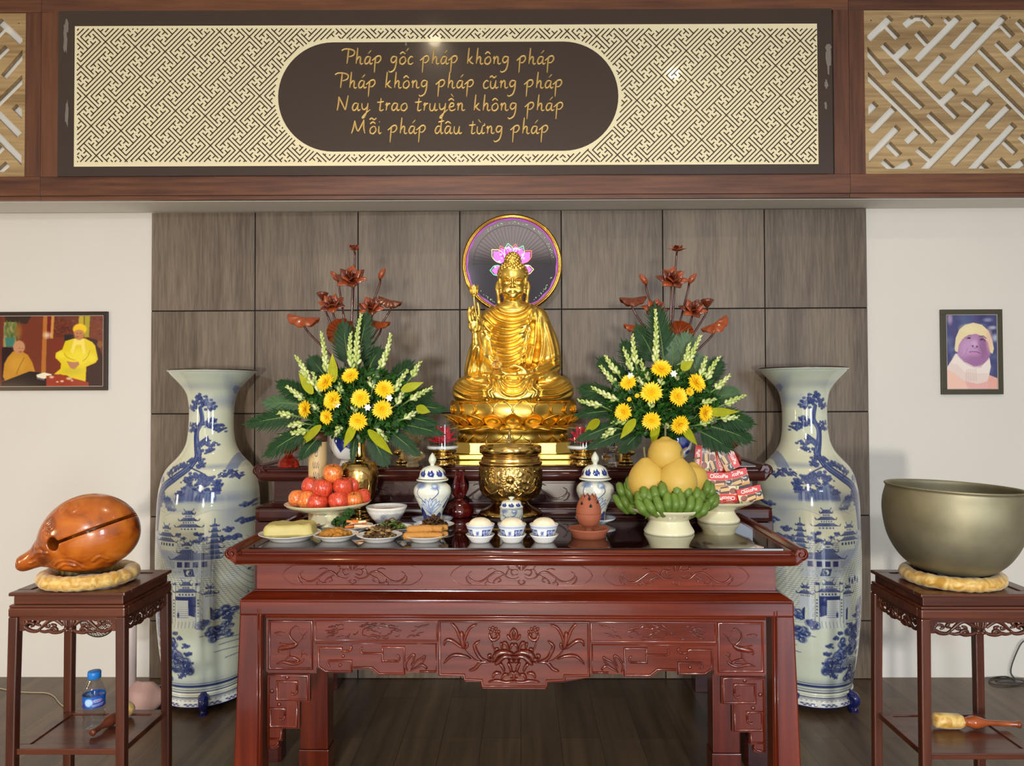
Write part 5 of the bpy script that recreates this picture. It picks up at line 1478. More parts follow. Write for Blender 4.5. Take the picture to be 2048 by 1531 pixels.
    for q in range(4):
        a = foot_ph+q*PI/2; d = Vector((math.cos(a), math.sin(a), 0))
        mb = MB(); R = 78*kV
        pts = spline([d*(R-.03)+Vector((0,0,.085)), d*(R+.012)+Vector((0,0,.075)), d*(R+.018)+Vector((0,0,.05)), d*(R-.004)+Vector((0,0,.028)), d*(R+.004)+Vector((0,0,.012)), d*(R+.026)+Vector((0,0,.009))], 4)
        mb.tube(pts, [.03*(1-.55*i/(len(pts)-1)) if i < len(pts)*.7 else .016 for i in range(len(pts))], 12)
        mb.ball(d*(R+.018)+Vector((0,0,.016)), .015, 10, 8); mb.box((-.02, -.02, 0), (.02, .02, .008)); 
        for i in range(mb.n-8, mb.n): mb.v[i] = tuple(Vector(mb.v[i])+d*(R+.008))
        mb.build('foot', M_cobalt, root)
    return root
M_rimd = simple('brown_rim_glaze', sc(62, 46, 40), .25); M_celadon = simple('celadon_glaze', sc(206, 210, 192), .1, coat=.5)
M_cobalt = simple('cobalt_glaze', sc(24, 32, 98), .1, coat=.5, noise=.5, nscale=22)
vase(411.5, 'tall blue and white vase left of the altar, pine painted along its left side', .018, False, .35-PI/2)
vase(1622.5, 'tall blue and white vase right of the altar, pine painted along its right side', -.014, True, -PI/4)
# ================================================================ offerings
M_brz = simple('bright_brass', sc(214, 178, 104), .16, metal=1.0, noise=.15, nscale=14)
M_chased = simple('chased_brass', sc(190, 156, 92), .24, metal=1.0, noise=.35, nscale=30, bump=.3)
M_cer = simple('cream_stoneware', sc(226, 220, 184), .2, coat=.4, noise=.03); M_wht2 = simple('white_porcelain', sc(232, 230, 226), .12, coat=.4)
M_terr = simple('terracotta', sc(150, 82, 56), .7, noise=.12, nscale=30, bump=.1); M_oxb = simple('oxblood_glaze', sc(78, 14, 12), .08, coat=.6, noise=.5, nscale=18)
M_glass = simple('clear_glass', (1, 1, 1), .02, trans=1, ior=1.45); M_acr = thin_clear('clear_acrylic', (.97, .98, .98), .25)
M_rglass = simple('red_glass', sc(240, 60, 36), .04, trans=.85, ior=1.4)
def on(px, py, rpx, z):
    p = PZ(px, py, z); r = rpx*p.y/F_PX
    c = PZ(px, py, z); yc = p.y+r
    return Vector((p.x*yc/p.y, yc, z)), yc/F_PX
def lathe_part(nm, prof, k, mat, root, seg=48, fn=None, n=0, c=(0, 0, 0)):
    pp = spline(prof, n) if n else prof
    return MB().lathe([(max(0, r)*k, z*k) for r, z in pp], seg, fn=fn, c=c).build(nm, mat, root)
def vcol_lathe(nm, prof, k, cv, root, mat, seg=280, rows=110, n=4, ph=0.0):
    """revolved surface carrying a painting; canvas x 0..360 degrees (front at 180), y from the top"""
    pp = spline(prof, n) if n else prof
    r = np.array([max(0, p[0]) for p in pp]); z = np.array([p[1] for p in pp]); L = np.concatenate([[0], np.cumsum(np.hypot(np.diff(r), np.diff(z)))])
    s = np.linspace(0, L[-1], rows); rr = np.interp(s, L, r)*k; zz = np.interp(s, L, z)*k
    a = np.linspace(0, 2*PI, seg+1); A, I = np.meshgrid(a, np.arange(rows))
    V = np.stack([rr[I]*np.sin(A+PI)*1.0, -rr[I]*np.cos(A+PI), zz[I]], -1)
    # angle PI is the front (-y)
    V[..., 0] = rr[I]*np.sin(A-PI); V[..., 1] = -rr[I]*np.cos(A-PI)
    ii = np.arange(rows-1)[:, None]*(seg+1)+np.arange(seg)[None, :]
    me = np_mesh(nm, V.reshape(-1, 3), np.stack([ii, ii+1, ii+seg+2, ii+seg+1], -1).reshape(-1, 4), mat)
    z0, z1 = zz.min(), zz.max()
    set_paint(me, cv.sample(((A/(2*PI)*360)+ph) % 360, (z1-zz[I])/(z1-z0)*(cv.h-1)/cv.res).reshape(-1, 3))
    return link_mesh(nm, me, root)
M_bw = painted('blue_white_glaze', .08, .5)
BL = (.10, .16, .46); BLm = (.36, .45, .68); WH = (.88, .89, .84)
def lotus_canvas(seed, h=120, dens=1.0):
    cv = Canvas(0, 0, 360, h, 2, WH); rs = random.Random(seed)
    for base in (0, 180):
        x = base+90 if base else 0
    for cxx in (180, 20, 340):
        # dark ground at foot with white lotus
        cv.poly([(cxx-70, h), (cxx-80, h*.62), (cxx-60, h*.70), (cxx-44, h*.60), (cxx-30, h*.80), (cxx+20, h*.86), (cxx+46, h*.74), (cxx+66, h*.80), (cxx+60, h)], BL, .95)
        for q in range(14): cv.blob(cxx+rs.uniform(-50, 50), h*rs.uniform(.82, .98), 6, 3, BLm, .5, .5)
        for a in np.linspace(-1.25, 1.25, 7):
            tx, ty = cxx+44*math.sin(a), h*.62-h*.24*math.cos(a)
            n = (math.cos(a)*9, math.sin(a)*5)
            pts = [(cxx, h*.80), ((cxx+tx)/2-n[0], (h*.76+ty)/2-n[1]), (tx, ty), ((cxx+tx)/2+n[0], (h*.76+ty)/2+n[1])]
            pl = [p[:2] for p in spline(pts, 5, closed=True)]
            cv.poly(pl, (.84, .88, .9)); cv.line(pl+[pl[0]], 1.8, BLm, .95, sm=False); cv.line([pts[0], (tx, ty+4)], 1, BLm, .6)
        cv.blob(cxx, h*.62, 12, 8, BLm, .6, .5); cv.blob(cxx, h*.60, 6, 4, (.84, .88, .9), .8, .4)
        cv.line([(cxx+5, h*.42), (cxx+25, h*.25), (cxx+18, h*.10)], 2.2, BL); cv.blob(cxx+16, h*.12, 14, 8, BLm, .8, .4); cv.blob(cxx+14, h*.10, 8, 4, (.82, .87, .9), .9, .3)
        cv.line([(cxx-20, h*.5), (cxx-44, h*.3), (cxx-40, h*.1)], 2, BL); cv.blob(cxx-40, h*.1, 20, 7, BLm, .75, .4)
        cv.line([(cxx+40, h*.5), (cxx+60, h*.35)], 1.6, BLm); cv.poly([(cxx+55, h*.62), (cxx+70, h*.4), (cxx+76, h*.42), (cxx+66, h*.68)], BL, .9)
        cv.line([(cxx-60, h*.35), (cxx-30, h*.4)], 1.4, BLm)
    return cv
CVL = lotus_canvas(3).blur(1)
def band_canvas(h, bl=BL):
    cv = Canvas(0, 0, 360, h, 2, WH); rs = random.Random(9)
    for q in range(9):
        x = q*40+20; cv.poly([(x-16, h*.55), (x-12, h*.3), (x-4, h*.42), (x+3, h*.22), (x+10, h*.4), (x+16, h*.5), (x+10, h*.72), (x-8, h*.7)], bl, .95); cv.blob(x, h*.5, 5, h*.08, BLm, .8, .5)
    cv.line([(0, h*.88), (360, h*.88)], h*.04, (.25, .22, .2), 1, sm=False)
    return cv
CVB = band_canvas(60).blur(1)
def blue_jar(px, py, lab):
    loc, k = on(px, py, 22, ZT1)
    r = empty('lidded_jar', loc, 0, lab, 'jar', 'blue and white lotus jars')
    vcol_lathe('jar_body', [(0, 5), (17, 5), (19, 7), (18.5, 12), (21, 25), (29, 42), (36, 58), (37.5, 66), (35, 75), (27, 82), (21, 84), (20, 87)], k, CVL, r, M_bw)
    vcol_lathe('lid', [(31.5, 87), (32, 89), (28, 92), (27, 94), (25, 104), (18, 112), (8, 116), (0, 117)], k, CVB, r, M_bw, rows=50)
    lathe_part('finial', [(5, 115), (4.5, 119), (7.5, 125), (7.2, 131), (3.5, 138), (0, 142)], k, M_celadon, r, 24, n=4)
    # saucer underneath is a thing of its own
    s = empty('saucer', loc, 0, lab.replace('blue and white lidded jar with lotus painting', 'blue-rimmed saucer under the lotus jar'), 'saucer', 'saucers under the lotus jars')
    lathe_part('dish', [(0, 2.5), (18, 2.2), (18, 0), (21, 0), (22, 2), (38, 8), (41, 12), (38, 10.5), (22, 4.6), (0, 4.4)], k, M_wht2, s)
    lathe_part('blue_rim', [(40, 11), (41.4, 12.3), (40.6, 12.8), (39.6, 11.8)], k, simple('blue_rim_line', BL, .15), s)
blue_jar(865, 1051, 'blue and white lidded jar with lotus painting, left of the brass censer')
blue_jar(1191, 1049, 'blue and white lidded jar with lotus painting, behind the terracotta burner')
# brass censer
loc, k = on(1021.5, 1046, 62, ZT1)
ce = empty('incense_censer', loc, 0, 'large chased brass incense pot in the middle of the front table', 'censer')
rsn = np.random.RandomState(2)
from mathutils import noise as mn
def chased(w, r, z):
    zz = z/k
    env = max(0, min(1, (zz-42)/6))*max(0, min(1, (108-zz)/6))
    v = mn.noise(Vector((math.cos(w)*9, math.sin(w)*9, zz*.16)))+.6*mn.noise(Vector((math.cos(w)*22, math.sin(w)*22, zz*.4)))
    return 1+env*.04*abs(v)
prof = [(0, 0), (66, 0), (67, 5), (64, 9)]
lathe_part('dark_base_ring', prof, k, simple('dark_base_brown', sc(34, 16, 12), .2, coat=.4), ce, 64)  # glossy dark brown ring under the brass foot
lathe_part('foot', [(62, 9), (62, 13), (56, 18), (44, 24), (36, 30), (34, 36), (40, 39)], k, M_brz, ce, 64, n=3)
mb = MB(); pp = spline([(38, 38), (50, 42), (57, 50), (61, 62), (62.5, 80), (62, 98), (61, 106), (63, 109), (63, 113), (59, 115), (58, 121), (55, 124), (57, 128), (61, 131)], 8)
mb.lathe([(r_*k, z_*k) for r_, z_ in pp], 220, fn=chased); mb.build('pot_body', M_chased, ce)
lathe_part('rim', [(60, 130), (62, 131), (62, 143), (60, 145), (52, 145), (52, 130), (10, 128), (0, 128)], k, M_brz, ce, 64)
mb = MB(); cb = Vector((0, -61.5*k, 83*k)); mb.ball(cb, 8.5*k, 20, 12)
for q in range(16):
    a = 2*PI*q/16; d = Vector((math.cos(a), 0, math.sin(a))); t = Vector((-d.z, 0, d.x))
    mb.tube(spline([cb+d*9*k, cb+d*14*k+t*2*k, cb+d*19*k-t*2*k, cb+d*(26 if q % 4 else 22)*k+t*1*k+Vector((0, (abs(d.x)*26)**2*k*.009, 0))], 4), [1.8*k]*8+[1.2*k]*5, 6)
for s in (-1, 1):
    for c_ in ([(30,100),(40,95),(48,84),(42,72),(34,76),(38,84)], [(24,62),(34,56),(44,60),(50,68)], [(14,52),(22,58),(16,64)], [(46,98),(54,90),(56,78)]):
        mb.tube([(s*x*k, -math.sqrt(max(0, 62.8**2-x*x))*k, z*k) for x, z in spline(c_, 4)], 1.6*k, 6)
mb.build('sun_relief', M_brz, ce)
lathe_part('sand', [(0, 137), (40, 136), (52, 134)], k, simple('incense_ash', sc(120, 110, 96), .9, noise=.2), ce, 40)
# small lidded tea jar and its saucer
loc, k = on(1023, 1057, 20, ZT1)
sj = empty('lidded_jar', loc, 0, 'small blue and white lidded cup in front of the brass censer', 'cup')
CVS = lotus_canvas(7, 60).blur(1)
vcol_lathe('jar_body', [(0, 4), (15, 4), (16, 6), (21, 12), (23, 20), (23, 34), (21.5, 38)], k, CVS, sj, M_bw, rows=60)
vcol_lathe('lid', [(23.5, 38), (23.5, 41), (20, 49), (14, 53), (0, 54)], k, CVB, sj, M_bw, rows=40)
lathe_part('finial', [(3, 53), (3, 55), (6, 58), (6.5, 60), (0, 61)], k, M_celadon, sj, 20)
ss = empty('saucer', loc, 0, 'white saucer under the small blue and white lidded cup', 'saucer')
lathe_part('dish', [(0, 1.5), (14, 1.5), (14, 0), (16, 0), (27, 7), (28, 9), (16, 3.6), (0, 3.4)], k, M_wht2, ss)
# rice bowls
M_rice = simple('cooked_rice', sc(232, 218, 190), .6, bump=.5, nscale=130, noise=.08)
cvb = Canvas(0, 0, 360, 30, 3, (.90, .91, .92))
for q in range(4):
    x = q*90+45+45
    x = (q*90+90) % 360
    cvb.poly([(x-22, 9), (x+22, 9), (x+22, 26), (x-22, 26)], (.20, .28, .56), .95)
    for a, b in ((-14, 14), (0, 13), (13, 15), (-7, 21), (7, 21)): cvb.blob(x+a, b, 5, 3.2, (.88, .9, .93), .95, .3); cvb.blob(x+a, b, 2, 1.4, (.3, .38, .62), .9, .4)
    cvb.blob(x+45, 16, 7, 4, (.35, .42, .66), .9, .4); cvb.line([(x+36, 22), (x+52, 12)], 1.4, (.3, .36, .6))
cvb.line([(0, 4), (360, 4)], 3.4, (.45, .52, .72), 1, sm=False)
for q in range(60): cvb.blob(q*6+3, 4, 1.6, 1.4, (.85, .88, .92), 1, .3)
for i, (px, lab) in enumerate(((960.5, 'leftmost of the three small rice bowls in front of the censer'), (1024, 'middle one of the three small rice bowls in front of the censer'), (1088, 'rightmost of the three small rice bowls in front of the censer'))):
    loc, k = on(px, 1086, 17, ZT1)
    s = empty('saucer', loc, 0, 'white saucer under the '+lab.replace(' in front of the censer', ''), 'saucer', 'saucers under the rice bowls')
    lathe_part('dish', [(0, 2), (16, 2), (16, 0), (18.5, 0), (20, 3), (27, 12), (29, 15.5), (26.5, 14.5), (19, 6.5), (0, 6)], k, M_wht2, s)
    l2 = loc.copy(); l2.z += 6.3*k
    b = empty('rice_bowl', l2, .6, lab, 'bowl', 'blue and white bowls of rice')
    vcol_lathe('bowl', [(0, 1.5), (11, 1.5), (12, 0), (13.5, 0), (17, 4), (23, 13), (27.5, 24), (29, 29.5), (27.6, 29.2), (25, 22), (0, 17)], k, cvb, b, M_bw, seg=180, rows=70, n=0)
    lathe_part('rice', [(27, 26), (24, 29), (19, 36), (12, 40), (5, 41.5), (0, 42)], k, M_rice, b, 40, n=4, fn=lambda w, r, z: 1+.02*math.sin(7*w+i))
# terracotta burner on dish
loc, k = on(1177.5, 1079, 34, ZT1)
td = empty('terracotta_dish', loc, 0, 'low terracotta dish under the bud-shaped burner', 'dish')
lathe_part('dish', [(0, 2), (30, 2), (31, 0), (34, 0), (35, 8), (41, 15), (41.5, 18), (39, 18), (33, 9), (0, 7)], k, M_terr, td)
tb = empty('terracotta_burner', (loc.x, loc.y, loc.z+7.2*k), 0, 'terracotta lotus-bud incense burner with dark diamonds for holes', 'incense burner')
mb = MB()
def bud_fn(w, r, z):
    return 1+.03*math.cos(6*w)*max(0, min(1, (z/k-44)/20))
mb.lathe([(r_*k, z_*k) for r_, z_ in spline([(0, 0), (12, 0), (9, 4), (7.5, 9), (9, 12), (18, 18), (24, 28), (25.3, 36), (25, 38.5), (24, 39.5), (25, 40.5), (24.5, 48), (21, 60), (17, 68)], 4)], 60, fn=bud_fn)
mb.build('bud_body', M_terr, tb)
mb = MB()
for q in range(9):
    a = 2*PI*q/9+.2; d = Vector((math.cos(a), math.sin(a), 0)); t = Vector((-d.y, d.x, 0)); c_ = d*16.5*k+Vector((0, 0, 66*k))
    mb.petal(c_-Vector((0, 0, 5*k)), Vector((0, 0, 1))+d*(-.12), t, 17*k, 14*k, -.1, 0, tk=.8*k, nu=6, nv=4)
mb.build('petal_crown', M_terr, tb)
mb = MB(); 
for (a, z) in ((-PI/2+.1, 56), (-PI/2-.75, 60), (-PI/2+.95, 62), (-PI/2, 70)):
    r_ = np.interp(z, [40, 48, 60, 68, 72], [25, 24.5, 21, 17, 16.6])*k+.0012; d = Vector((math.cos(a), math.sin(a), 0)); t = Vector((-d.y, d.x, 0)); c_ = d*r_+Vector((0, 0, z*k)); h_ = 5.5*k
    mb.add([c_+Vector((0, 0, h_)), c_+t*h_*.6, c_-Vector((0, 0, h_)), c_-t*h_*.6], [(0, 1, 2, 3)], False)
mb.build('dark_diamond', M_gap, tb)  # flat dark diamonds laid on the body for the shade inside the holes
# oxblood lotus-bud lamp
loc, k = on(919, 1036, 24, ZT1)
ox = empty('oil_lamp', loc, 0, 'dark red glazed bud-shaped lamp between the left lotus jar and the censer', 'lamp')
lathe_part('round_base', [(0, 0), (22, 0), (27, 6), (27, 14), (22, 24), (13, 31), (9, 34), (9, 37)], k, M_oxb, ox, 40, n=4, fn=lambda w, r, z: 1+.03*math.cos(10*w))
mb = MB()
for q in range(5):
    a = 2*PI*q/5-PI/2+PI/5; d = Vector((math.cos(a), math.sin(a), 0)); t = Vector((-d.y, d.x, 0))
    mb.petal(d*4*k+Vector((0, 0, 34*k)), d*.16+Vector((0, 0, 1)), t, (60 if q % 2 else 52)*k, 30*k, .5, -.1, tk=1*k, nu=10, nv=6, pointed=1)
mb.build('bud_petals', M_oxb, ox)
# soup bowl
loc, k = on(773, 1052, 17, ZT1)
cvw = Canvas(0, 0, 360, 40, 2, (.90, .89, .87))
for q in range(5):
    x = q*72+36; cvw.blob(x, 22, 11, 8, (.80, .80, .82), .8, .4); cvw.line([(x-9, 22), (x-4, 15), (x+4, 15), (x+9, 22), (x+3, 28), (x-4, 28), (x-9, 22)], 1.2, (.58, .58, .66), .9); cvw.blob(x, 21, 4, 3, (.62, .6, .7), .8, .4)
cvw.line([(0, 6), (360, 6)], 1.6, (.80, .74, .62), .8, sm=False)
for q in range(40): cvw.line([(q*9, 5), (q*9+5, 9)], .9, (.7, .66, .6), .7, sm=False)
sb = empty('soup_bowl', loc, 0, 'white floral china bowl of soup behind the plates', 'bowl')
vcol_lathe('bowl', [(0, 1.5), (15, 1.5), (16, 0), (18, 0), (19, 4), (29, 14), (37, 26), (40.5, 35), (41, 38), (39.5, 37.6), (36, 27), (0, 24)], k, cvw, sb, M_bw, seg=180, rows=80, n=0)
lathe_part('soup', [(0, 33), (38, 33)], k, simple('clear_broth', sc(206, 172, 132), .15, coat=.4), sb, 40)
# ---------------------------------------------------------------- footed fruit plates
def footed(px, py, rf, rr, hh, lab, tilt=0):
    loc, k = on(px, py, rf, ZT1)
    r = empty('footed_plate', loc, 0, lab, 'plate', 'cream footed fruit plates')
    mb = MB(); mb.lathe([(a*k, b*k) for a, b in spline([(0, 3), (rf-4, 3), (rf-1, 0), (rf, 1), (rf, 5), (rf-7, hh*.34), (rf-10, hh*.52), (rf-6, hh*.58), (rr*.72, hh*.72), (rr*.93, hh*.88), (rr, hh*.99), (rr+.6, hh*1.02), (rr-1.5, hh), (rr*.8, hh*.82), (rr*.4, hh*.70), (0, hh*.68)], 4)], 80)
    mb.xf(Matrix.Rotation(math.radians(tilt), 4, 'Y')); mb.build('plate_body', M_cer, r)
    # gilt lotus marks on the outside
    mb = MB()
    for a0 in (-PI/2-.62, -PI/2+.62, -PI/2+1.7, -PI/2-1.7):
        for s in (-3, -2, -1, 0, 1, 2, 3):
            a = a0+s*.055; h0, h1 = hh*.80, hh*(.94-.02*abs(s))
            rad = lambda h: np.interp(h, [hh*.72, hh*.88, hh*.99], [rr*.72, rr*.93, rr])*k
            p = lambda aa, h: Vector((rad(h)*math.cos(aa), rad(h)*math.sin(aa), h*k-.0016))*1.003
            mb.add([p(a0+s*.02, h0), p(a-.022, (h0+h1)/2), p(a+s*.008, h1), p(a+.022, (h0+h1)/2)], [(0, 1, 2, 3)], False)
    mb.xf(Matrix.Rotation(math.radians(tilt), 4, 'Y')); mb.build('gilt_lotus_mark', simple('worn_gilt_print', sc(168, 124, 60), .4, metal=.3), r)
    return r, loc, k
pa, la, ka = footed(657, 1056, 40, 84, 45, 'cream footed plate piled with red apples', -1.0)
pb_, lb, kb2 = footed(1338, 1073, 49, 78, 50, 'cream footed plate holding pomelos and green bananas', 0)
pc, lc, kc2 = footed(1437, 1048, 41, 68, 42, 'cream footed plate stacked with red snack packs', 0)
# apples
def apple_mat(nm, c1, c2):
    m, N, L, B = NM(nm); tc = N.new('ShaderNodeTexCoord'); mp = N.new('ShaderNodeMapping'); mp.inputs['Scale'].default_value = (1, 1, .12)
    oi = N.new('ShaderNodeObjectInfo'); ad = N.new('ShaderNodeVectorMath'); ad.operation = 'ADD'; L.new(tc.outputs['Object'], mp.inputs['Vector']); L.new(mp.outputs[0], ad.inputs[0]); L.new(oi.outputs['Random'], ad.inputs[1])
    nz = N.new('ShaderNodeTexNoise'); nz.inputs['Scale'].default_value = 30; nz.inputs['Detail'].default_value = 4; L.new(ad.outputs[0], nz.inputs['Vector'])
    n2 = N.new('ShaderNodeTexNoise'); n2.inputs['Scale'].default_value = 9; L.new(ad.outputs[0], n2.inputs['Vector'])
    mm = N.new('ShaderNodeMath'); mm.operation = 'MULTIPLY_ADD'; mm.inputs[1].default_value = .5; L.new(nz.outputs[0], mm.inputs[0]); m3 = N.new('ShaderNodeMath'); m3.operation = 'MULTIPLY'; m3.inputs[1].default_value = .5; L.new(n2.outputs[0], m3.inputs[0]); L.new(m3.outputs[0], mm.inputs[2])
    cr = N.new('ShaderNodeValToRGB'); e = cr.color_ramp.elements; e[0].position = .40; e[0].color = (*c1, 1); e[1].position = .62; e[1].color = (*c2, 1)
    L.new(mm.outputs[0], cr.inputs[0]); L.new(cr.outputs[0], B.inputs['Base Color']); B.inputs['Roughness'].default_value = .28; B.inputs['Coat Weight'].default_value = .25
    return m
M_ap = [apple_mat('red_apple_skin', sc(184, 40, 30), sc(220, 96, 60)), apple_mat('orange_blushed_apple_skin', sc(206, 66, 34), sc(238, 164, 76))]
def apple_me(i):
    mb = MB(); prof = spline([(0, .12), (.25, .02), (.55, .06), (.88, .38), (1.0, .85), (.97, 1.2), (.78, 1.58), (.45, 1.74), (.2, 1.66), (0, 1.5)], 5)
    mb.lathe([(max(0, r), z-.9) for r, z in prof], 40, fn=lambda w, r, z: 1+.025*math.cos(5*w+i)); return mb.mesh('apple_skin', M_ap[i])
ME_ap = [apple_me(0), apple_me(1)]
mb = MB(); mb.tube([(0, 0, .62), (.03, 0, .8), (.1, 0, .98)], [.05, .045, .06], 8); ME_st = mb.mesh('stem', simple('apple_stem', sc(90, 66, 40), .7))
APP = [(666, 946, 19.5, -.005, 1, 'topmost apple of the pile', 0), (622, 971, 18.5, .02, 0, 'apple at the left of the upper row, half behind its neighbour', 0), (645.5, 976, 20, -.03, 0, 'apple at the front centre-left of the upper row', 0), (686, 972, 19, -.02, 0, 'apple at the front right of the upper row', 0), (704, 968, 18, .03, 0, 'dark red apple behind the upper row on the right, near the brass vase', 0),
 (596, 996, 18, .02, 1, 'pale orange apple at the far left of the lowest row', 1), (616, 1000, 19.5, -.02, 1, 'orange-blushed apple second from the left in the lowest row', 1), (635, 1005, 20, -.055, 0, 'big red apple at the front left of the lowest row', 0), (677, 1001, 20, -.05, 0, 'red apple with upright stem at the front centre of the lowest row', 0), (708, 1000, 18, -.02, 1, 'peach-coloured apple right of centre in the lowest row', 1), (723, 993, 18, .02, 0, 'dark red apple at the far right of the lowest row', 0), (655, 1000, 18, .0, 0, 'apple mostly hidden in the middle of the lowest row', 0)]
rs = random.Random(5)
for px, py, r, dy, v, lab, v2 in APP:
    Y = la.y+dy; p = P(px, py, Y); kk = Y/F_PX
    o = empty('apple', p, rs.uniform(0, 6), lab, 'apple', 'red apples on the footed plate'); o.rotation_euler = (rs.uniform(-.35, .35), rs.uniform(-.35, .35), rs.uniform(0, 6)); o.scale = (r*kk*1.02,)*3
    link_mesh('skin', ME_ap[v], o); link_mesh('stem', ME_st, o)
# pomelos
M_pom = simple('yellow_pomelo_peel', sc(192, 158, 72), .5, noise=.1, nscale=9, bump=.25); M_pst = simple('cut_stalk', sc(112, 102, 70), .7)
bmp = M_pom.node_tree
for px, py, r, dy, tl, lab, sl_ in ((1331, 909, 35, .0, (0, 0), 'topmost yellow pomelo, resting on the others', 12), (1296, 962, 40, -.01, (0, -.12), 'large yellow pomelo at the left of the lower layer', 10), (1354, 962, 40, -.045, (0, .12), 'large yellow pomelo at the front right with a bent stalk', 10), (1382, 958, 33, .06, (0, .2), 'yellow pomelo half hidden behind the one with the bent stalk', 4)):
    Y = lb.y+dy; p = P(px, py, Y); kk = Y/F_PX
    o = empty('pomelo', p, 0, lab, 'pomelo', 'pomelos on the footed plate'); o.rotation_euler = (0, tl[1], 0)
    top = 1.18 if r > 36 else 1.04
    mb = MB(); mb.lathe([(max(0, a)*r*kk, b*r*kk) for a, b in spline([(0, -.98), (.45, -.9), (.85, -.55), (1.0, -.1), (.95, .3), (.72, .72), (.36, top-.14), (.14, top), (0, top-.03)], 6)], 48, fn=lambda w, rr, z: 1+.012*math.cos(3*w+px)); mb.build('peel', M_pom, o)
    mb = MB(); t = r*kk; mb.tube(spline([(0, 0, (top-.05)*t), (.0, 0, (top+.1)*t), ((.1 if sl_ > 9 and px > 1340 else 0)*t, -.02*t, (top+.1)*t+sl_*kk), ((.3 if px > 1340 else .02)*t, 0, (top+.16)*t+sl_*1.5*kk)], 4), 2.0*kk, 8); mb.build('stalk', M_pst, o)
# bananas: three hands laid round the pomelos
M_ban = simple('green_banana_skin', sc(92, 118, 44), .42, noise=.28, nscale=16, bump=.06); M_btip = simple('dark_banana_tip', sc(40, 34, 22), .8)
BC = lambda x, y: (1220+x/6.377, 860+y/6.377)
def banana(root, tip, base, bulge, Yt, Yb, r=8.0):
    a = P(*BC(*base), Yb); b = P(*BC(*tip), Yt); kk = Yt/F_PX; m = (a+b)/2+Vector((0, -.022, 0))+Vector((bulge*kk*8, 0, 0))
    pts = [Vector(p) for p in spline([a, a.lerp(m, .55), m, m.lerp(b, .6), b], 4)]
    n = len(pts); R = [r*kk*(.55+.55*math.sin(PI*min(.98, max(.02, (i/(n-1))*.86+.04)))**.7) for i in range(n)]; R[-1] = r*kk*.28; R[-2] = r*kk*.5; R[-3] = r*kk*.8
    mb = MB(); inv = root.location
    mb.tube([p-inv for p in pts], R, 7); ob = mb.build('banana', M_ban, root)
    mb = MB(); d = (pts[-1]-pts[-3]).normalized(); mb.tube([pts[-1]-inv, pts[-1]+d*3*kk-inv], [r*kk*.3, r*kk*.22], 6); mb.build('banana_tip', M_btip, ob)
Yb0 = lb.y
hands = [('hand of green bananas sticking out at the left of the pomelos', [((50,820),(235,1052)), ((150,775),(262,1040)), ((110,670),(190,860)), ((205,650),(300,930)), ((232,595),(300,840)), ((255,930),(320,1050))], -.02, .03),
 ('big hand of green bananas fanned across the front of the plate', [((335,880),(490,1085)), ((440,862),(610,1090)), ((575,828),(690,1090)), ((725,782),(750,1062)), ((805,800),(805,1065)), ((885,768),(875,1065)), ((1040,825),(930,1085)), ((1142,845),(1020,1090)), ((1215,935),(1100,1092)),
   ((425,725),(390,900)), ((560,712),(600,900)), ((660,662),(700,880)), ((830,662),(820,880)), ((965,672),(945,890)), ((1090,735),(1050,900)), ((360,790),(400,960)), ((480,760),(520,930)), ((1140,775),(1100,930))], -.125, -.085),
 ('hand of green bananas sticking out at the right of the plate', [((1230,635),(1180,840)), ((1285,675),(1230,850)), ((1312,765),(1200,1000)), ((1358,815),(1240,1010)), ((1225,880),(1170,1040))], -.01, .02)]
for lab, bs, d0, d1 in hands:
    c = P(*BC(*bs[len(bs)//2][1]), Yb0+d0)
    h = empty('banana_hand', c, 0, lab, 'bananas', 'green banana hands on the plate')
    for i, (t, b) in enumerate(bs):
        up = 0 if i < 9 or 'front' not in lab else .03
        xo = abs(BC(*t)[0]-1338)*2.1e-3
        banana(h, t, b, (1 if t[0] < b[0] else -1)*-.35, Yb0+d0+up+xo**2*1.2+.01, Yb0+d0+up+xo**2*.9, 8.6 if 'front' in lab else 7.6)
# ---------------------------------------------------------------- red snack packs
cvp = Canvas(0, 0, 100, 60, 2, (.86, .80, .66))
cvp.blob(84, 56, 26, 10, (.80, .55, .25), .8, .5); cvp.blob(22, 40, 14, 12, (.50, .26, .17), 1, .1); cvp.blob(18, 37, 8, 6, (.60, .34, .24), .8, .5); cvp.blob(56, 38, 20, 17, (.36, .17, .11), 1, .1)
cvp.poly([(36,42),(70,38),(72,50),(38,56)], (.90,.78,.50)); cvp.line([(38,46),(70,42)], 1.4, (.66,.42,.24)); cvp.line([(38,51),(71,46)], 1.4, (.66,.42,.24)); cvp.poly([(36,54),(72,49),(70,56),(44,60)], (.34,.16,.10)); cvp.poly([(4,50),(10,48),(14,60),(6,60)], (.45,.62,.36)); cvp.blob(88, 34, 12, 13, (.16, .11, .13), 1, .08)
cvp.poly([(0,0),(100,0),(100,22),(90,26),(60,29),(30,28),(8,24),(0,20)], (.80, .13, .11))
cvp.line([(0,20.5),(8,24.5),(30,28.5),(60,29.5),(90,26.5),(100,22.5)], .8, (.92,.75,.35), 1, sm=False)
M_pk = painted('printed_carton', .28, .3); M_pr = simple('red_carton_side', sc(178, 34, 28), .35); M_let = simple('white_print', sc(238, 232, 220), .4); M_pkd = simple('brown_carton_face', sc(96, 38, 26), .35)
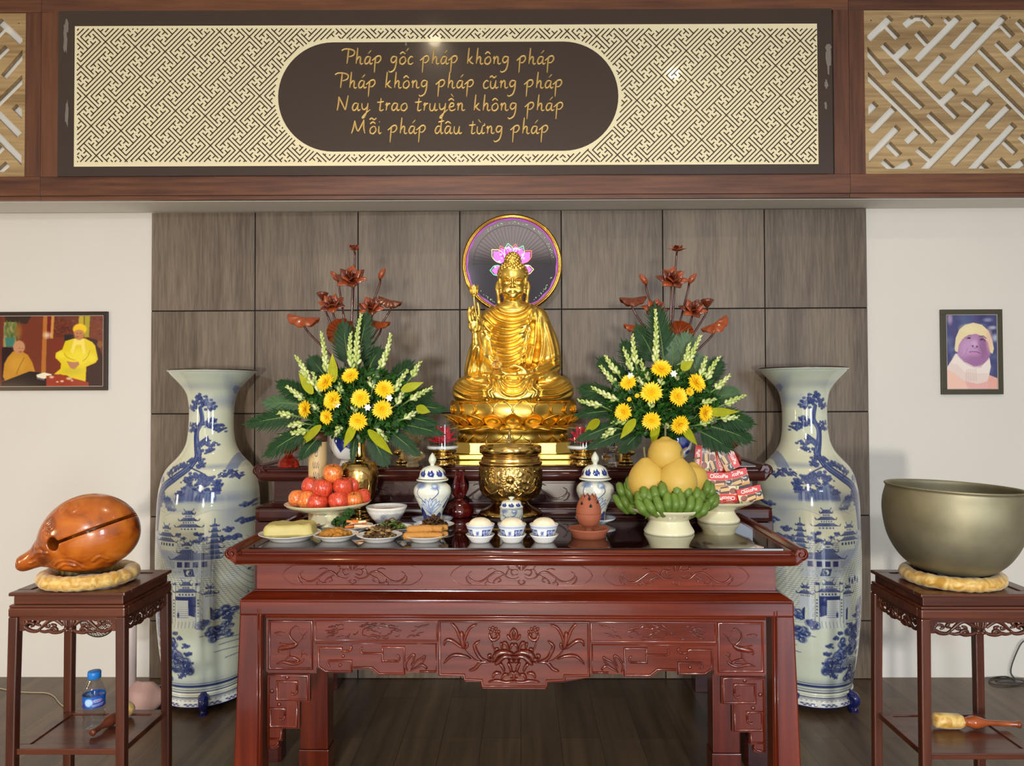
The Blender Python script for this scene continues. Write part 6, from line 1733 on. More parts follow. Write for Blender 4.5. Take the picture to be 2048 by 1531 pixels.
def text_me(s, size, off, mat, nm, sx=1.0):
    cu = bpy.data.curves.new(nm, 'FONT'); cu.body = s; cu.size = size; cu.offset = off; cu.align_x = 'CENTER'; cu.align_y = 'CENTER'; cu.extrude = .0001; cu.resolution_u = 3
    o = bpy.data.objects.new(nm, cu); COL.objects.link(o); bpy.context.view_layer.update()
    me = bpy.data.meshes.new_from_object(o.evaluated_get(bpy.context.evaluated_depsgraph_get())); bpy.data.objects.remove(o)
    me.materials.clear(); me.materials.append(mat); n = len(me.vertices); a = np.empty(n*3, np.float32); me.vertices.foreach_get('co', a); a = a.reshape(-1, 3)
    b = np.stack([a[:, 0]*sx, -a[:, 2]*0-.0007-a[:, 2], a[:, 1]], -1); me.vertices.foreach_set('co', b.ravel()); me.update(); me.name = nm
    return me
PW, PH, PD = .116, .070, .018
ME_pkf = picture_mesh('printed_face', cvp, lambda X, Y: np.stack([(X/100-.5)*PW, np.full(X.shape, -.0003), (.5-Y/60)*PH], -1), 200, 120, M_pk)
mb = MB(); mb.box((-PW/2, 0, -PH/2), (PW/2, PD, PH/2), .0015); ME_pkb = mb.mesh('carton', M_pr)
TX1 = text_me('ChocoPie', .0235, .0006, M_let, 'lettering', .86); TX2 = text_me('ORION', .0062, .0002, M_let, 'maker_lettering', 1.1); TX3 = text_me('Tình', .0105, .0003, M_let, 'badge_lettering')
PC = lambda x, y: (1360+x/9.57, 860+y/9.57)
def pack(x, y, ang, dy, lab, s=1.0, lean=0.0):
    Y = lc.y+dy; p = P(*PC(x, y), Y)
    o = empty('snack_pack', p, 0, lab, 'snack pack', 'red snack packs on the footed plate'); o.rotation_euler = Euler((lean, -math.radians(ang), 0), 'XYZ'); o.scale = (s,)*3
    link_mesh('carton', ME_pkb, o); link_mesh('printed_face', ME_pkf, o)
    link_mesh('lettering', TX1, o, (0, 0, .0195)); link_mesh('maker_lettering', TX2, o, (-.012, 0, .0295)); link_mesh('badge_lettering', TX3, o, (.040, 0, -.005))
pack(425, 535, 85, .045, 'red snack pack standing on end at the upper left of the stack, lettering upwards', .92)
pack(920, 520, -67, .05, 'red snack pack standing on end at the upper right of the stack, lettering downwards', .95)
pack(690, 640, -78, .075, 'red snack pack mostly hidden behind the two upright ones', .9)
pack(330, 905, -7, .02, 'red snack pack mostly hidden behind the bananas at the left of the stack', .95)
pack(1050, 930, 14, .02, 'red snack pack tilted at the right side behind the central pack', 1.0)
pack(745, 965, 0, -.012, 'red snack pack lying level in the centre of the stack', .95)
pack(880, 1215, 181, -.035, 'red snack pack lying upside down below the central pack', .92)
pack(1340, 1228, 14, -.05, 'small red snack pack jutting out at the lower right corner', .86)
pack(880, 1385, 0, -.05, 'red snack pack lying flat at the bottom of the stack', .8, -1.4)
# ---------------------------------------------------------------- plates of food
def plate(px, py, rb, rr, lab, hh=14, octo=True):
    loc, k = on(px, py, rb, ZT1)
    r = empty('food_plate', loc, 0, lab, 'plate', 'white plates of food')
    lathe_part('plate_body', [(0, 2), (rb-2, 2), (rb-2, 0), (rb, 0), (rb+2, 3), (rr*.86, hh*.72), (rr, hh), (rr+.4, hh+.9), (rr-1.2, hh+.6), (rr*.78, hh*.72), (rb*.9, hh*.36), (0, hh*.33)], k, M_wht2, r, 64, fn=lambda w, rd, z: 1+.012*abs(math.cos(5*w)) if rd > rr*.8*k else 1)
    return loc, k
rs = random.Random(12)
def lump(r, sx_, sy_, sz_, seed, rough=.25, sub=3):
    bm = bmesh.new(); bmesh.ops.create_icosphere(bm, subdivisions=sub, radius=1)
    for v in bm.verts:
        n_ = mn.noise(v.co*1.7+Vector((seed*3.1, seed, 0)))+.5*mn.noise(v.co*4+Vector((seed, 0, seed)))
        v.co = v.co*(1+rough*n_); v.co = Vector((v.co.x*sx_*r, v.co.y*sy_*r, v.co.z*sz_*r))
    bm.verts.index_update(); V = [v.co[:] for v in bm.verts]; Fc = [[q.index for q in f.verts] for f in bm.faces]; bm.free(); return V, Fc
M_cake = simple('steamed_green_cake', sc(184, 170, 104), .5, noise=.12, nscale=24, bump=.3, sub=0); M_fry = simple('golden_fried_batter', sc(190, 128, 44), .5, noise=.25, nscale=40, bump=.6)
M_roll = simple('fried_roll_skin', sc(196, 138, 66), .5, noise=.3, nscale=50, bump=.6); M_mush = simple('braised_mushroom', sc(92, 66, 34), .35, noise=.5, nscale=40, bump=.4); M_brc = simple('broccoli_green', sc(42, 78, 22), .6, noise=.3, nscale=60, bump=.6)
M_car = simple('carrot_flesh', sc(232, 130, 48), .4, noise=.1); M_rad = simple('radish_flesh', sc(234, 206, 170), .4, noise=.05); M_bean = simple('fried_greens', sc(92, 108, 46), .4, noise=.3, nscale=30); M_dk = simple('dark_braised_strips', sc(70, 44, 26), .4, noise=.3)
loc, k = plate(580, 1085, 38, 60, 'white plate with a large block of steamed green cake, at the front left corner', 13)
mb = MB(); sp_ = lambda v, e: math.copysign(abs(v)**e, v)
def cake(u, v):
    a = 2*PI*u; b = -PI/2+PI*v; cx_ = sp_(math.cos(b), .3); X = 50*cx_*sp_(math.cos(a), .28); Y = 32*cx_*sp_(math.sin(a), .28); Z = 13*sp_(math.sin(b), .42)
    tp = 1-.07*(Z+13)/26; n_ = mn.noise(Vector((X*.06, Y*.06, Z*.09)))*3.2+mn.noise(Vector((X*.3, Y*.3, Z*.3)))*.9
    return ((X*tp+n_*.6)*k, (Y*tp+n_*.6)*k, (Z+13+n_)*k)
mb.grid(cake, 120, 40)
o = mb.build('rice_cake', M_cake, None, (loc.x+1*k, loc.y, loc.z+7*k)); o.rotation_euler.z = .1; tag(o, 'large pale green steamed cake block on the front left plate', 'cake')
def pieces(n, loc, k, rx, ry, h, mat, nm, lab, cat, grp, size, sh=(1, .8, .6), parent=None, seed=1, rough=.3):
    r2 = random.Random(seed); V, Fc = lump(1, *sh, seed, rough); mb = MB(); mb.add(V, Fc); me = mb.mesh(nm, mat)
    for i in range(n):
        a = 2*PI*i/n+r2.uniform(-.3, .3); q = r2.uniform(.3, .95) if i else 0
        o = link_mesh(nm, me, None, (loc.x+rx*k*q*math.cos(a), loc.y+ry*k*q*math.sin(a), loc.z+(h+(1-q)*size*.9)*k)); o.rotation_euler = (r2.uniform(-.4, .4), r2.uniform(-.4, .4), r2.uniform(0, 6)); o.scale = (size*k*r2.uniform(.8, 1.15),)*3
        tag(o, lab, cat, grp)
loc, k = plate(671.5, 1084, 28, 44, 'white plate of golden fried pieces, second from the left in the front row', 12)
pieces(11, loc, k, 26, 22, 9, M_fry, 'fried_piece', 'lumpy golden fried piece on the second front plate', 'fried food', 'golden fried pieces', 11, (1.1, .8, .6), seed=4, rough=.7)
loc, k = plate(759, 1086, 29, 45, 'white plate of dark braised mushrooms, third from the left in the front row', 12)
def heap(nm, loc, k, R, H, mats, n, lab, cat, seed, ln=10, wd=3.2, flat=.4):
    """tangled food nobody could count: one stuff object"""
    r2 = random.Random(seed); mb = MB()
    for i in range(n):
        mb.cur = i % len(mats)
        a = r2.uniform(0, 2*PI); q = math.sqrt(r2.random()); z = H*(1-q**1.6)*r2.uniform(.3, 1)
        c = Vector((R*q*math.cos(a), R*.85*q*math.sin(a), 6+z)); d = Vector((r2.uniform(-1, 1), r2.uniform(-1, 1), r2.uniform(-.5, .5))).normalized()*ln*r2.uniform(.5, 1)
        m = c+Vector((r2.uniform(-1, 1), r2.uniform(-1, 1), r2.uniform(.2, 1)))*ln*.3
        mb.tube([Vector(p)*k for p in spline([c-d*.5, m, c+d*.5], 4)], [wd*k*.6]+[wd*k*r2.uniform(.8, 1.2)]*7+[wd*k*.5], 6, flat=flat)
    o = mb.build(nm, mats, None, loc); return tag(o, lab, cat, kind='stuff')
heap('braised_mushrooms', loc, k, 29, 25, [M_mush, M_dk, simple('pale_mushroom', sc(150, 118, 70), .4, noise=.3, nscale=30)], 150, 'heap of dark braised mushroom strips on the third front plate', 'food', 3, 13, 4.2)
loc, k = plate(851.5, 1086, 28, 44, 'white plate of fried spring rolls, rightmost in the front row', 12)
mb = MB(); V = []
mb.tube([(x, .03*math.sin(3*x), 0) for x in np.linspace(-1, 1, 41)], [.30*(1-.5*abs(x)**9)*(1+.10*mn.noise(Vector((x*5, 1, 2)))) for x in np.linspace(-1, 1, 41)], 24)
mb.v = [tuple(Vector(v)*(1+.10*mn.noise(Vector(v)*6)+.05*mn.noise(Vector(v)*17))) for v in mb.v]; ME_rl = mb.mesh('spring_roll', M_roll)
for i, (x, y, z, a, s) in enumerate(((-16, -20, 13, .05, 26), (12, -18, 13, -.15, 24), (26, -4, 12, .5, 20), (-10, 4, 12, .1, 26), (-10, -12, 25, .12, 26), (14, -6, 25, -.35, 22), (24, 6, 24, .25, 20))):
    o = link_mesh('spring_roll', ME_rl, None, (loc.x+x*k, loc.y+y*k, loc.z+z*k)); o.rotation_euler.z = a; o.scale = (s*k,)*3
    tag(o, 'fried spring roll piled on the rightmost front plate', 'spring roll', 'fried spring rolls')
loc, k = plate(702, 1066, 27, 43, 'white plate of broccoli and vegetable sticks, behind the front row', 11)
for i, (x, y, z, s) in enumerate(((-24, -8, 17, 12), (-12, -4, 19, 13), (-4, 2, 33, 11), (-30, 4, 14, 9))):
    mb = MB(); r2 = random.Random(i+40); mb.tube([(0, 0, -.9), (0, 0, .2)], [.25, .4], 8)
    for q in range(34):
        zz = r2.uniform(-.1, 1); a = r2.uniform(0, 2*PI); rr_ = math.sqrt(max(0, 1-zz*zz))*.85; mb.ball((rr_*math.cos(a), rr_*math.sin(a), zz*.8), r2.uniform(.22, .34), 7, 5)
    o = mb.build('broccoli_floret', M_brc, None, (loc.x+x*k, loc.y+y*k, loc.z+z*k)); o.scale = (s*k,)*3
    tag(o, 'dark green broccoli floret on the plate under the apple dish', 'broccoli', 'broccoli florets')
mb = MB(); mb.box((-1, -.16, -.14), (1, .16, .14), .04); ME_c = mb.mesh('carrot_stick', M_car); mb = MB(); mb.box((-1, -.18, -.15), (1, .18, .15), .04); ME_r = mb.mesh('radish_stick', M_rad)
for i in range(15):
    r2 = random.Random(i*7+3); c_ = i % 2 == 0
    o = link_mesh('carrot_stick' if c_ else 'radish_stick', ME_c if c_ else ME_r, None, (loc.x+(14+r2.uniform(-8, 16))*k, loc.y+r2.uniform(-20, 14)*k, loc.z+(8+(i//4)*4.2)*k)); o.rotation_euler = (0, r2.uniform(-.15, .15), r2.uniform(-.5, .9)); o.scale = (r2.uniform(14, 19)*k,)*3
    tag(o, ('orange carrot stick' if c_ else 'pale radish stick')+' beside the broccoli', 'vegetable stick', 'carrot sticks' if c_ else 'radish sticks')
loc, k = plate(782, 1069, 27, 43, 'white plate of stir-fried greens, in front of the soup bowl', 11)
heap('fried_greens', loc, k, 30, 18, [M_bean, M_mush, simple('bright_green_bean', sc(108, 140, 50), .35), M_dk], 130, 'tangled stir-fried greens and mushrooms before the soup bowl', 'food', 8, 16, 2.4)
loc, k = plate(868, 1062, 25, 40, 'white plate of dark shredded food, behind the spring rolls', 10)
heap('shredded_food', loc, k, 26, 20, [M_dk, simple('brown_shred', sc(104, 72, 40), .5)], 130, 'heap of dark brown shreds behind the spring rolls', 'food', 9, 15, 2.2)
loc, k = plate(626, 1058, 16, 27, 'small white plate of roasted nuts, behind the steamed cake', 8)
pieces(12, loc, k, 18, 15, 5, simple('roasted_nut', sc(176, 112, 56), .5, noise=.2), 'roasted_nut', 'roasted brown nut on the small plate behind the steamed cake', 'nut', 'roasted nuts', 5, seed=6)
# incense tube
loc, k = on(635.5, 1046, 18, ZT1)
cvt = Canvas(0, 0, 360, 160, 1.5, (.78, .66, .46)); x = 186
for q in range(2): cvt.line([(x+9*math.cos(t+q), 20+8*math.sin(t+q)) for t in np.linspace(.3, 5.7, 12)], 1.8, (.2, .16, .14))
cvt.blob(x, 20, 4, 4, (.55, .45, .35), .7, .4)
r2 = random.Random(4)
for (xx, yy) in ((x-2, 48), (x+2, 68), (x+3, 88), (x+2, 104)):
    for q in range(3):
        cvt.line([(xx-24+q*13, yy+4), (xx-18+q*13, yy-7+r2.uniform(-2, 2)), (xx-14+q*13, yy+3), (xx-8+q*13, yy-4)], 1.5, (.22, .17, .14))
    cvt.line([(xx+14, yy-10), (xx+18, yy+10)], 1.4, (.22, .17, .14))
it = empty('incense_tube', loc, 0, 'tall tan paper incense tube with dark handwriting, behind the apples', 'tube')
vcol_lathe('paper_tube', [(18.3, 0), (18.3, 160)], k, cvt, it, painted('printed_tan_paper', .5, 0), seg=200, rows=120, n=0)
lathe_part('brown_cap', [(18.3, 160), (18.8, 160), (18.8, 180), (0, 180.5)], k, simple('brown_board_cap', sc(88, 52, 34), .5), it, 40)
# brass flower vases
def brass_vase(px, py, lab):
    loc, k = on(px, py, 24, ZT1)
    r = empty('brass_vase', loc, 0, lab, 'vase', 'brass flower vases')
    lathe_part('foot', [(0, 0), (25, 0), (26, 4), (22, 7), (23, 10), (17, 13), (15, 17), (18, 19), (14, 22), (15, 26)], k, M_brz, r, 40, n=2)
    mb = MB(); mb.lathe([(a*k, b*k) for a, b in spline([(14, 26), (20, 32), (30, 52), (37, 80), (38, 98), (36, 108), (33, 114)], 10)], 140, fn=lambda w, rr, z: 1+.035*max(0, math.sin((z/k-38)/62*PI))*(1 if 38 < z/k < 100 else 0)*abs(mn.noise(Vector((math.cos(w)*7, math.sin(w)*7, z/k*.15)))+.5*mn.noise(Vector((math.cos(w)*16, math.sin(w)*16, z/k*.4)))))
    mb.build('vase_body', M_chased, r)
    lathe_part('neck', [(33, 114), (30, 118), (22, 121), (21, 124), (14, 128), (12, 136), (12, 155), (15, 170), (22, 180), (20, 180), (11, 165)], k, M_brz, r, 40, n=3)
    mb = MB(); w = 38.8*k
    for s in (0,):
        pts = [(x*k, -math.sqrt(max(0, 38.6**2-x*x))*k, z*k) for x, z in spline([(-22, 96), (-8, 104), (8, 104), (22, 96), (26, 74), (18, 50), (0, 44), (-18, 50), (-26, 74)], 5, closed=True)]
        mb.tube(pts+[pts[0]], 1.3*k, 6)
    mb.build('medallion_border', M_brz, r)
    return loc, k
VL1, kv1 = brass_vase(718, 1046, 'tall brass vase of the left bouquet, standing behind the apples')
VL2, kv2 = brass_vase(1316, 1044, 'brass vase of the right bouquet, hidden behind the pomelos')
# ================================================================ things on the rear table
# blue and white globe vases that hold the wooden lotus
CVG = Canvas(0, 0, 360, 110, 2, (.90, .90, .88))
for cxx in (70, 190, 310):
    CVG.poly([(cxx-46, 36), (cxx-30, 24), (cxx-14, 40), (cxx+4, 34), (cxx+14, 54), (cxx+36, 50), (cxx+46, 70), (cxx+20, 88), (cxx-6, 80), (cxx-24, 92), (cxx-44, 66)], (.08, .13, .42), .97); CVG.blob(cxx+8, 66, 14, 9, (.42, .50, .70), .9, .4); CVG.line([(cxx-50, 20), (cxx-20, 8), (cxx+20, 18), (cxx+46, 40)], 1.6, (.6, .66, .8), .9); CVG.blob(cxx+40, 92, 14, 5, (.1, .16, .45), .9, .3)
CVG.blur(1)
def globe(px, py, lab):
    loc, k = on(px, py, 18, ZT2); r = empty('globe_vase', loc, 0, lab, 'vase', 'blue and white globe vases')
    lathe_part('foot', [(0, 0), (19, 0), (19.5, 3), (17, 8), (15, 14), (18, 17)], k, M_wht2, r, 32)
    vcol_lathe('globe', [(15, 15), (24, 20), (34, 34), (38, 52), (35, 70), (25, 84), (16, 90), (13, 98), (13, 108), (16, 116), (14, 116), (10, 106)], k, CVG, r, M_bw, rows=80)
    return loc, k
G1, kg1 = globe(697, 936, 'blue and white globe vase holding the left wooden lotus spray'); G2, kg2 = globe(1346, 936, 'blue and white globe vase holding the right wooden lotus spray')
# lotus under acrylic cylinders on brass stands
M_rpet = simple('red_paper_petal', sc(226, 44, 70), .5); M_gpap = simple('green_paper', sc(30, 104, 70), .5)
for px, lab in ((885, 'red paper lotus under a clear cylinder on a brass stand, left of the statue'), (1166, 'red paper lotus under a clear cylinder on a brass stand, right of the statue')):
    loc, k = on(px, 933, 27, ZT2); r = empty('lotus_lamp', loc, 0, lab, 'lotus lamp', 'red lotus lamps')
    lathe_part('brass_stand', [(0, 0), (26, 0), (27, 3), (26, 7), (22, 9), (20, 12), (27, 15), (28, 18), (20, 22), (17, 26), (22, 29), (28, 31), (29, 33), (0, 33)], k, M_brz, r, 48)
    lathe_part('white_disc', [(0, 34), (30.5, 34), (31, 36), (31, 39), (0, 39.5)], k, M_white, r, 40)
    lathe_part('acrylic_cylinder', [(31.2, 33.5), (31.2, 83), (31, 84), (0, 84), (0, 83.2), (30.2, 83.2), (30.4, 40)], k, M_acr, r, 48)
    mb = MB()
    for ring_, (n, rr_, up, ln) in enumerate(((8, .35, 1, 34), (9, .8, .8, 32), (9, 1.5, .5, 28))):
        for q in range(n):
            a = 2*PI*q/n+ring_*.4; d = Vector((math.cos(a), math.sin(a), 0)); mb.petal(d*3*k+Vector((0, 0, 44*k)), d*rr_+Vector((0, 0, up*1.1)), Vector((-d.y, d.x, 0)), ln*k*1.08, 23*k, .3, .05, nu=6, nv=4)
    mb.build('red_petals', M_rpet, r)
    mb = MB()
    for q in range(10):
        a = 2*PI*q/10; d = Vector((math.cos(a), math.sin(a), 0)); mb.petal(Vector((0, 0, 42*k)), d+Vector((0, 0, .12)), Vector((-d.y, d.x, 0)), 24*k, 13*k, .2, .1)
    mb.build('green_leaves', M_gpap, r)
# red glass lamps
for px, py, lab in ((577, 935, 'red cut-glass lamp at the left end of the rear table'), (1461, 925, 'red cut-glass lamp behind the snack packs')):
    loc, k = on(px, py, 19, ZT2); r = empty('glass_lamp', loc, 0, lab, 'lamp', 'red glass lamps'); fl_ = lambda w, rr, z: 1+.05*abs(math.cos(6*w))
    lathe_part('glass_foot', [(0, 0), (19, 0), (20, 5), (18, 13), (11, 20), (7, 25), (9, 29)], k, M_rglass, r, 48, fl_, 2); lathe_part('glass_bowl', [(0, 27), (9, 29), (17, 35), (20, 44), (18, 48), (17, 44), (8, 34), (0, 32)], k, M_rglass, r, 48, fl_, 2)
    mb = MB()
    for q in range(9):
        a = 2*PI*q/9; d = Vector((math.cos(a), math.sin(a), 0)); mb.petal(d*5*k+Vector((0, 0, 42*k)), d*.5+Vector((0, 0, 1)), Vector((-d.y, d.x, 0)), 20*k, 10*k, .3, .2)
    mb.build('gilt_petals', M_brz, r)
M_cgold = simple('clear_glass_gilt', sc(250, 236, 190), .05, trans=.9, ior=1.45)
loc, k = on(825, 934, 14, ZT2); r = empty('glass_lamp', loc, 0, 'fluted clear glass lamp with gilt edges under the left bouquet', 'lamp'); fl_ = lambda w, rr, z: 1+.05*abs(math.cos(7*w))
lathe_part('glass_base', [(0, 0), (12, 0), (12, 6), (10, 9), (22, 16), (24, 24), (20, 30), (12, 34), (14, 38), (0, 38)], k, M_cgold, r, 56, fl_, 2); lathe_part('fluted_bowl', [(6, 38), (8, 42), (19, 52), (25, 66), (24, 74), (22, 66), (14, 52), (0, 44)], k, M_cgold, r, 56, lambda w, rr, z: 1+.09*abs(math.cos(6*w)), 2)
loc, k = on(1225, 934, 14, ZT2); r = empty('glass_lamp', loc, 0, 'clear glass lotus lamp under the right bouquet', 'lamp')
lathe_part('glass_base', [(0, 0), (9, 0), (9, 4), (7, 7), (18, 13), (21, 20), (18, 26), (7, 30), (6, 35), (11, 39), (6, 43), (0, 43)], k, M_glass, r, 40, fl_, 2)
mb = MB()
for q in range(12):
    a = 2*PI*q/12; d = Vector((math.cos(a), math.sin(a), 0)); mb.petal(d*3*k+Vector((0, 0, 42*k)), d*(.5 if q % 2 else .9)+Vector((0, 0, 1)), Vector((-d.y, d.x, 0)), 24*k, 10*k, .3, .1, tk=.001)
mb.build('glass_petals', M_glass, r)
for px, lab in ((1252, 'small brass lamp behind the clear glass lotus lamp'), (806, 'small brass lamp behind the fluted glass lamp')):
    loc, k = on(px, 926, 14, ZT2); r = empty('brass_lamp', loc, 0, lab, 'lamp', 'small brass lamps')
    lathe_part('lamp_body', [(0, 0), (13, 0), (14, 4), (9, 8), (8, 12), (17, 17), (19, 22), (15, 27), (9, 31), (12, 36), (7, 41), (6, 47), (10, 51), (9, 56), (0, 56)], k, M_brz, r, 40, n=3)
# crystal reliquary stupas
def stupa(loc, k, h, lab, mat, pearl=False):
    r = empty('crystal_stupa', loc, 0, lab, 'stupa', 'small crystal stupas'); s = h/50*k
    lathe_part('stupa_base', [(0, 0), (12, 0), (12, 2), (10, 3), (10, 5), (8, 7), (8, 9), (6, 11)], s, mat, r, 24)
    lathe_part('dome', [(5, 11), (8.5, 14), (9.5, 18), (8, 22), (4, 25)], s, M_white if pearl else mat, r, 28, n=3)
    lathe_part('spire', [(3.5, 25), (4.5, 27), (3, 29), (3.2, 31), (2.2, 33), (2.2, 36), (1.2, 38), (1.4, 40), (.5, 43), (0, 50)], s, mat, r, 16)
stupa(Vector((P(1019, 900, 3.60).x, 3.60, ZT2)), 3.60/F_PX, 74, 'tall crystal stupa in front of the statue plinth, centre of three', M_cgold)
stupa(Vector((P(973, 900, 3.58).x, 3.58, ZT2)), 3.58/F_PX, 50, 'small crystal stupa in front of the statue plinth, left of the tall one', M_glass)
stupa(Vector((P(1061, 900, 3.58).x, 3.58, ZT2)), 3.58/F_PX, 50, 'small crystal stupa with white pearl dome, right of the tall one', M_glass, True)
yl = BY-76*kB; pl_ = P(994, 748, yl)
stupa(pl_, yl/F_PX, 54, 'crystal stupa standing on the lap of the statue', M_glass)
# ================================================================ bouquets and wooden lotus sprays
M_stem = simple('green_stem', sc(96, 124, 60), .5); M_palm = simple('dark_palm_leaf', sc(26, 56, 22), .5, noise=.3, spec=.25, nscale=20); M_palml = simple('grey_green_palm_leaf', sc(64, 92, 58), .5, noise=.2)
M_fol = simple('filler_leaf', sc(42, 84, 30), .4, noise=.4, nscale=14); M_yl = simple('yellow_green_leaf', sc(158, 160, 26), .38, noise=.35, nscale=20); M_bud = simple('pale_green_bud', sc(176, 192, 108), .5, noise=.12, nscale=60); M_budw = simple('cream_bud', sc(206, 214, 150), .5)
M_chr = simple('yellow_ray_petal', sc(250, 206, 28), .5, noise=.08, nscale=50); M_chc = simple('amber_flower_centre', sc(232, 170, 16), .6); M_wp = simple('white_petal', sc(240, 240, 226), .5)
M_wlot = simple('carved_reddish_wood', sc(140, 62, 28), .3, coat=.3, noise=.25, nscale=14); M_wdark = simple('carved_dark_red_wood', sc(94, 38, 20), .3, coat=.3, noise=.3, nscale=14); M_wstem = simple('dark_red_wooden_stem', sc(74, 30, 20), .3, coat=.3)
def frame_of(d, up=Vector((0, 0, 1))):
    d = Vector(d).normalized(); s = d.cross(up)
    if s.length < 1e-4: s = Vector((1, 0, 0))
    s.normalize(); return d, s, s.cross(d).normalized()
def chrys_mesh():
    mb = MB(); rs = random.Random(2)
    for ring_, (n, el, ln, w) in enumerate(((24, .06, 1.0, .28), (22, .3, .94, .28), (18, .62, .78, .26), (13, 1.0, .55, .22))):
        for q in range(n):
            a = 2*PI*q/n+ring_*.17+rs.uniform(-.06, .06); e = el+rs.uniform(-.1, .1); d = Vector((math.cos(a)*math.cos(e), math.sin(a)*math.cos(e), math.sin(e)))
            mb.petal(d*.06, d, Vector((-math.sin(a), math.cos(a), 0)), ln*rs.uniform(.86, 1.08), w, -.2, .12, nu=5, nv=2, pointed=0)
    a = mb.mesh('ray_petals', M_chr)
    mb = MB()
    for q in range(40):
        r = .2*math.sqrt(q/40); t = q*2.4; mb.ball((r*math.cos(t), r*math.sin(t), .28-.3*r), .045, 5, 4)
    return a, mb.mesh('flower_centre', M_chc)
ME_ch = chrys_mesh()
def chrys(c, r, d, lab, grp, vase):
    o = empty('chrysanthemum', c, 0, lab, 'flower', grp); q = Vector(d).to_track_quat('Z', 'Y'); o.rotation_mode = 'QUATERNION'; o.rotation_quaternion = q
    R = q.to_matrix()
    m1 = link_mesh('ray_petals', ME_ch[0], o); m2 = link_mesh('flower_centre', ME_ch[1], o); m1.scale = m2.scale = (r, r, r)
    v = R.inverted() @ (Vector(vase)-Vector(c)); b = R.inverted() @ Vector((0, .02, -.03))
    mb = MB(); mb.tube(spline([(0, 0, -.004), tuple(Vector((0, 0, -.03))), tuple(v*.5+b), tuple(v)], 4), .003, 6); mb.build('stem', M_stem, o)
def spike(tip, base, vase, lab, grp, seed):
    rs = random.Random(seed); tip, base, vase = Vector(tip), Vector(base), Vector(vase)
    o = empty('tuberose_spike', base, 0, lab, 'flower spike', grp)
    t = tip-base; L_ = t.length; d, s, u = frame_of(t); k = L_
    bend = s*rs.uniform(-.05, .05)*L_
    pt = lambda q: base*(1-q)+tip*q+bend*math.sin(PI*q)-base
    mb = MB(); mb.tube([pt(q/8) for q in range(9)]+[], [.0035*(1-.6*q/8) for q in range(9)], 6); mb.tube(spline([vase-base, (vase-base)*.5+Vector((0, .01, .0)), Vector((0, 0, 0))], 4), .0035, 6); mb.build('stem', M_stem, o)
    mb = MB(); n = max(9, int(L_/.0058))
    for i in range(n):
        q = i/(n-1); c = pt(q*.98); a = i*2.4; r = .0185*(1-.5*q); ln = .024*(1-.45*q)
        out = (s*math.cos(a)+u*math.sin(a))*(.6-.25*q)+d*.9; out.normalize()
        mb.cur = 1 if rs.random() < .25+.3*(1-q) else 0
        e0 = c+out*.003
        pts = [e0, e0+out*ln*.4+d*ln*.05, e0+out*ln*.8+d*ln*.15, e0+out*ln+d*ln*.25]; mb.tube(pts, [.0018, r*.36, r*.42, r*.14], 6)
    mb.build('buds', [M_bud, M_budw], o)
def palm(tip, base, lab, grp, width, mat, seed, nl=17, drop=.0):
    rs = random.Random(seed); tip, base = Vector(tip), Vector(base); o = empty('palm_leaf', base, 0, lab, 'palm leaf', grp)
    t = tip-base; L_ = t.length; d, s, u = frame_of(t, Vector((0, -1, .35)).normalized())
    pt = lambda q: t*q+u*(.10*L_*math.sin(PI*q*.9)-drop*q*q)
    mb = MB(); mb.tube([pt(q/10) for q in range(11)], [.0035*(1-.7*q/10) for q in range(11)], 6); mb.build('midrib', M_stem, o)
    mb = MB()
    for i in range(nl):
        q = .16+.84*i/(nl-1); w = width*math.sin(PI*min(1, .18+.76*q))**.7*(1 if q < .95 else .8)
        for sg in (-1, 1):
            dr = d*(.85+.5*q)+s*sg*(1.15-.75*q)+u*rs.uniform(-.12, .12)-Vector((0, 0, .1)); c = pt(q)
            mb.petal(c, dr, dr.cross(u), w*rs.uniform(.95, 1.15), .0115, .1, -.1, nu=4, nv=2, pointed=1)
    mb.petal(pt(.97), d, s, width*.6, .012, .1, 0, nu=4, nv=2)
    mb.build('leaflets', mat, o)
def yleaf(tip, base, lab, grp, w=.045):
    tip, base = Vector(tip), Vector(base); t = tip-base; d, s, u = frame_of(t, Vector((0, -1, .2)).normalized())
    mb = MB(); mb.petal((0, 0, 0), d, s, t.length, w, .3, -.08, tk=.0006, nu=10, nv=6, pointed=1); o = mb.build('broad_leaf', M_yl, None, base); tag(o, lab, 'leaf', grp)
ORD = ['first', 'second', 'third', 'fourth', 'fifth', 'sixth', 'seventh', 'eighth', 'ninth', 'tenth', 'eleventh', 'twelfth', 'thirteenth', 'fourteenth', 'fifteenth', 'sixteenth', 'seventeenth', 'eighteenth', 'nineteenth', 'twentieth', 'twenty-first', 'twenty-second', 'twenty-third', 'twenty-fourth', 'twenty-fifth', 'twenty-sixth']
def rank_label(items, key):
    order = sorted(range(len(items)), key=lambda i: key(items[i])); out = [''] * len(items)
    for r, i in enumerate(order): out[i] = 'leftmost' if r == 0 else ('rightmost' if r == len(items)-1 else ORD[r]+' from the left')
    return out
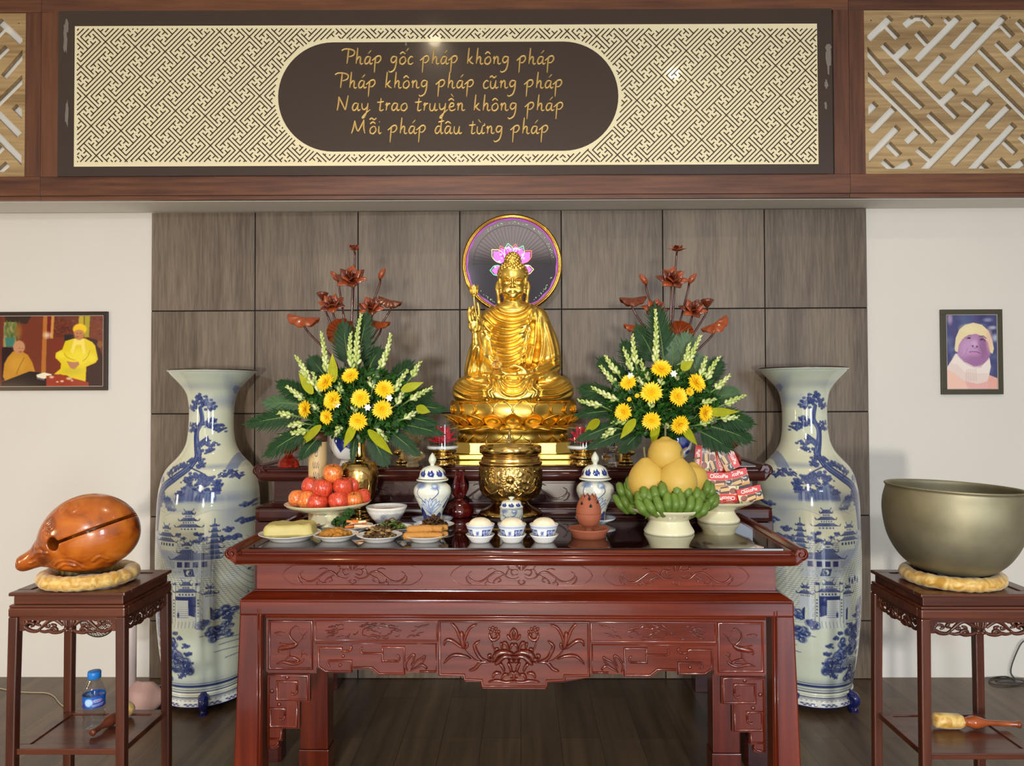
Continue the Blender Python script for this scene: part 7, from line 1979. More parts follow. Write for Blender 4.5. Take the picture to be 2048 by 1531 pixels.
def bouquet(side, ox, Cx, Cy, vloc, vk, chr_, small, spikes, yls, palms, seed):
    Yc = vloc.y; T = lambda x, y: (ox+x/3.19, 460+y/3.19)
    neck = Vector((vloc.x, vloc.y, vloc.z+172*vk))
    def D3(px, py, f=1.0):
        dx, dy = (px-Cx)/190, (py-Cy)/150; h = math.sqrt(max(0, 1-dx*dx-dy*dy))
        return P(px, py, Yc-.20*h*f+.03)
    n_ = side+' bouquet'
    rk = rank_label(chr_, lambda c: c[0])
    for i, (x, y, r) in enumerate(chr_):
        px, py = T(x, y); c = D3(px, py, 1.05); kk = c.y/F_PX
        d = Vector(((px-Cx)/140, -1.0, -(py-Cy)/120+.15))
        chrys(c, r/3.19*kk*1.08, d, f'yellow chrysanthemum in the {n_}, {rk[i]} of its {len(chr_)} open ones', f'yellow chrysanthemums in the {n_}', neck)
    rk = rank_label(small, lambda c: c[0])
    for i, (x, y) in enumerate(small):
        c = D3(*T(x, y), 1.08); mb = MB()
        for q in range(6):
            a = 2*PI*q/6; d = Vector((math.cos(a), -.6, math.sin(a))); mb.petal((0, 0, 0), d, d.cross(Vector((0, 1, 0))), .017, .011, .1, .1, nu=4, nv=2)
        o = mb.build('tuberose_blossom', M_wp, None, c); tag(o, f'open white tuberose blossom in the {n_}, {rk[i]} of {len(small)}', 'flower', f'white blossoms in the {n_}')
    rk = rank_label(spikes, lambda c: c[0][0])
    for i, (t, b) in enumerate(spikes):
        tp = T(*t); bp = T(*b); fl_ = .75 if t[1] < 900 else .95
        tip = D3(*tp, fl_*.7); base = D3(*bp, fl_); 
        spike(tip, base, neck.lerp(base, .12)+Vector((0, .02, 0)), f'pale green tuberose spike in the {n_}, {rk[i]} of {len(spikes)}', f'tuberose spikes in the {n_}', seed+i)
    rk = rank_label(yls, lambda c: c[1][0])
    for i, (b, t) in enumerate(yls):
        bp, tp = T(*b), T(*t); bb = D3(*bp, 1.0); tt = D3(*tp, 1.0); tt.y = min(tt.y, Yc-.02); yleaf(tt, tt.lerp(bb, 1.45), f'broad yellow-green leaf in the {n_}, {rk[i]} of {len(yls)}', f'yellow-green leaves in the {n_}', .038)
    rk = rank_label(palms, lambda c: c[0][0])
    for i, (t, b, w, m_) in enumerate(palms):
        tp, bp = T(*t), T(*b); dy = (tp[1]-Cy)
        Yt = Yc+(.06 if dy < -60 else -.06 if dy > 30 else .0); tip = P(*tp, Yt); base = P(*bp, Yc-.03 if dy > -60 else Yc+.05)
        palm(tip, base, f'{"grey-green" if m_ else "dark green"} palm leaf in the {n_}, {rk[i]} of {len(palms)}', f'palm leaves of the {n_}', w, M_palml if m_ else M_palm, seed*3+i)
    # filler foliage: one dense mass nobody could count
    mb = MB(); rs = random.Random(seed)
    for i in range(2600):
        a = rs.uniform(0, 2*PI); q = math.sqrt(rs.random()); px = Cx+q*112*math.cos(a); py = Cy+8+q*70*math.sin(a); 
        dx, dy = (px-Cx)/170, (py-Cy)/110; h = math.sqrt(max(0, 1-dx*dx-dy*dy)); c = P(px, py, Yc-.19*h*rs.uniform(.25, .95)+.03)
        d = Vector((rs.uniform(-1, 1), rs.uniform(-1.2, .1), rs.uniform(-.6, 1))); mb.petal(c-neck, d, Vector((rs.uniform(-1, 1), rs.uniform(-1, 1), rs.uniform(-1, 1))), rs.uniform(.018, .036), rs.uniform(.011, .02), .2, .1, nu=4, nv=2, pointed=.8)
    o = mb.build('filler_foliage', M_fol, None, neck); tag(o, f'dense small dark green filler leaves of the {n_}', 'foliage', kind='stuff')
bouquet('left', 500, 719, 800, VL1, kv1,
 [(480,968,58), (640,925,52), (525,1082,60), (705,1070,58), (858,1012,58), (845,1142,60), (350,1140,54), (487,1190,46), (690,1216,56)],
 [(890,1070), (555,1112), (752,1130)],
 [((710,545),(682,860)), ((455,655),(492,920)), ((645,665),(650,885)), ((893,668),(832,880)), ((850,825),(792,965)), ((293,808),(372,950)), ((238,1000),(345,1085)), ((1082,850),(1030,940)), ((1002,902),(915,1035)), ((1150,1010),(1015,1085)), ((992,995),(930,1115)), ((1078,1150),(975,1205)), ((198,1312),(370,1275)), ((150,1163),(275,1180)), ((222,1250),(345,1232)), ((400,915),(440,1040)), ((565,945),(575,1045)), ((765,935),(782,1012)), ((380,1085),(430,1150)), ((868,1340),(800,1262)), ((548,1305),(575,1250)), ((330,905),(420,1000)), ((660,1112),(665,1160))],
 [((400,1290),(285,1385)), ((645,1285),(588,1395)), ((805,1325),(915,1438)), ((530,910),(520,778)), ((370,1000),(305,905)), ((1010,1005),(1110,965)), ((1090,1140),(1155,1160))],
 [((745,560),(690,900),.085,0), ((600,620),(640,900),.085,0), ((15,1235),(400,1180),.085,0), ((118,1105),(380,1120),.07,1), ((130,1420),(420,1250),.085,0), ((205,985),(400,1080),.07,0), ((1235,1145),(950,1120),.055,0), ((1215,1300),(930,1230),.055,0), ((1060,1420),(850,1250),.06,0), ((405,835),(520,980),.075,0), ((1015,868),(880,1000),.075,0), ((860,1475),(760,1280),.07,0), ((335,1445),(470,1290),.05,0), ((655,1470),(675,1290),.028,0), ((815,780),(740,930),.075,0), ((300,1330),(460,1200),.075,0), ((1130,1050),(930,1090),.075,0), ((1175,1235),(950,1180),.05,0)], 100)
bouquet('right', 1140, 1324, 800, VL2, kv2,
 [(583,882,62), (372,968,50), (520,1032,66), (692,1060,58), (808,972,60), (765,1028,28), (340,1158,54), (520,1215,56), (865,1165,54), (702,1240,58), (428,1055,14), (378,1078,14)],
 [(660,915), (385,930)],
 [((545,515),(546,860)), ((400,680),(420,860)), ((343,765),(392,905)), ((232,808),(312,925)), ((203,875),(312,1000)), ((455,838),(500,965)), ((832,678),(740,880)), ((758,735),(722,890)), ((868,820),(835,940)), ((948,818),(868,955)), ((1012,932),(925,1015)), ((690,865),(680,965)), ((575,925),(580,990)), ((420,925),(478,1000)), ((152,1008),(312,1090)), ((63,1088),(205,1122)), ((1112,1058),(985,1112)), ((1103,1188),(955,1202)), ((165,1345),(292,1262)), ((275,1225),(375,1215)), ((935,1195),(825,1240)), ((600,1232),(648,1262)), ((515,1075),(512,1135)), ((920,1080),(840,1105))],
 [((545,1268),(528,1390)), ((745,1285),(822,1375)), ((930,1160),(1098,1152)), ((155,1235),(85,1290)), ((385,1245),(318,1335)), ((735,870),(790,830))],
 [((545,520),(600,860),.10,0), ((440,640),(560,880),.08,0), ((740,690),(690,900),.085,1), ((655,700),(650,900),.075,1), ((60,1335),(360,1220),.055,0), ((130,1385),(420,1260),.055,0), ((335,1400),(470,1270),.055,0), ((92,1022),(330,1080),.08,0), ((1135,1230),(880,1170),.08,0), ((1122,1330),(850,1240),.085,0), ((945,850),(820,1010),.075,0), ((828,828),(770,980),.07,1), ((1048,1040),(860,1090),.075,1), ((1000,1385),(800,1270),.08,0), ((205,848),(400,1000),.08,0), ((350,740),(470,940),.08,0), ((60,1180),(330,1150),.05,0), ((640,1400),(600,1280),.06,0), ((90,1095),(330,1120),.07,0)], 300)
# ---------------------------------------------------------------- carved wooden lotus sprays
def lotus_spray(lab, ox, gl, gk, flowers, pods, buds, leaves, pads):
    neck = Vector((gl.x, gl.y, gl.z+112*gk)); root = empty('wooden_lotus_spray', neck, 0, lab, 'wooden flowers', 'carved wooden lotus sprays')
    Yc = gl.y+.02; kk = Yc/F_PX/3.19
    W = lambda x, y, dy=0: P(ox+x/3.19, 460+y/3.19, Yc+dy)-neck
    def stem(p, seedx):
        p = Vector(p); mid = Vector((p.x*.32, .03, p.z*.55)); mb = MB(); mb.tube(spline([(seedx*.012, 0, -.06), (p.x*.10+seedx*.01, .02, p.z*.25), tuple(mid), tuple(p-Vector((p.x*.05, -.015, .04))), tuple(p)], 5), .0048, 8); mb.build('stem', M_wstem, root)
    for i, (x, y, r, dy) in enumerate(flowers):
        c = W(x, y, dy); R = r*kk; mb = MB(); ax = Vector((0, -.72, .7)).normalized() if r > 50 else Vector((0, -.2, 1)).normalized()
        q = ax.to_track_quat('Z', 'Y').to_matrix()
        for ring_, (n, out, up, ln) in enumerate(((4, .35, 1, .8), (5, .8, .8, 1.0), (6, 1.1, .45, 1.08))):
            if r < 50 and ring_ == 2: continue
            for j in range(n):
                a = 2*PI*j/n+ring_*.45+i; d = Vector((math.cos(a)*out, math.sin(a)*out, up)); mb.cur = 1 if (ring_ < 1 or j % 2) else 0
                mb.petal(q @ (Vector((math.cos(a), math.sin(a), 0))*R*.12), q @ d, q @ Vector((-math.sin(a), math.cos(a), 0)), R*ln, R*(.84 if ring_ else .6), .40, -.1 if ring_ < 2 else .12, tk=R*.035, nu=8, nv=6, pointed=.45)
        mb.v = [tuple(Vector(v)+c) for v in mb.v]; mb.build('lotus_flower', [M_wlot, M_wdark], root); stem(c-ax*R*.1, i-1)
    for i, (x, y, r) in enumerate(pods):
        c = W(x, y); R = r*kk; mb = MB(); mb.lathe([(0, -R*.9), (R*.3, -R*.7), (R*.8, 0), (R, R*.35), (R*.85, R*.45), (0, R*.4)], 20, c=tuple(c), fn=lambda w, rr, z: 1+.06*math.cos(9*w))
        for j in range(8): mb.ball(c+Vector((R*.55*math.cos(j*.785), R*.55*math.sin(j*.785), R*.45)), R*.16, 7, 5)
        mb.build('seed_pod', M_wdark, root); stem(c-Vector((0, 0, R*.7)), 2)
    for i, (x, y, r, dx) in enumerate(buds):
        c = W(x, y); R = r*kk; ax = Vector((dx, -.1, 1)).normalized(); q = ax.to_track_quat('Z', 'Y').to_matrix(); mb = MB()
        mb.lathe([(a*R, b*R) for a, b in spline([(0, -1), (.3, -.9), (.5, -.3), (.46, .2), (.22, .75), (0, 1.15)], 4)], 20)
        for j in range(4):
            a = j*1.57; mb.petal(Vector((math.cos(a)*.3*R, math.sin(a)*.3*R, -R*.8)), Vector((math.cos(a)*.2, math.sin(a)*.2, 1)), Vector((-math.sin(a), math.cos(a), 0)), R*1.7, R*.7, .35, -.25, tk=.001)
        mb.v = [tuple(q @ Vector(v)+c) for v in mb.v]; mb.build('lotus_bud', M_wlot, root); stem(c-ax*R*.9, -2+4*i)
    for i, (x, y, w, tilt, dk) in enumerate(leaves):
        c = W(x, y, -.01); R = w*kk*.5; mb = MB()
        def f(u, v):
            a = 2*PI*u; rr_ = v; ex = R*math.cos(a)*rr_; ey = R*.7*math.sin(a)*rr_
            z = -.45*R*(rr_**2)*abs(math.sin(a))**1.2+R*.05*math.sin(9*a)*rr_+.10*R*math.cos(2*a)*rr_
            return (ex, ey, z+.12*R)
        mb.grid(f, 48, 8); n0 = mb.n; mb.grid(lambda u, v: (f(u, v)[0], f(u, v)[1], f(u, v)[2]-.004), 48, 8)
        mb.xf(Matrix.Translation(c) @ Matrix.Rotation(-tilt, 4, 'Y') @ Matrix.Rotation(.12, 4, 'X')); mb.build('curled_leaf', M_wdark if dk else M_wlot, root); stem(c-Vector((0, -.01, R*.15)), -3+3*i)
    for (x, y, w, h) in pads:
        c = W(x, y, -.06); mb = MB(); n = 60
        def g_(u, v):
            a = 2*PI*u; rp_ = 1+.06*math.cos(11*a); X = w*kk*.5*math.cos(a)*v*rp_; Z = h*kk*.5*math.sin(a)*v*rp_
            return (X, -.035*v*v+.012*v*math.cos(11*a)+.03, Z)
        mb.grid(g_, 66, 8); mb.grid(lambda u, v: tuple(Vector(g_(u, v))+Vector((0, .005, 0))), 66, 8); mb.xf(Matrix.Translation(c) @ Matrix.Rotation(.35, 4, 'Y')); mb.build('leaf_pad', M_wlot, root); stem(c+Vector((0, .03, 0)), 0)
    return root
lotus_spray('carved wooden lotus spray rising behind the left bouquet', 500, G1, kg1, [(665,130,48,0), (648,325,95,-.03), (525,490,80,-.03), (775,505,80,-.03)], [(462,415,38)], [(540,292,38,-.8), (842,275,38,.55)], [(340,568,205,-.12,0), (892,455,155,-.25,1), (828,592,135,-.1,0)], [(585,655,190,180)])
lotus_spray('carved wooden lotus spray rising behind the right bouquet', 1140, G2, kg2, [(683,135,50,0), (650,330,92,-.03), (540,515,75,-.02), (782,520,80,-.03)], [(875,460,42)], [(468,312,38,-.8), (782,306,38,.8)], [(402,443,175,.05,1), (408,615,135,-.05,0), (925,603,185,.5,0)], [(705,655,170,150)])
# ================================================================ square stands and what they carry
M_std = wood('dark_brown_stand_wood', sc(58, 26, 18), sc(96, 50, 33), rough=.32, coat=.15, scale=(3, 0, 0), dist=1.2, axis='Z', bump=.01, fine=45)
M_stdh = wood('dark_brown_stand_wood_level', sc(60, 28, 19), sc(100, 53, 35), rough=.3, coat=.15, scale=(3, 0, 0), dist=1.2, axis='X', bump=.01, fine=45)
ZS = .92
def fretapron(root, x0, x1, z1, y, rotm, H, nm='carved_apron'):
    """pierced scroll apron between the legs, built in the XZ plane then turned"""
    mb = MB(); w = x1-x0; xc = (x0+x1)/2
    mb.box((x0, y, z1-.014), (x1, y+.014, z1), .001)
    for s in (0, 1):
        g = (lambda x: xc-x*w/2) if s == 0 else (lambda x: xc+x*w/2)
        def T(pts, r): mb.tube([(g(p[0]), y+.007, z1-.008-p[1]*H) for p in spline(pts, 5)], [r*(.7+.5*math.sin(PI*i/(5*(len(pts)-1)))) for i in range(5*(len(pts)-1)+1)], 8)
        T([(.93,-.05),(.86,.25),(.92,.55),(.8,.85),(.66,.9),(.58,.7)], .0065)
        T([(.9,.35),(.78,.3),(.72,.45),(.78,.6)], .005); T([(.8,.1),(.7,.0),(.62,.2),(.66,.4),(.58,.5)], .0055)
        T([(.58,.7),(.5,.45),(.4,.15),(.3,.05),(.2,.25),(.12,.5)], .0065); T([(.5,.5),(.42,.6),(.4,.42)], .005); T([(.42,.95),(.34,.7),(.26,.75),(.24,.95)], .006)
        T([(.36,.4),(.28,.5),(.3,.66)], .005); T([(.6,.88),(.5,.95),(.4,.9),(.3,1.0),(.16,.95),(.1,.8)], .006); T([(.66,.05),(.56,.1),(.5,.05)], .005)
        T([(.05,.0),(.05,.35),(.03,.6)], .0045); T([(.1,.02),(.1,.3),(.07,.55)], .0045); T([(.02,.72),(.09,.72)], .008); T([(.0,.85),(.1,.87)], .006)
        mb.box((min(g(.9), g(1.0)), y, z1-H*1.02), (max(g(.9), g(1.0)), y+.014, z1-.01), .002)
    mb.xf(rotm); return mb.build(nm, M_stdh, root)
def stand(lab, x0, x1, y0, y1, zsh):
    cxm, cym = (x0+x1)/2, (y0+y1)/2
    root = empty('square_stand', (cxm, cym, 0), 0, lab, 'stand', 'dark brown square stands')
    w, d = (x1-x0)/2, (y1-y0)/2
    mb = MB()
    i_ = .05
    mb.box((-w, -d, ZS-.014), (w, -d+i_, ZS), .005); mb.box((-w, d-i_, ZS-.014), (w, d, ZS), .005)
    mb.box((-w, -d+i_, ZS-.014), (-w+i_, d-i_, ZS), .003); mb.box((w-i_, -d+i_, ZS-.014), (w, d-i_, ZS), .003)
    mb.box((-w+i_-.002, -d+i_-.002, ZS-.012), (w-i_+.002, d-i_+.002, ZS-.004), .001)
    mb.build('top', M_stdh, root)
    a = .013
    MB().box((-w+a, -d+a, ZS-.046), (w-a, d-a, ZS-.0145), .003).build('waist', M_stdh, root)
    mb = MB(); mb.box((-w+.002, -d+.002, ZS-.056), (w-.002, d-.002, ZS-.0465), .004)
    lw = .036; zr = ZS-.0565
    for (ya, yb) in ((-d, -d+.03), (d-.03, d)): mb.box((-w, ya, zr-.034), (w, yb, zr), .006); 
    for (xa, xb) in ((-w, -w+.03), (w-.03, w)): mb.box((xa, -d+.03, zr-.034), (xb, d-.03, zr), .004)
    mb.build('frame_rail', M_stdh, root)
    for sx_ in (-1, 1):
        for sy_ in (-1, 1):
            mb = MB(); ox, oy = sx_*w, sy_*d
            pts = []
            for t, (z) in ((0, zr-.034), (.6, .5), (1, 0)):
                e = .004*t*0; q = lw*(1-.06*t)
                for (ax, ay) in ((0, 0), (1, 0), (1, 1), (0, 1)):
                    pts.append((ox-sx_*(q*ax)+sx_*.005*t, oy-sy_*(q*ay)+sy_*.005*t, z))
            mb.add(pts, [(0,1,5,4),(1,2,6,5),(2,3,7,6),(3,0,4,7),(4,5,9,8),(5,6,10,9),(6,7,11,10),(7,4,8,11),(0,3,2,1),(8,9,10,11)], False)
            o = mb.build('leg', M_std, root, fixn=True)
            bv = o.modifiers.new('edge', 'BEVEL'); bv.width = .005; bv.segments = 2
    I = Matrix.Identity(4)
    H = .052
    fretapron(root, -w+lw, w-lw, zr-.035, -d+.01, I, H)
    fretapron(root, -w+lw, w-lw, zr-.035, -d+.01, Matrix.Rotation(PI, 4, 'Z'), H)
    fretapron(root, -d+lw, d-lw, zr-.035, -w+.01, Matrix.Rotation(PI/2, 4, 'Z'), H)
    fretapron(root, -d+lw, d-lw, zr-.035, -w+.01, Matrix.Rotation(-PI/2, 4, 'Z'), H)
    mb = MB(); j = .012
    mb.box((-w+j, -d+j, zsh-.022), (w-j, -d+j+.04, zsh), .003); mb.box((-w+j, d-j-.04, zsh-.022), (w-j, d-j, zsh), .003)
    mb.box((-w+j, -d+j+.04, zsh-.022), (-w+j+.04, d-j-.04, zsh), .002); mb.box((w-j-.04, -d+j+.04, zsh-.022), (w-j, d-j-.04, zsh), .002)
    mb.box((-w+j+.03, -d+j+.03, zsh-.014), (w-j-.03, d-j-.03, zsh-.005)); mb.build('lower_shelf', M_stdh, root)
    return root
fl = PZ(16, 1185, ZS); fr_ = PZ(241, 1189, ZS); bl = PZ(345, 1138, ZS)
LSX0, LSX1, LSY0, LSY1 = fl.x, fr_.x, fl.y, bl.y
ZSH = CAM_Z-(1490-794)*(LSY0+.02)/F_PX
stand('dark brown square stand under the wooden fish drum, left of the picture', LSX0, LSX1, LSY0, LSY1, ZSH)
gl = PZ(1842, 1188, ZS); gb = PZ(1747, 1138, ZS)
RSX0, RSX1, RSY0, RSY1 = gl.x, gl.x+(LSX1-LSX0)*1.02, gl.y, gb.y
ZSH2 = CAM_Z-(1496-794)*(RSY0+.02)/F_PX
stand('dark brown square stand under the big bronze bowl gong, right of the picture', RSX0, RSX1, RSY0, RSY1, ZSH2)
# ---- silk cushion rings
def silk(name, c1, c2):
    m, N, L, B = NM(name); tc = N.new('ShaderNodeTexCoord'); nz = N.new('ShaderNodeTexNoise'); nz.inputs['Scale'].default_value = 26; nz.inputs['Detail'].default_value = 3; nz.inputs['Distortion'].default_value = 1.2
    cr = N.new('ShaderNodeValToRGB'); cr.color_ramp.elements[0].position = .38; cr.color_ramp.elements[0].color = (*c1, 1); cr.color_ramp.elements[1].position = .6; cr.color_ramp.elements[1].color = (*c2, 1)
    L.new(tc.outputs['Object'], nz.inputs['Vector']); L.new(nz.outputs[0], cr.inputs[0]); L.new(cr.outputs[0], B.inputs['Base Color']); B.inputs['Roughness'].default_value = .42; B.inputs['Sheen Weight'].default_value = .3
    bp = N.new('ShaderNodeBump'); bp.inputs['Strength'].default_value = .4; bp.inputs['Distance'].default_value = .003; L.new(nz.outputs[0], bp.inputs['Height']); L.new(bp.outputs[0], B.inputs['Normal'])
    return m
M_silk = silk('yellow_brocade_silk', sc(190, 140, 50), sc(226, 192, 116))
def ring_cushion(c, R, r, lab, seed):
    rs = random.Random(seed); nR = 120; nr = 14
    ph = [rs.uniform(-1, 1) for _ in range(nR)]
    mb = MB(); V = []
    for i in range(nR):
        a = 2*PI*i/nR; pl = 1+.05*math.sin(i*2*PI*24/nR+ph[i//5]*1.3)+.03*ph[i]
        for k in range(nr):
            b = 2*PI*k/nr; q = r*pl
            V.append(((R+q*1.1*math.cos(b))*math.cos(a), (R+q*1.1*math.cos(b))*math.sin(a), max(0, r+q*math.sin(b)*(1 if math.sin(b) > 0 else .98))))
    mb.add(V, [(i*nr+k, ((i+1) % nR)*nr+k, ((i+1) % nR)*nr+(k+1) % nr, i*nr+(k+1) % nr) for i in range(nR) for k in range(nr)])
    o = mb.build('ring_cushion', M_silk, None, c); return tag(o, lab, 'cushion', 'yellow silk ring cushions')
kL = (LSY0+.17)/F_PX
fc = PZ(208, 1152, ZS)
c = Vector((PZ(208, 1150, ZS).x, (LSY0+LSY1)/2-.0, ZS)); kc = c.y/F_PX
ring_cushion((c.x, c.y-.02, ZS), 76*kc, 14*kc, 'yellow silk ring cushion under the wooden fish drum', 3)
# ---- wooden fish drum sculpted as a solid with slit and sound hole
def fishmat():
    m, N, L, B = NM('varnished_camphor_wood'); tc = N.new('ShaderNodeTexCoord'); nz = N.new('ShaderNodeTexNoise'); nz.inputs['Scale'].default_value = 7; nz.inputs['Detail'].default_value = 4; nz.inputs['Distortion'].default_value = 1
    cr = N.new('ShaderNodeValToRGB'); e = cr.color_ramp.elements; e[0].position = .32; e[0].color = (*sc(110, 48, 14), 1); e[1].position = .62; e[1].color = (*sc(192, 106, 30), 1); n2 = e.new(.46); n2.color = (*sc(172, 86, 22), 1)
    L.new(tc.outputs['Object'], nz.inputs['Vector']); L.new(nz.outputs[0], cr.inputs[0]); L.new(cr.outputs[0], B.inputs['Base Color']); B.inputs['Roughness'].default_value = .25; B.inputs['Coat Weight'].default_value = .6
    return m
fo = empty('wooden_fish_drum', (c.x, c.y-.02, ZS+27*kc), 0, 'orange varnished wooden fish drum with round hole and long slit', 'wooden fish')
def FP(px, py, d=0): return ((px-208)*kc, d*kc, CAM_Z+(794-py)*(c.y-.02)/F_PX-(ZS+27*kc))
fs = SDF((-.30, -.20, -.06), (.22, .20, .34), .0032)
fs.ell(FP(222, 1058, 4), (80*kc, 66*kc, 68*kc), .02, R=Matrix.Rotation(.18, 3, 'Y'))
fs.ell(FP(178, 1072, 0), (70*kc, 50*kc, 52*kc), 60*kc, R=Matrix.Rotation(-.5, 3, 'Y'))
fs.chain([FP(150, 1086, -4), FP(122, 1102, -6)], [32*kc, 20*kc], 16*kc)
fs.chain([FP(122, 1102, -6), FP(98, 1114, -8), FP(80, 1122, -8)], [22*kc, 16*kc, 14*kc], 6*kc)
fs.cap(FP(76, 1119, -14), FP(70, 1121, -22), 8*kc, 8*kc, 2*kc, 's')
fs.ell(FP(200, 1122, 0), (52*kc, 46*kc, 12*kc), 12*kc)
# slit and hole (cut)
a_ = Vector(FP(182, 1070)); b_ = Vector(FP(296, 1027))
sl, g_ = fs._sub((0, 0, .14), .5)
X_, Y_, Z_ = g_
dv = (b_-a_); t_ = ((X_-a_.x)*dv.x+(Z_-a_.z)*dv.z)/(dv.x**2+dv.z**2); dist = (dv.x*(Z_-a_.z)-dv.z*(X_-a_.x))/math.hypot(dv.x, dv.z)
slab = np.maximum(np.abs(dist)-2.6*kc*(1+0*t_), np.maximum(-t_, t_-1.12)*.3)+0*Y_
slab = np.maximum(slab, np.abs(Y_)*0+(Y_-.06)*1.0)
fs.put(sl, slab.astype(np.float32), 0, 's')
hd = np.sqrt((X_-FP(173, 1073)[0])**2+(Z_-FP(173, 1073)[2])**2)-13*kc+0*Y_
fs.put(sl, np.maximum(hd, Y_-.04).astype(np.float32), .004, 's')
fs.ell(FP(215, 1062, 4), (58*kc, 46*kc, 44*kc), .004, 's')
# carved scale swirls
Xg = fs.lo[0]+fs.h*np.arange(fs.n[0]); Zg = fs.lo[2]+fs.h*np.arange(fs.n[2]); XX, ZZ = np.meshgrid(Xg, Zg, indexing='ij'); Hh = np.zeros_like(XX)
for cu in ([(140,1090),(120,1096),(108,1108)], [(160,1092),(135,1094),(112,1106)], [(165,1118),(180,1108),(205,1108),(222,1122)], [(170,1124),(190,1114),(210,1118)], [(150,1040),(165,1028),(170,1038),(158,1044)], [(205,1000),(212,1006),(205,1012)],
           [(146,1052),(154,1046),(160,1054)], [(175,1010),(185,1004),(180,1014)], [(120,1112),(104,1118)], [(240,1110),(255,1100),(262,1108)]):
    d_, s_, T_ = polydist(XX, ZZ, [(FP(a, b)[0], FP(a, b)[2]) for a, b in spline(cu, 5)])
    Hh += .0035*np.exp(-(d_/(.0045))**2)-.0025*np.exp(-((d_-.008)/(.004))**2)
fs.d = (fs.d-Hh[:, None, :]).astype(np.float32)
V_, Q_ = fs.mesh(1)
link_mesh('drum_body', np_mesh('drum_body', V_, Q_, fishmat()), fo); del fs
# ---- bronze bowl gong
bc = PZ(1902, 1150, ZS); by = (RSY0+RSY1)/2-.01; kb_ = by/F_PX; bx = P(1903, 1150, by).x
ring_cushion((bx, by, ZS), 80*kb_, 13*kb_, 'yellow silk ring cushion under the bronze bowl gong', 9)
m_br, N, L, B = NM('aged_bronze'); tc = N.new('ShaderNodeTexCoord'); nz = N.new('ShaderNodeTexNoise'); nz.inputs['Scale'].default_value = 6; nz.inputs['Detail'].default_value = 5
cr = N.new('ShaderNodeValToRGB'); cr.color_ramp.elements[0].position = .3; cr.color_ramp.elements[0].color = (*sc(128, 122, 98), 1); cr.color_ramp.elements[1].position = .7; cr.color_ramp.elements[1].color = (*sc(160, 153, 126), 1)
L.new(tc.outputs['Object'], nz.inputs['Vector']); L.new(nz.outputs[0], cr.inputs[0]); L.new(cr.outputs[0], B.inputs['Base Color']); B.inputs['Metallic'].default_value = .75; B.inputs['Roughness'].default_value = .55
bz = CAM_Z+(794-1140)*kb_
go = empty('bowl_gong', (bx, by, ZS+20*kb_), 0, 'large dull bronze bowl gong with open dark mouth', 'bowl gong')
rp = [(0, 0), (48, 1), (70, 7), (88, 20), (104, 40), (117, 66), (124, 94), (127, 118), (126, 140), (122, 158), (121.5, 163), (124, 167), (122, 169), (117, 165), (119, 140), (119, 100), (108, 60), (85, 26), (50, 9), (0, 7)]
mb = MB(); pp = spline([(r, z) for r, z in rp], 4); mb.lathe([(max(0, r)*kb_, z*kb_) for r, z in pp], 96); mb.xf(Matrix.Rotation(math.radians(2.2), 4, 'Y'))
mb.build('bowl', m_br, go)
# ---- mallets
M_mal = simple('glossy_mallet_wood', sc(156, 76, 34), .22, coat=.5, noise=.25, nscale=10); M_hand = simple('plain_handle_wood', sc(98, 48, 30), .35, noise=.15)
def mallet(p0, p1, sc_, lab, hl=.33):
    a, b = Vector(p0), Vector(p1); d = (b-a); Ln = d.length; d.normalize()
    root = empty('padded_mallet', a, 0, lab, 'mallet', 'padded striking mallets')
    q = d.to_track_quat('Z', 'Y').to_matrix().to_4x4()
    r = .029*sc_
    mb = MB(); mb.lathe([(0, 0), (r*.7, .001), (r*.95, .008), (r*1.02, hl*Ln*.5), (r*.97, hl*Ln-.01), (r*.8, hl*Ln)], 28, fn=lambda w, rr, z: 1+.03*math.sin(5*w+z*90)); mb.xf(q); mb.build('padded_head', M_silk, root)
    h0 = hl*Ln
    mb = MB(); mb.lathe([(r*.6, h0-.002), (r*.78, h0+.004), (r*.55, h0+.012), (r*.6, h0+.02), (r*.8, h0+.035), (r*.83, h0+.05), (r*.66, h0+.072), (r*.42, h0+.09), (r*.36, h0+.1), (r*.36, Ln-.02), (r*.42, Ln-.015), (r*.5, Ln-.006), (r*.3, Ln), (0, Ln)], 24); mb.xf(q); mb.build('handle', M_mal if hl > .3 else M_hand, root)
    return root
zz2 = ZSH2+.029
mallet(PZ(1866, 1439, zz2), PZ(2042, 1448, ZSH2+.018), 1.0, 'mallet with yellow padded head and glossy turned handle, on the right stand')
mallet(PZ(262, 1412, ZSH+.03), PZ(182, 1466, ZSH+.012), 1.0, 'mallet with mottled yellow padded head lying on the left stand behind the bottle', .29)
# ---- water bottle on the left stand's shelf
M_pet = thin_clear('clear_plastic', (.90, .93, .95), .9); M_cap = simple('blue_plastic', sc(38, 118, 198), .35); 
bp_ = PZ(188, 1452, ZSH); bo = empty('water_bottle', (bp_.x, bp_.y, ZSH), 0, 'small clear water bottle with blue cap and blue label', 'bottle')
kk = bp_.y/F_PX
prof = [(0, 0), (15, 0), (19, 3), (20.5, 10), (18, 18), (20.5, 26), (18.5, 33), (20.5, 39), (20.8, 42), (20.8, 66), (20, 72), (16, 84), (10, 94), (9.2, 98)]
MB().lathe([(r*kk, z*kk) for r, z in prof], 40, fn=lambda w, r, z: 1+(.02*math.sin(6*w+z*60) if z < 38*kk else 0)).build('plastic_body', M_pet, bo)
MB().lathe([(0, 97*kk), (12, 97*kk), (0, 97*kk)][:0] or [(11.5*kk, 96*kk), (12.4*kk, 97*kk), (12.4*kk, 108*kk), (11.4*kk, 110*kk), (0, 110.5*kk)], 32).build('cap', M_cap, bo)
cvl = Canvas(0, 0, 120, 30, 4, (.10, .34, .68))
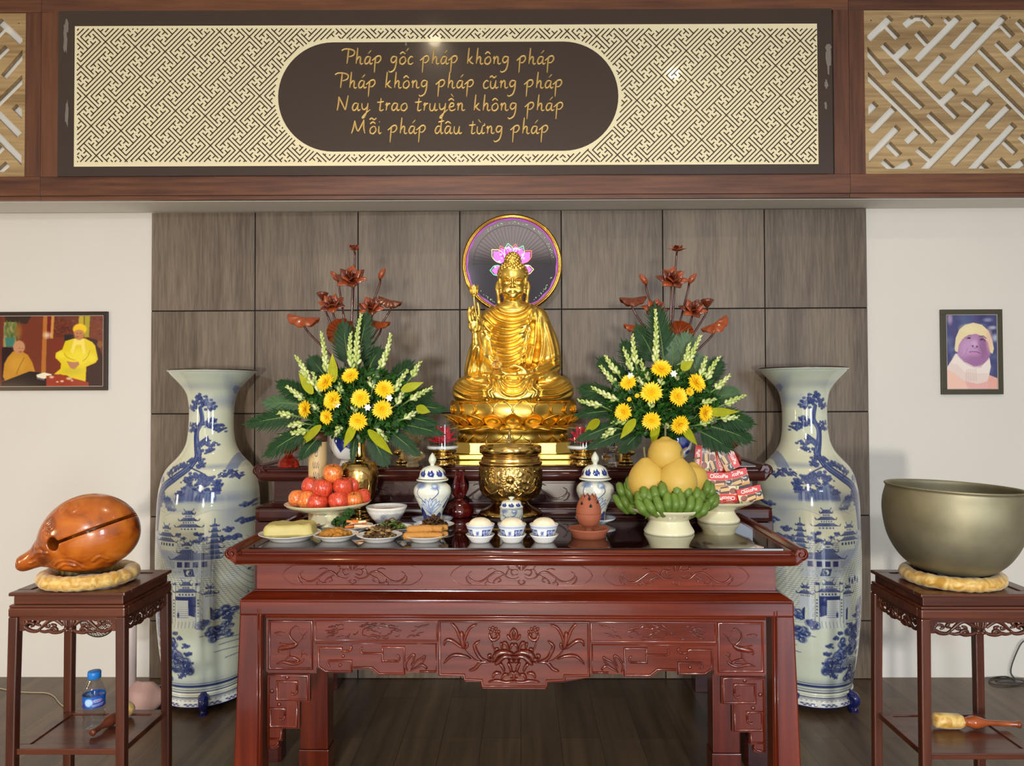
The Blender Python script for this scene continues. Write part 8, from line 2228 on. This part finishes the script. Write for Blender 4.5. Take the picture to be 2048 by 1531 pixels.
for q in range(3):
    x0 = q*40+6
    cvl.blob(x0+4, 15, 7, 10, (.72, .86, .95), .9, .2); cvl.blob(x0+18, 12, 8, 5, (.55, .72, .92), .9, .2); cvl.blob(x0+26, 24, 16, 7, (.18, .16, .52), .8, .4); cvl.line([(x0+10, 22), (x0+30, 20)], 1.2, (.8, .88, .95)); cvl.line([(x0+10, 25), (x0+28, 24)], .9, (.8, .88, .95))
    for i, pts in enumerate(([(11,9),(11,14),(13.5,14)], [(17,12),(15.4,12.2),(15.4,14),(17,13.6),(17.2,14.2)], [(18.5,9),(20.3,14),(22,9)], [(23.6,11),(23.6,14)], [(25,12.6),(27,12.2),(26,11),(25,12.6),(25.6,14),(27.2,13.6)])): cvl.line([(x0+a, b) for a, b in pts], .8, (.85, .12, .2), 1, sm=False)
M_lab = painted('printed_label', .3, .2)
nA = 200; AA, HHh = np.meshgrid(np.linspace(0, 2*PI, nA+1), np.linspace(0, 1, 41)); Rr = 21.1*kk
V_ = np.stack([Rr*np.cos(AA), Rr*np.sin(AA), (43+HHh*22.5)*kk], -1).reshape(-1, 3); ii = np.arange(40)[:, None]*(nA+1)+np.arange(nA)[None, :]
me = np_mesh('label', V_, np.stack([ii, ii+1, ii+nA+2, ii+nA+1], -1).reshape(-1, 4), M_lab); set_paint(me, cvl.sample(AA/(2*PI)*119, 30-HHh*29.5).reshape(-1, 3)); link_mesh('label', me, bo)
# ---- pale pole with pink covered foot behind the left stand, and the wire grille head
M_pale = simple('pale_pink_enamel', sc(218, 200, 192), .4); M_pinkc = simple('dusty_pink_cloth', sc(176, 142, 134), .8, noise=.1, nscale=20, bump=.3)
pb = PZ(266, 1385, 0); pb = P(262, 1385, 3.9); po = empty('standing_fan', (pb.x, pb.y, 0), 0, 'pale standing fan behind the left stand, dusty pink cover on its foot', 'fan')
MB().tube([(0, 0, .03), (0, 0, .66)], .026, 20).build('pole', M_pale, po)
mb = MB(); mb.ball((0.06, 0, .07), .1, 20, 12, (1.1, .8, .8)); mb.xf(Matrix.Identity(4)); 
mb.v = [(v[0], v[1], max(.0, v[2]+.006*math.sin(v[0]*70)+.006*math.cos(v[1]*80))) for v in mb.v]
mb.build('foot_cover', M_pinkc, po)
M_wire = simple('dark_wire', sc(60, 58, 52), .4, metal=.5)
hc_ = P(196, 1236, 3.86); hx_, hy_, hz_ = hc_.x-pb.x, hc_.y-pb.y, hc_.z
mb = MB(); Rg = .095
for r in np.linspace(.035, Rg, 8): mb.tube([(hx_+r*math.cos(t), hy_-.0, hz_+r*math.sin(t)) for t in np.linspace(0, 2*PI, 41)], .0018 if r < Rg else .004, 6, caps=False, up=(0, 1, 0))
for q in range(36):
    t = 2*PI*q/36; mb.tube([(hx_+.03*math.cos(t), hy_-.02, hz_+.03*math.sin(t)), (hx_+Rg*.7*math.cos(t), hy_-.02, hz_+Rg*.7*math.sin(t)), (hx_+Rg*math.cos(t), hy_, hz_+Rg*math.sin(t))], .0014, 5)
mb.build('grille', M_wire, po)
mb = MB(); mb.lathe([(0, 0), (.03, .0), (.034, .01), (.03, .08), (0, .085)], 20); mb.xf(Matrix.Translation((hx_, hy_+.0, hz_)) @ Matrix.Rotation(-PI/2, 4, 'X')); mb.tube([(hx_, hy_+.05, hz_), (hx_*.4, .03, .655), (0, 0, .64)], .012, 8); mb.build('motor_housing', M_pale, po)
# ---- cables
M_cabw = simple('beige_cable_sheath', sc(170, 156, 128), .5); M_cabb = simple('dark_cable_sheath', sc(48, 48, 50), .45)
pts = [PZ(x, y, .004) for x, y in ((-30, 1372), (0, 1376), (30, 1382), (60, 1384), (92, 1385), (108, 1392), (118, 1404), (128, 1412), (150, 1416))]
mb = MB(); mb.tube(spline(pts, 5), .003, 6); tag(mb.build('floor_cable', M_cabw), 'thin beige cable lying on the floor behind the left stand', 'cable')
mb = MB(); wl = lambda x, y: P(x, y, 4.345)
pts = [wl(2052, 1278), wl(2040, 1290), wl(2025, 1325), wl(2022, 1345), PZ(2030, 1358, .006), PZ(2010, 1352, .006), PZ(1982, 1356, .006), PZ(1980, 1364, .006), PZ(2000, 1370, .006), PZ(2040, 1368, .006), PZ(2046, 1360, .012), PZ(2015, 1357, .012), PZ(1992, 1362, .01), PZ(2060, 1366, .01)]
mb.tube(spline(pts, 6), .0035, 6); tag(mb.build('coiled_cable', M_cabb), 'dark cable coiled on the floor at the foot of the right wall', 'cable')
# ---- framed photographs
M_frb = simple('dark_brown_picture_frame', sc(44, 30, 28), .35); M_frg = simple('bronze_grey_picture_frame', sc(74, 68, 56), .35, metal=.3); M_line = simple('silver_fillet', sc(190, 186, 176), .4)
M_pic = painted('glazed_photo_print', .12, .7)
def framed(nm, lab, quad, wp, wf, cv, fm):
    yW = WY
    a = P(quad[0], quad[1], yW-.02); b = P(quad[2], quad[3], yW-.02)
    w, h = b.x-a.x, a.z-b.z
    root = empty(nm, (a.x+w/2, yW, b.z), 0, lab, 'picture')
    f = wf
    mb = MB()
    mb.box((-w/2, -.018, 0), (w/2, 0, f), .001); mb.box((-w/2, -.018, h-f), (w/2, 0, h), .001); mb.box((-w/2, -.018, f), (-w/2+f, 0, h-f), .001); mb.box((w/2-f, -.018, f), (w/2, 0, h-f), .001)
    mb.build('frame', fm, root)
    e = .0025; mb = MB()
    for (x0, z0, x1, z1) in ((-w/2+f, f, w/2-f, f+e), (-w/2+f, h-f-e, w/2-f, h-f), (-w/2+f, f+e, -w/2+f+e, h-f-e), (w/2-f-e, f+e, w/2-f, h-f-e)): mb.box((x0, -.0165, z0), (x1, -.012, z1))
    mb.build('fillet', M_line, root)
    X0, X1 = cv.x0, cv.x0+(cv.w-1)/cv.res; Y0, Y1 = cv.y0, cv.y0+(cv.h-1)/cv.res
    me = picture_mesh('photo_print', cv, lambda X, Y: np.stack([-w/2+f+(X-X0)/(X1-X0)*(w-2*f), np.full(X.shape, -.0125), h-f-(Y-Y0)/(Y1-Y0)*(h-2*f)], -1), int((X1-X0)*1.0) if X1-X0 > 150 else int((X1-X0)*2), int((Y1-Y0)*1.0) if Y1-Y0 > 150 else int((Y1-Y0)*2), M_pic)
    link_mesh('photo_print', me, root)
    return root
# left picture drawn in a 360 x 142 space (the left third lies outside the frame)
def cvpic1():
    cv = Canvas(0, 0, 340, 150, 1.6, (.46, .20, .10)); rs = random.Random(2)
    T = lambda x, y: (136+x/8.5, (y-190)/8.0*1.0)
    def Pl(pts, c, al=1): cv.poly([T(*p) for p in pts], c, al)
    def Bl(x, y, rx, ry, c, al=1, s=.15): q = T(x, y); cv.blob(q[0], q[1], rx/8.5, ry/8, c, al, s)
    Pl([(-1200,190),(0,190),(0,1400),(-1200,1400)], (.42, .18, .09)); Pl([(-1200,600),(-300,560),(-300,1400),(-1200,1400)], (.20, .09, .06)); Pl([(-900,190),(-700,190),(-700,1100),(-900,1100)], (.55, .32, .14))
    Pl([(40,190),(500,190),(420,330),(60,300)], (.22, .14, .08)); Pl([(30,300),(240,300),(240,720),(20,720)], (.62, .58, .38)); 
    for q in range(60): Bl(rs.uniform(40, 300), rs.uniform(300, 560), 18, 40, rs.choice(((.34,.42,.16),(.55,.55,.28),(.24,.34,.14))), .6, .5)
    Pl([(50,560),(220,560),(205,720),(70,720)], (.25, .48, .42)); Pl([(0,720),(200,730),(200,1100),(0,1300)], (.16, .07, .06))
    Bl(280, 450, 60, 130, (.62, .38, .12), .7, .4)
    Pl([(700,190),(770,190),(750,1180),(670,1180)], (.72, .44, .16)); Pl([(770,190),(840,190),(830,560),(770,560)], (.45, .10, .08)); Pl([(840,190),(890,190),(870,580),(820,580)], (.80, .56, .24)); Bl(770, 520, 60, 50, (.95, .85, .75), .8, .6)
    Pl([(890,200),(1300,200),(1300,560),(890,560)], (.40, .17, .09))
    for q in range(90): Bl(rs.uniform(890, 1720), rs.uniform(210, 560), 22, 14, rs.choice(((.55,.28,.14),(.28,.12,.08),(.5,.22,.12))), .7, .3)
    Pl([(1310,200),(1390,200),(1390,560),(1300,560)], (.74, .66, .12)); Pl([(1410,200),(1500,200),(1480,560),(1400,560)], (.66, .62, .10))
    Pl([(830,590),(1250,590),(1250,1150),(830,1150)], (.48, .19, .10)); Pl([(1060,520),(1230,510),(1230,640),(1060,640)], (.16, .12, .14))
    Pl([(1450,560),(1620,600),(1720,900),(1720,1390),(1440,1390)], (.22, .09, .07)); Bl(1670, 680, 50, 60, (.55, .35, .16), .9)
    # right figure in yellow
    Y_ = (.90, .80, .10); Y2 = (.96, .88, .22)
    Pl([(1220,580),(1080,620),(1030,760),(920,820),(910,900),(1010,1000),(1000,1090),(890,1180),(1100,1200),(1280,1290),(1430,1310),(1440,1060),(1600,990),(1640,930),(1590,700),(1540,640),(1420,580)], Y_)
    Bl(1300, 900, 200, 130, Y2, .8, .4); Bl(1010, 860, 70, 60, Y2, .8, .4); Bl(1540, 920, 60, 60, Y2, .7, .4); Bl(1200, 1130, 170, 60, (.82, .74, .16), .8, .4)
    cv.line([T(1060,830), T(1120,900), T(1250,950)], 1.5, (.70, .58, .06), .7); cv.line([T(1500,780), T(1450,900), T(1380,960)], 1.5, (.70, .58, .06), .7)
    Pl([(1230,590),(1400,580),(1430,830),(1380,850),(1350,690),(1260,690),(1210,840),(1170,800)], (.96, .88, .42)); Bl(1315, 500, 88, 105, (.74, .48, .30), 1, .12)
    Bl(1325, 420, 118, 92, (.95, .78, .06), 1, .08); Bl(1310, 480, 84, 50, (.76, .50, .32), 1, .15); Bl(1280, 550, 20, 10, (.55, .25, .2), .9, .4); Bl(1285, 490, 12, 6, (.3, .18, .14), .8, .4); Bl(1340, 490, 12, 6, (.3, .18, .14), .8, .4)
    Pl([(1100,960),(1220,980),(1310,970),(1320,1020),(1240,1100),(1170,1080)], (.74, .50, .36))
    # left figure
    Pl([(190,790),(100,890),(40,1000),(20,1220),(60,1290),(280,1220),(480,1130),(570,1140),(520,980),(440,850),(370,810)], (.78, .55, .14)); Bl(260, 1000, 130, 120, (.84, .62, .20), .8, .5)
    cv.line([T(380,900), T(300,1050), T(250,1180)], 1.5, (.55, .36, .08), .8); Bl(290, 720, 102, 112, (.78, .56, .40), 1, .1); Bl(310, 800, 40, 22, (.72, .48, .34)); Bl(300, 740, 10, 6, (.3,.2,.14), .8); Bl(350, 742, 10, 6, (.3,.2,.14), .8); Bl(318, 800, 18, 6, (.5,.22,.18), .8)
    Pl([(0,1310),(480,1130),(620,1150),(900,1200),(900,1390),(0,1390)], (.13, .06, .06)); Pl([(590,1190),(720,1150),(850,1180),(860,1220),(720,1260),(600,1230)], (.93, .92, .80)); Pl([(600,1230),(720,1260),(740,1290),(600,1260)], (.45,.35,.4))
    Pl([(760,1210),(1000,1180),(1250,1260),(1480,1320),(1480,1390),(760,1390)], (.62, .22, .12)); Bl(850, 1230, 40, 22, (.9,.8,.7), .9, .3); Bl(1150, 1255, 50, 24, (.88,.8,.62), .9, .3); Bl(1030, 1300, 30, 16, (.92,.86,.72), .9, .3); Bl(950, 1310, 22, 12, (.95,.9,.8), .9, .3); Bl(1200, 1290, 20, 14, (.9,.85,.75), .9, .3)
    return cv
framed('framed_photograph', 'framed colour photograph of two seated people in yellow robes, on the left wall', (-140, 624, 213, 780), 0, .023, cvpic1().blur(2), M_frb)
def cvpic2():
    cv = Canvas(0, 0, 105, 155, 3, (.22, .24, .46)); rs = random.Random(6)
    T = lambda x, y: ((x-180)/8.1, (y-130)/8.05)
    def Bl(x, y, rx, ry, c, al=1, s=.2): q = T(x, y); cv.blob(q[0], q[1], rx/8.1, ry/8.05, c, al, s)
    def Pl(pts, c, al=1): cv.poly([T(*p) for p in pts], c, al)
    for q in range(60): Bl(rs.uniform(180, 1030), rs.uniform(130, 1150), rs.uniform(30, 90), rs.uniform(30, 110), rs.choice(((.14,.13,.38),(.34,.42,.58),(.24,.26,.52),(.45,.48,.62),(.30,.22,.48))), .5, .6)
    Bl(250, 200, 40, 90, (.78,.66,.78), .7, .5); Bl(960, 350, 60, 30, (.75,.78,.82), .8, .5); Bl(1000, 520, 50, 60, (.72,.78,.84), .8, .5); Bl(880, 220, 70, 30, (.62,.64,.72), .7, .5)
    Pl([(180,1020),(260,900),(330,780),(480,800),(900,850),(920,1000),(890,1140),(1040,1200),(1040,1370),(180,1370)], (.90, .82, .80)); Pl([(180,1040),(300,1100),(480,1240),(560,1370),(180,1370)], (.93, .76, .70)); Pl([(890,1140),(1040,1200),(1040,1370),(820,1370)], (.90, .66, .62))
    Pl([(480,1240),(700,1290),(880,1240),(860,1370),(540,1370)], (.90,.68,.66))
    Bl(645, 700, 285, 300, (.66, .46, .66), 1, .05); Bl(560, 700, 170, 200, (.78, .62, .80), .8, .5); Bl(820, 640, 90, 220, (.52, .32, .54), .6, .5); Bl(650, 900, 190, 95, (.58, .38, .60), .7, .5)
    # knitted cap
    Pl([(320,700),(340,520),(400,380),(500,300),(640,265),(780,300),(890,400),(950,560),(975,700),(950,790),(910,760),(880,600),(800,500),(680,452),(560,470),(450,540),(390,640),(370,760),(330,740)], (.91, .84, .66)); Bl(900, 560, 50, 170, (.90, .72, .66), .7, .5); Bl(560, 370, 130, 70, (.93, .88, .70), .7, .5)
    cv.line([T(480,520), T(560,480), T(600,500)], .9, (.35,.22,.34), .6); cv.line([T(520,530), T(560,518), T(590,530)], 1.2, (.24,.14,.26)); Bl(560, 522, 22, 14, (.12,.07,.14)); cv.line([T(740,560), T(780,540), T(830,570)], 1.2, (.24,.14,.26)); Bl(775, 545, 20, 13, (.12,.07,.14)); cv.line([T(740,500), T(800,490), T(850,530)], 1.4, (.35,.2,.36), .8)
    Bl(650, 620, 50, 60, (.82,.66,.82), .8, .5); Bl(625, 655, 14, 12, (.25,.12,.26), .9, .3); Bl(690, 665, 14, 12, (.25,.12,.26), .9, .3); cv.line([T(600,650), T(650,690), T(715,670)], .7, (.42,.24,.44), .8)
    cv.line([T(562,758), T(620,750), T(690,756), T(740,780)], 1.1, (.36,.18,.38)); Bl(640, 790, 80, 22, (.78,.52,.72), .8, .4); cv.line([T(530,700), T(500,800)], .8, (.5,.3,.5), .7); cv.line([T(740,640), T(790,760), T(770,860)], .8, (.45,.26,.46), .7)
    Pl([(350,790),(480,920),(640,1000),(760,1000),(900,860),(920,1000),(880,1110),(640,1110),(470,1080),(360,960),(250,940)], (.93,.88,.86)); cv.line([T(360,800), T(480,930), T(640,1010), T(760,1010)], 1.2, (.76,.66,.70), .8)
    for q in range(6): cv.line([T(520+q*30, 1040), T(500+q*34, 1240)], .9, (.72,.58,.60), .7)
    return cv
framed('framed_photograph', 'small framed portrait photograph of a person in a pale knitted cap, on the right wall', (1882.5, 618.5, 2008, 788), 0, .03, cvpic2().blur(3), M_frg)
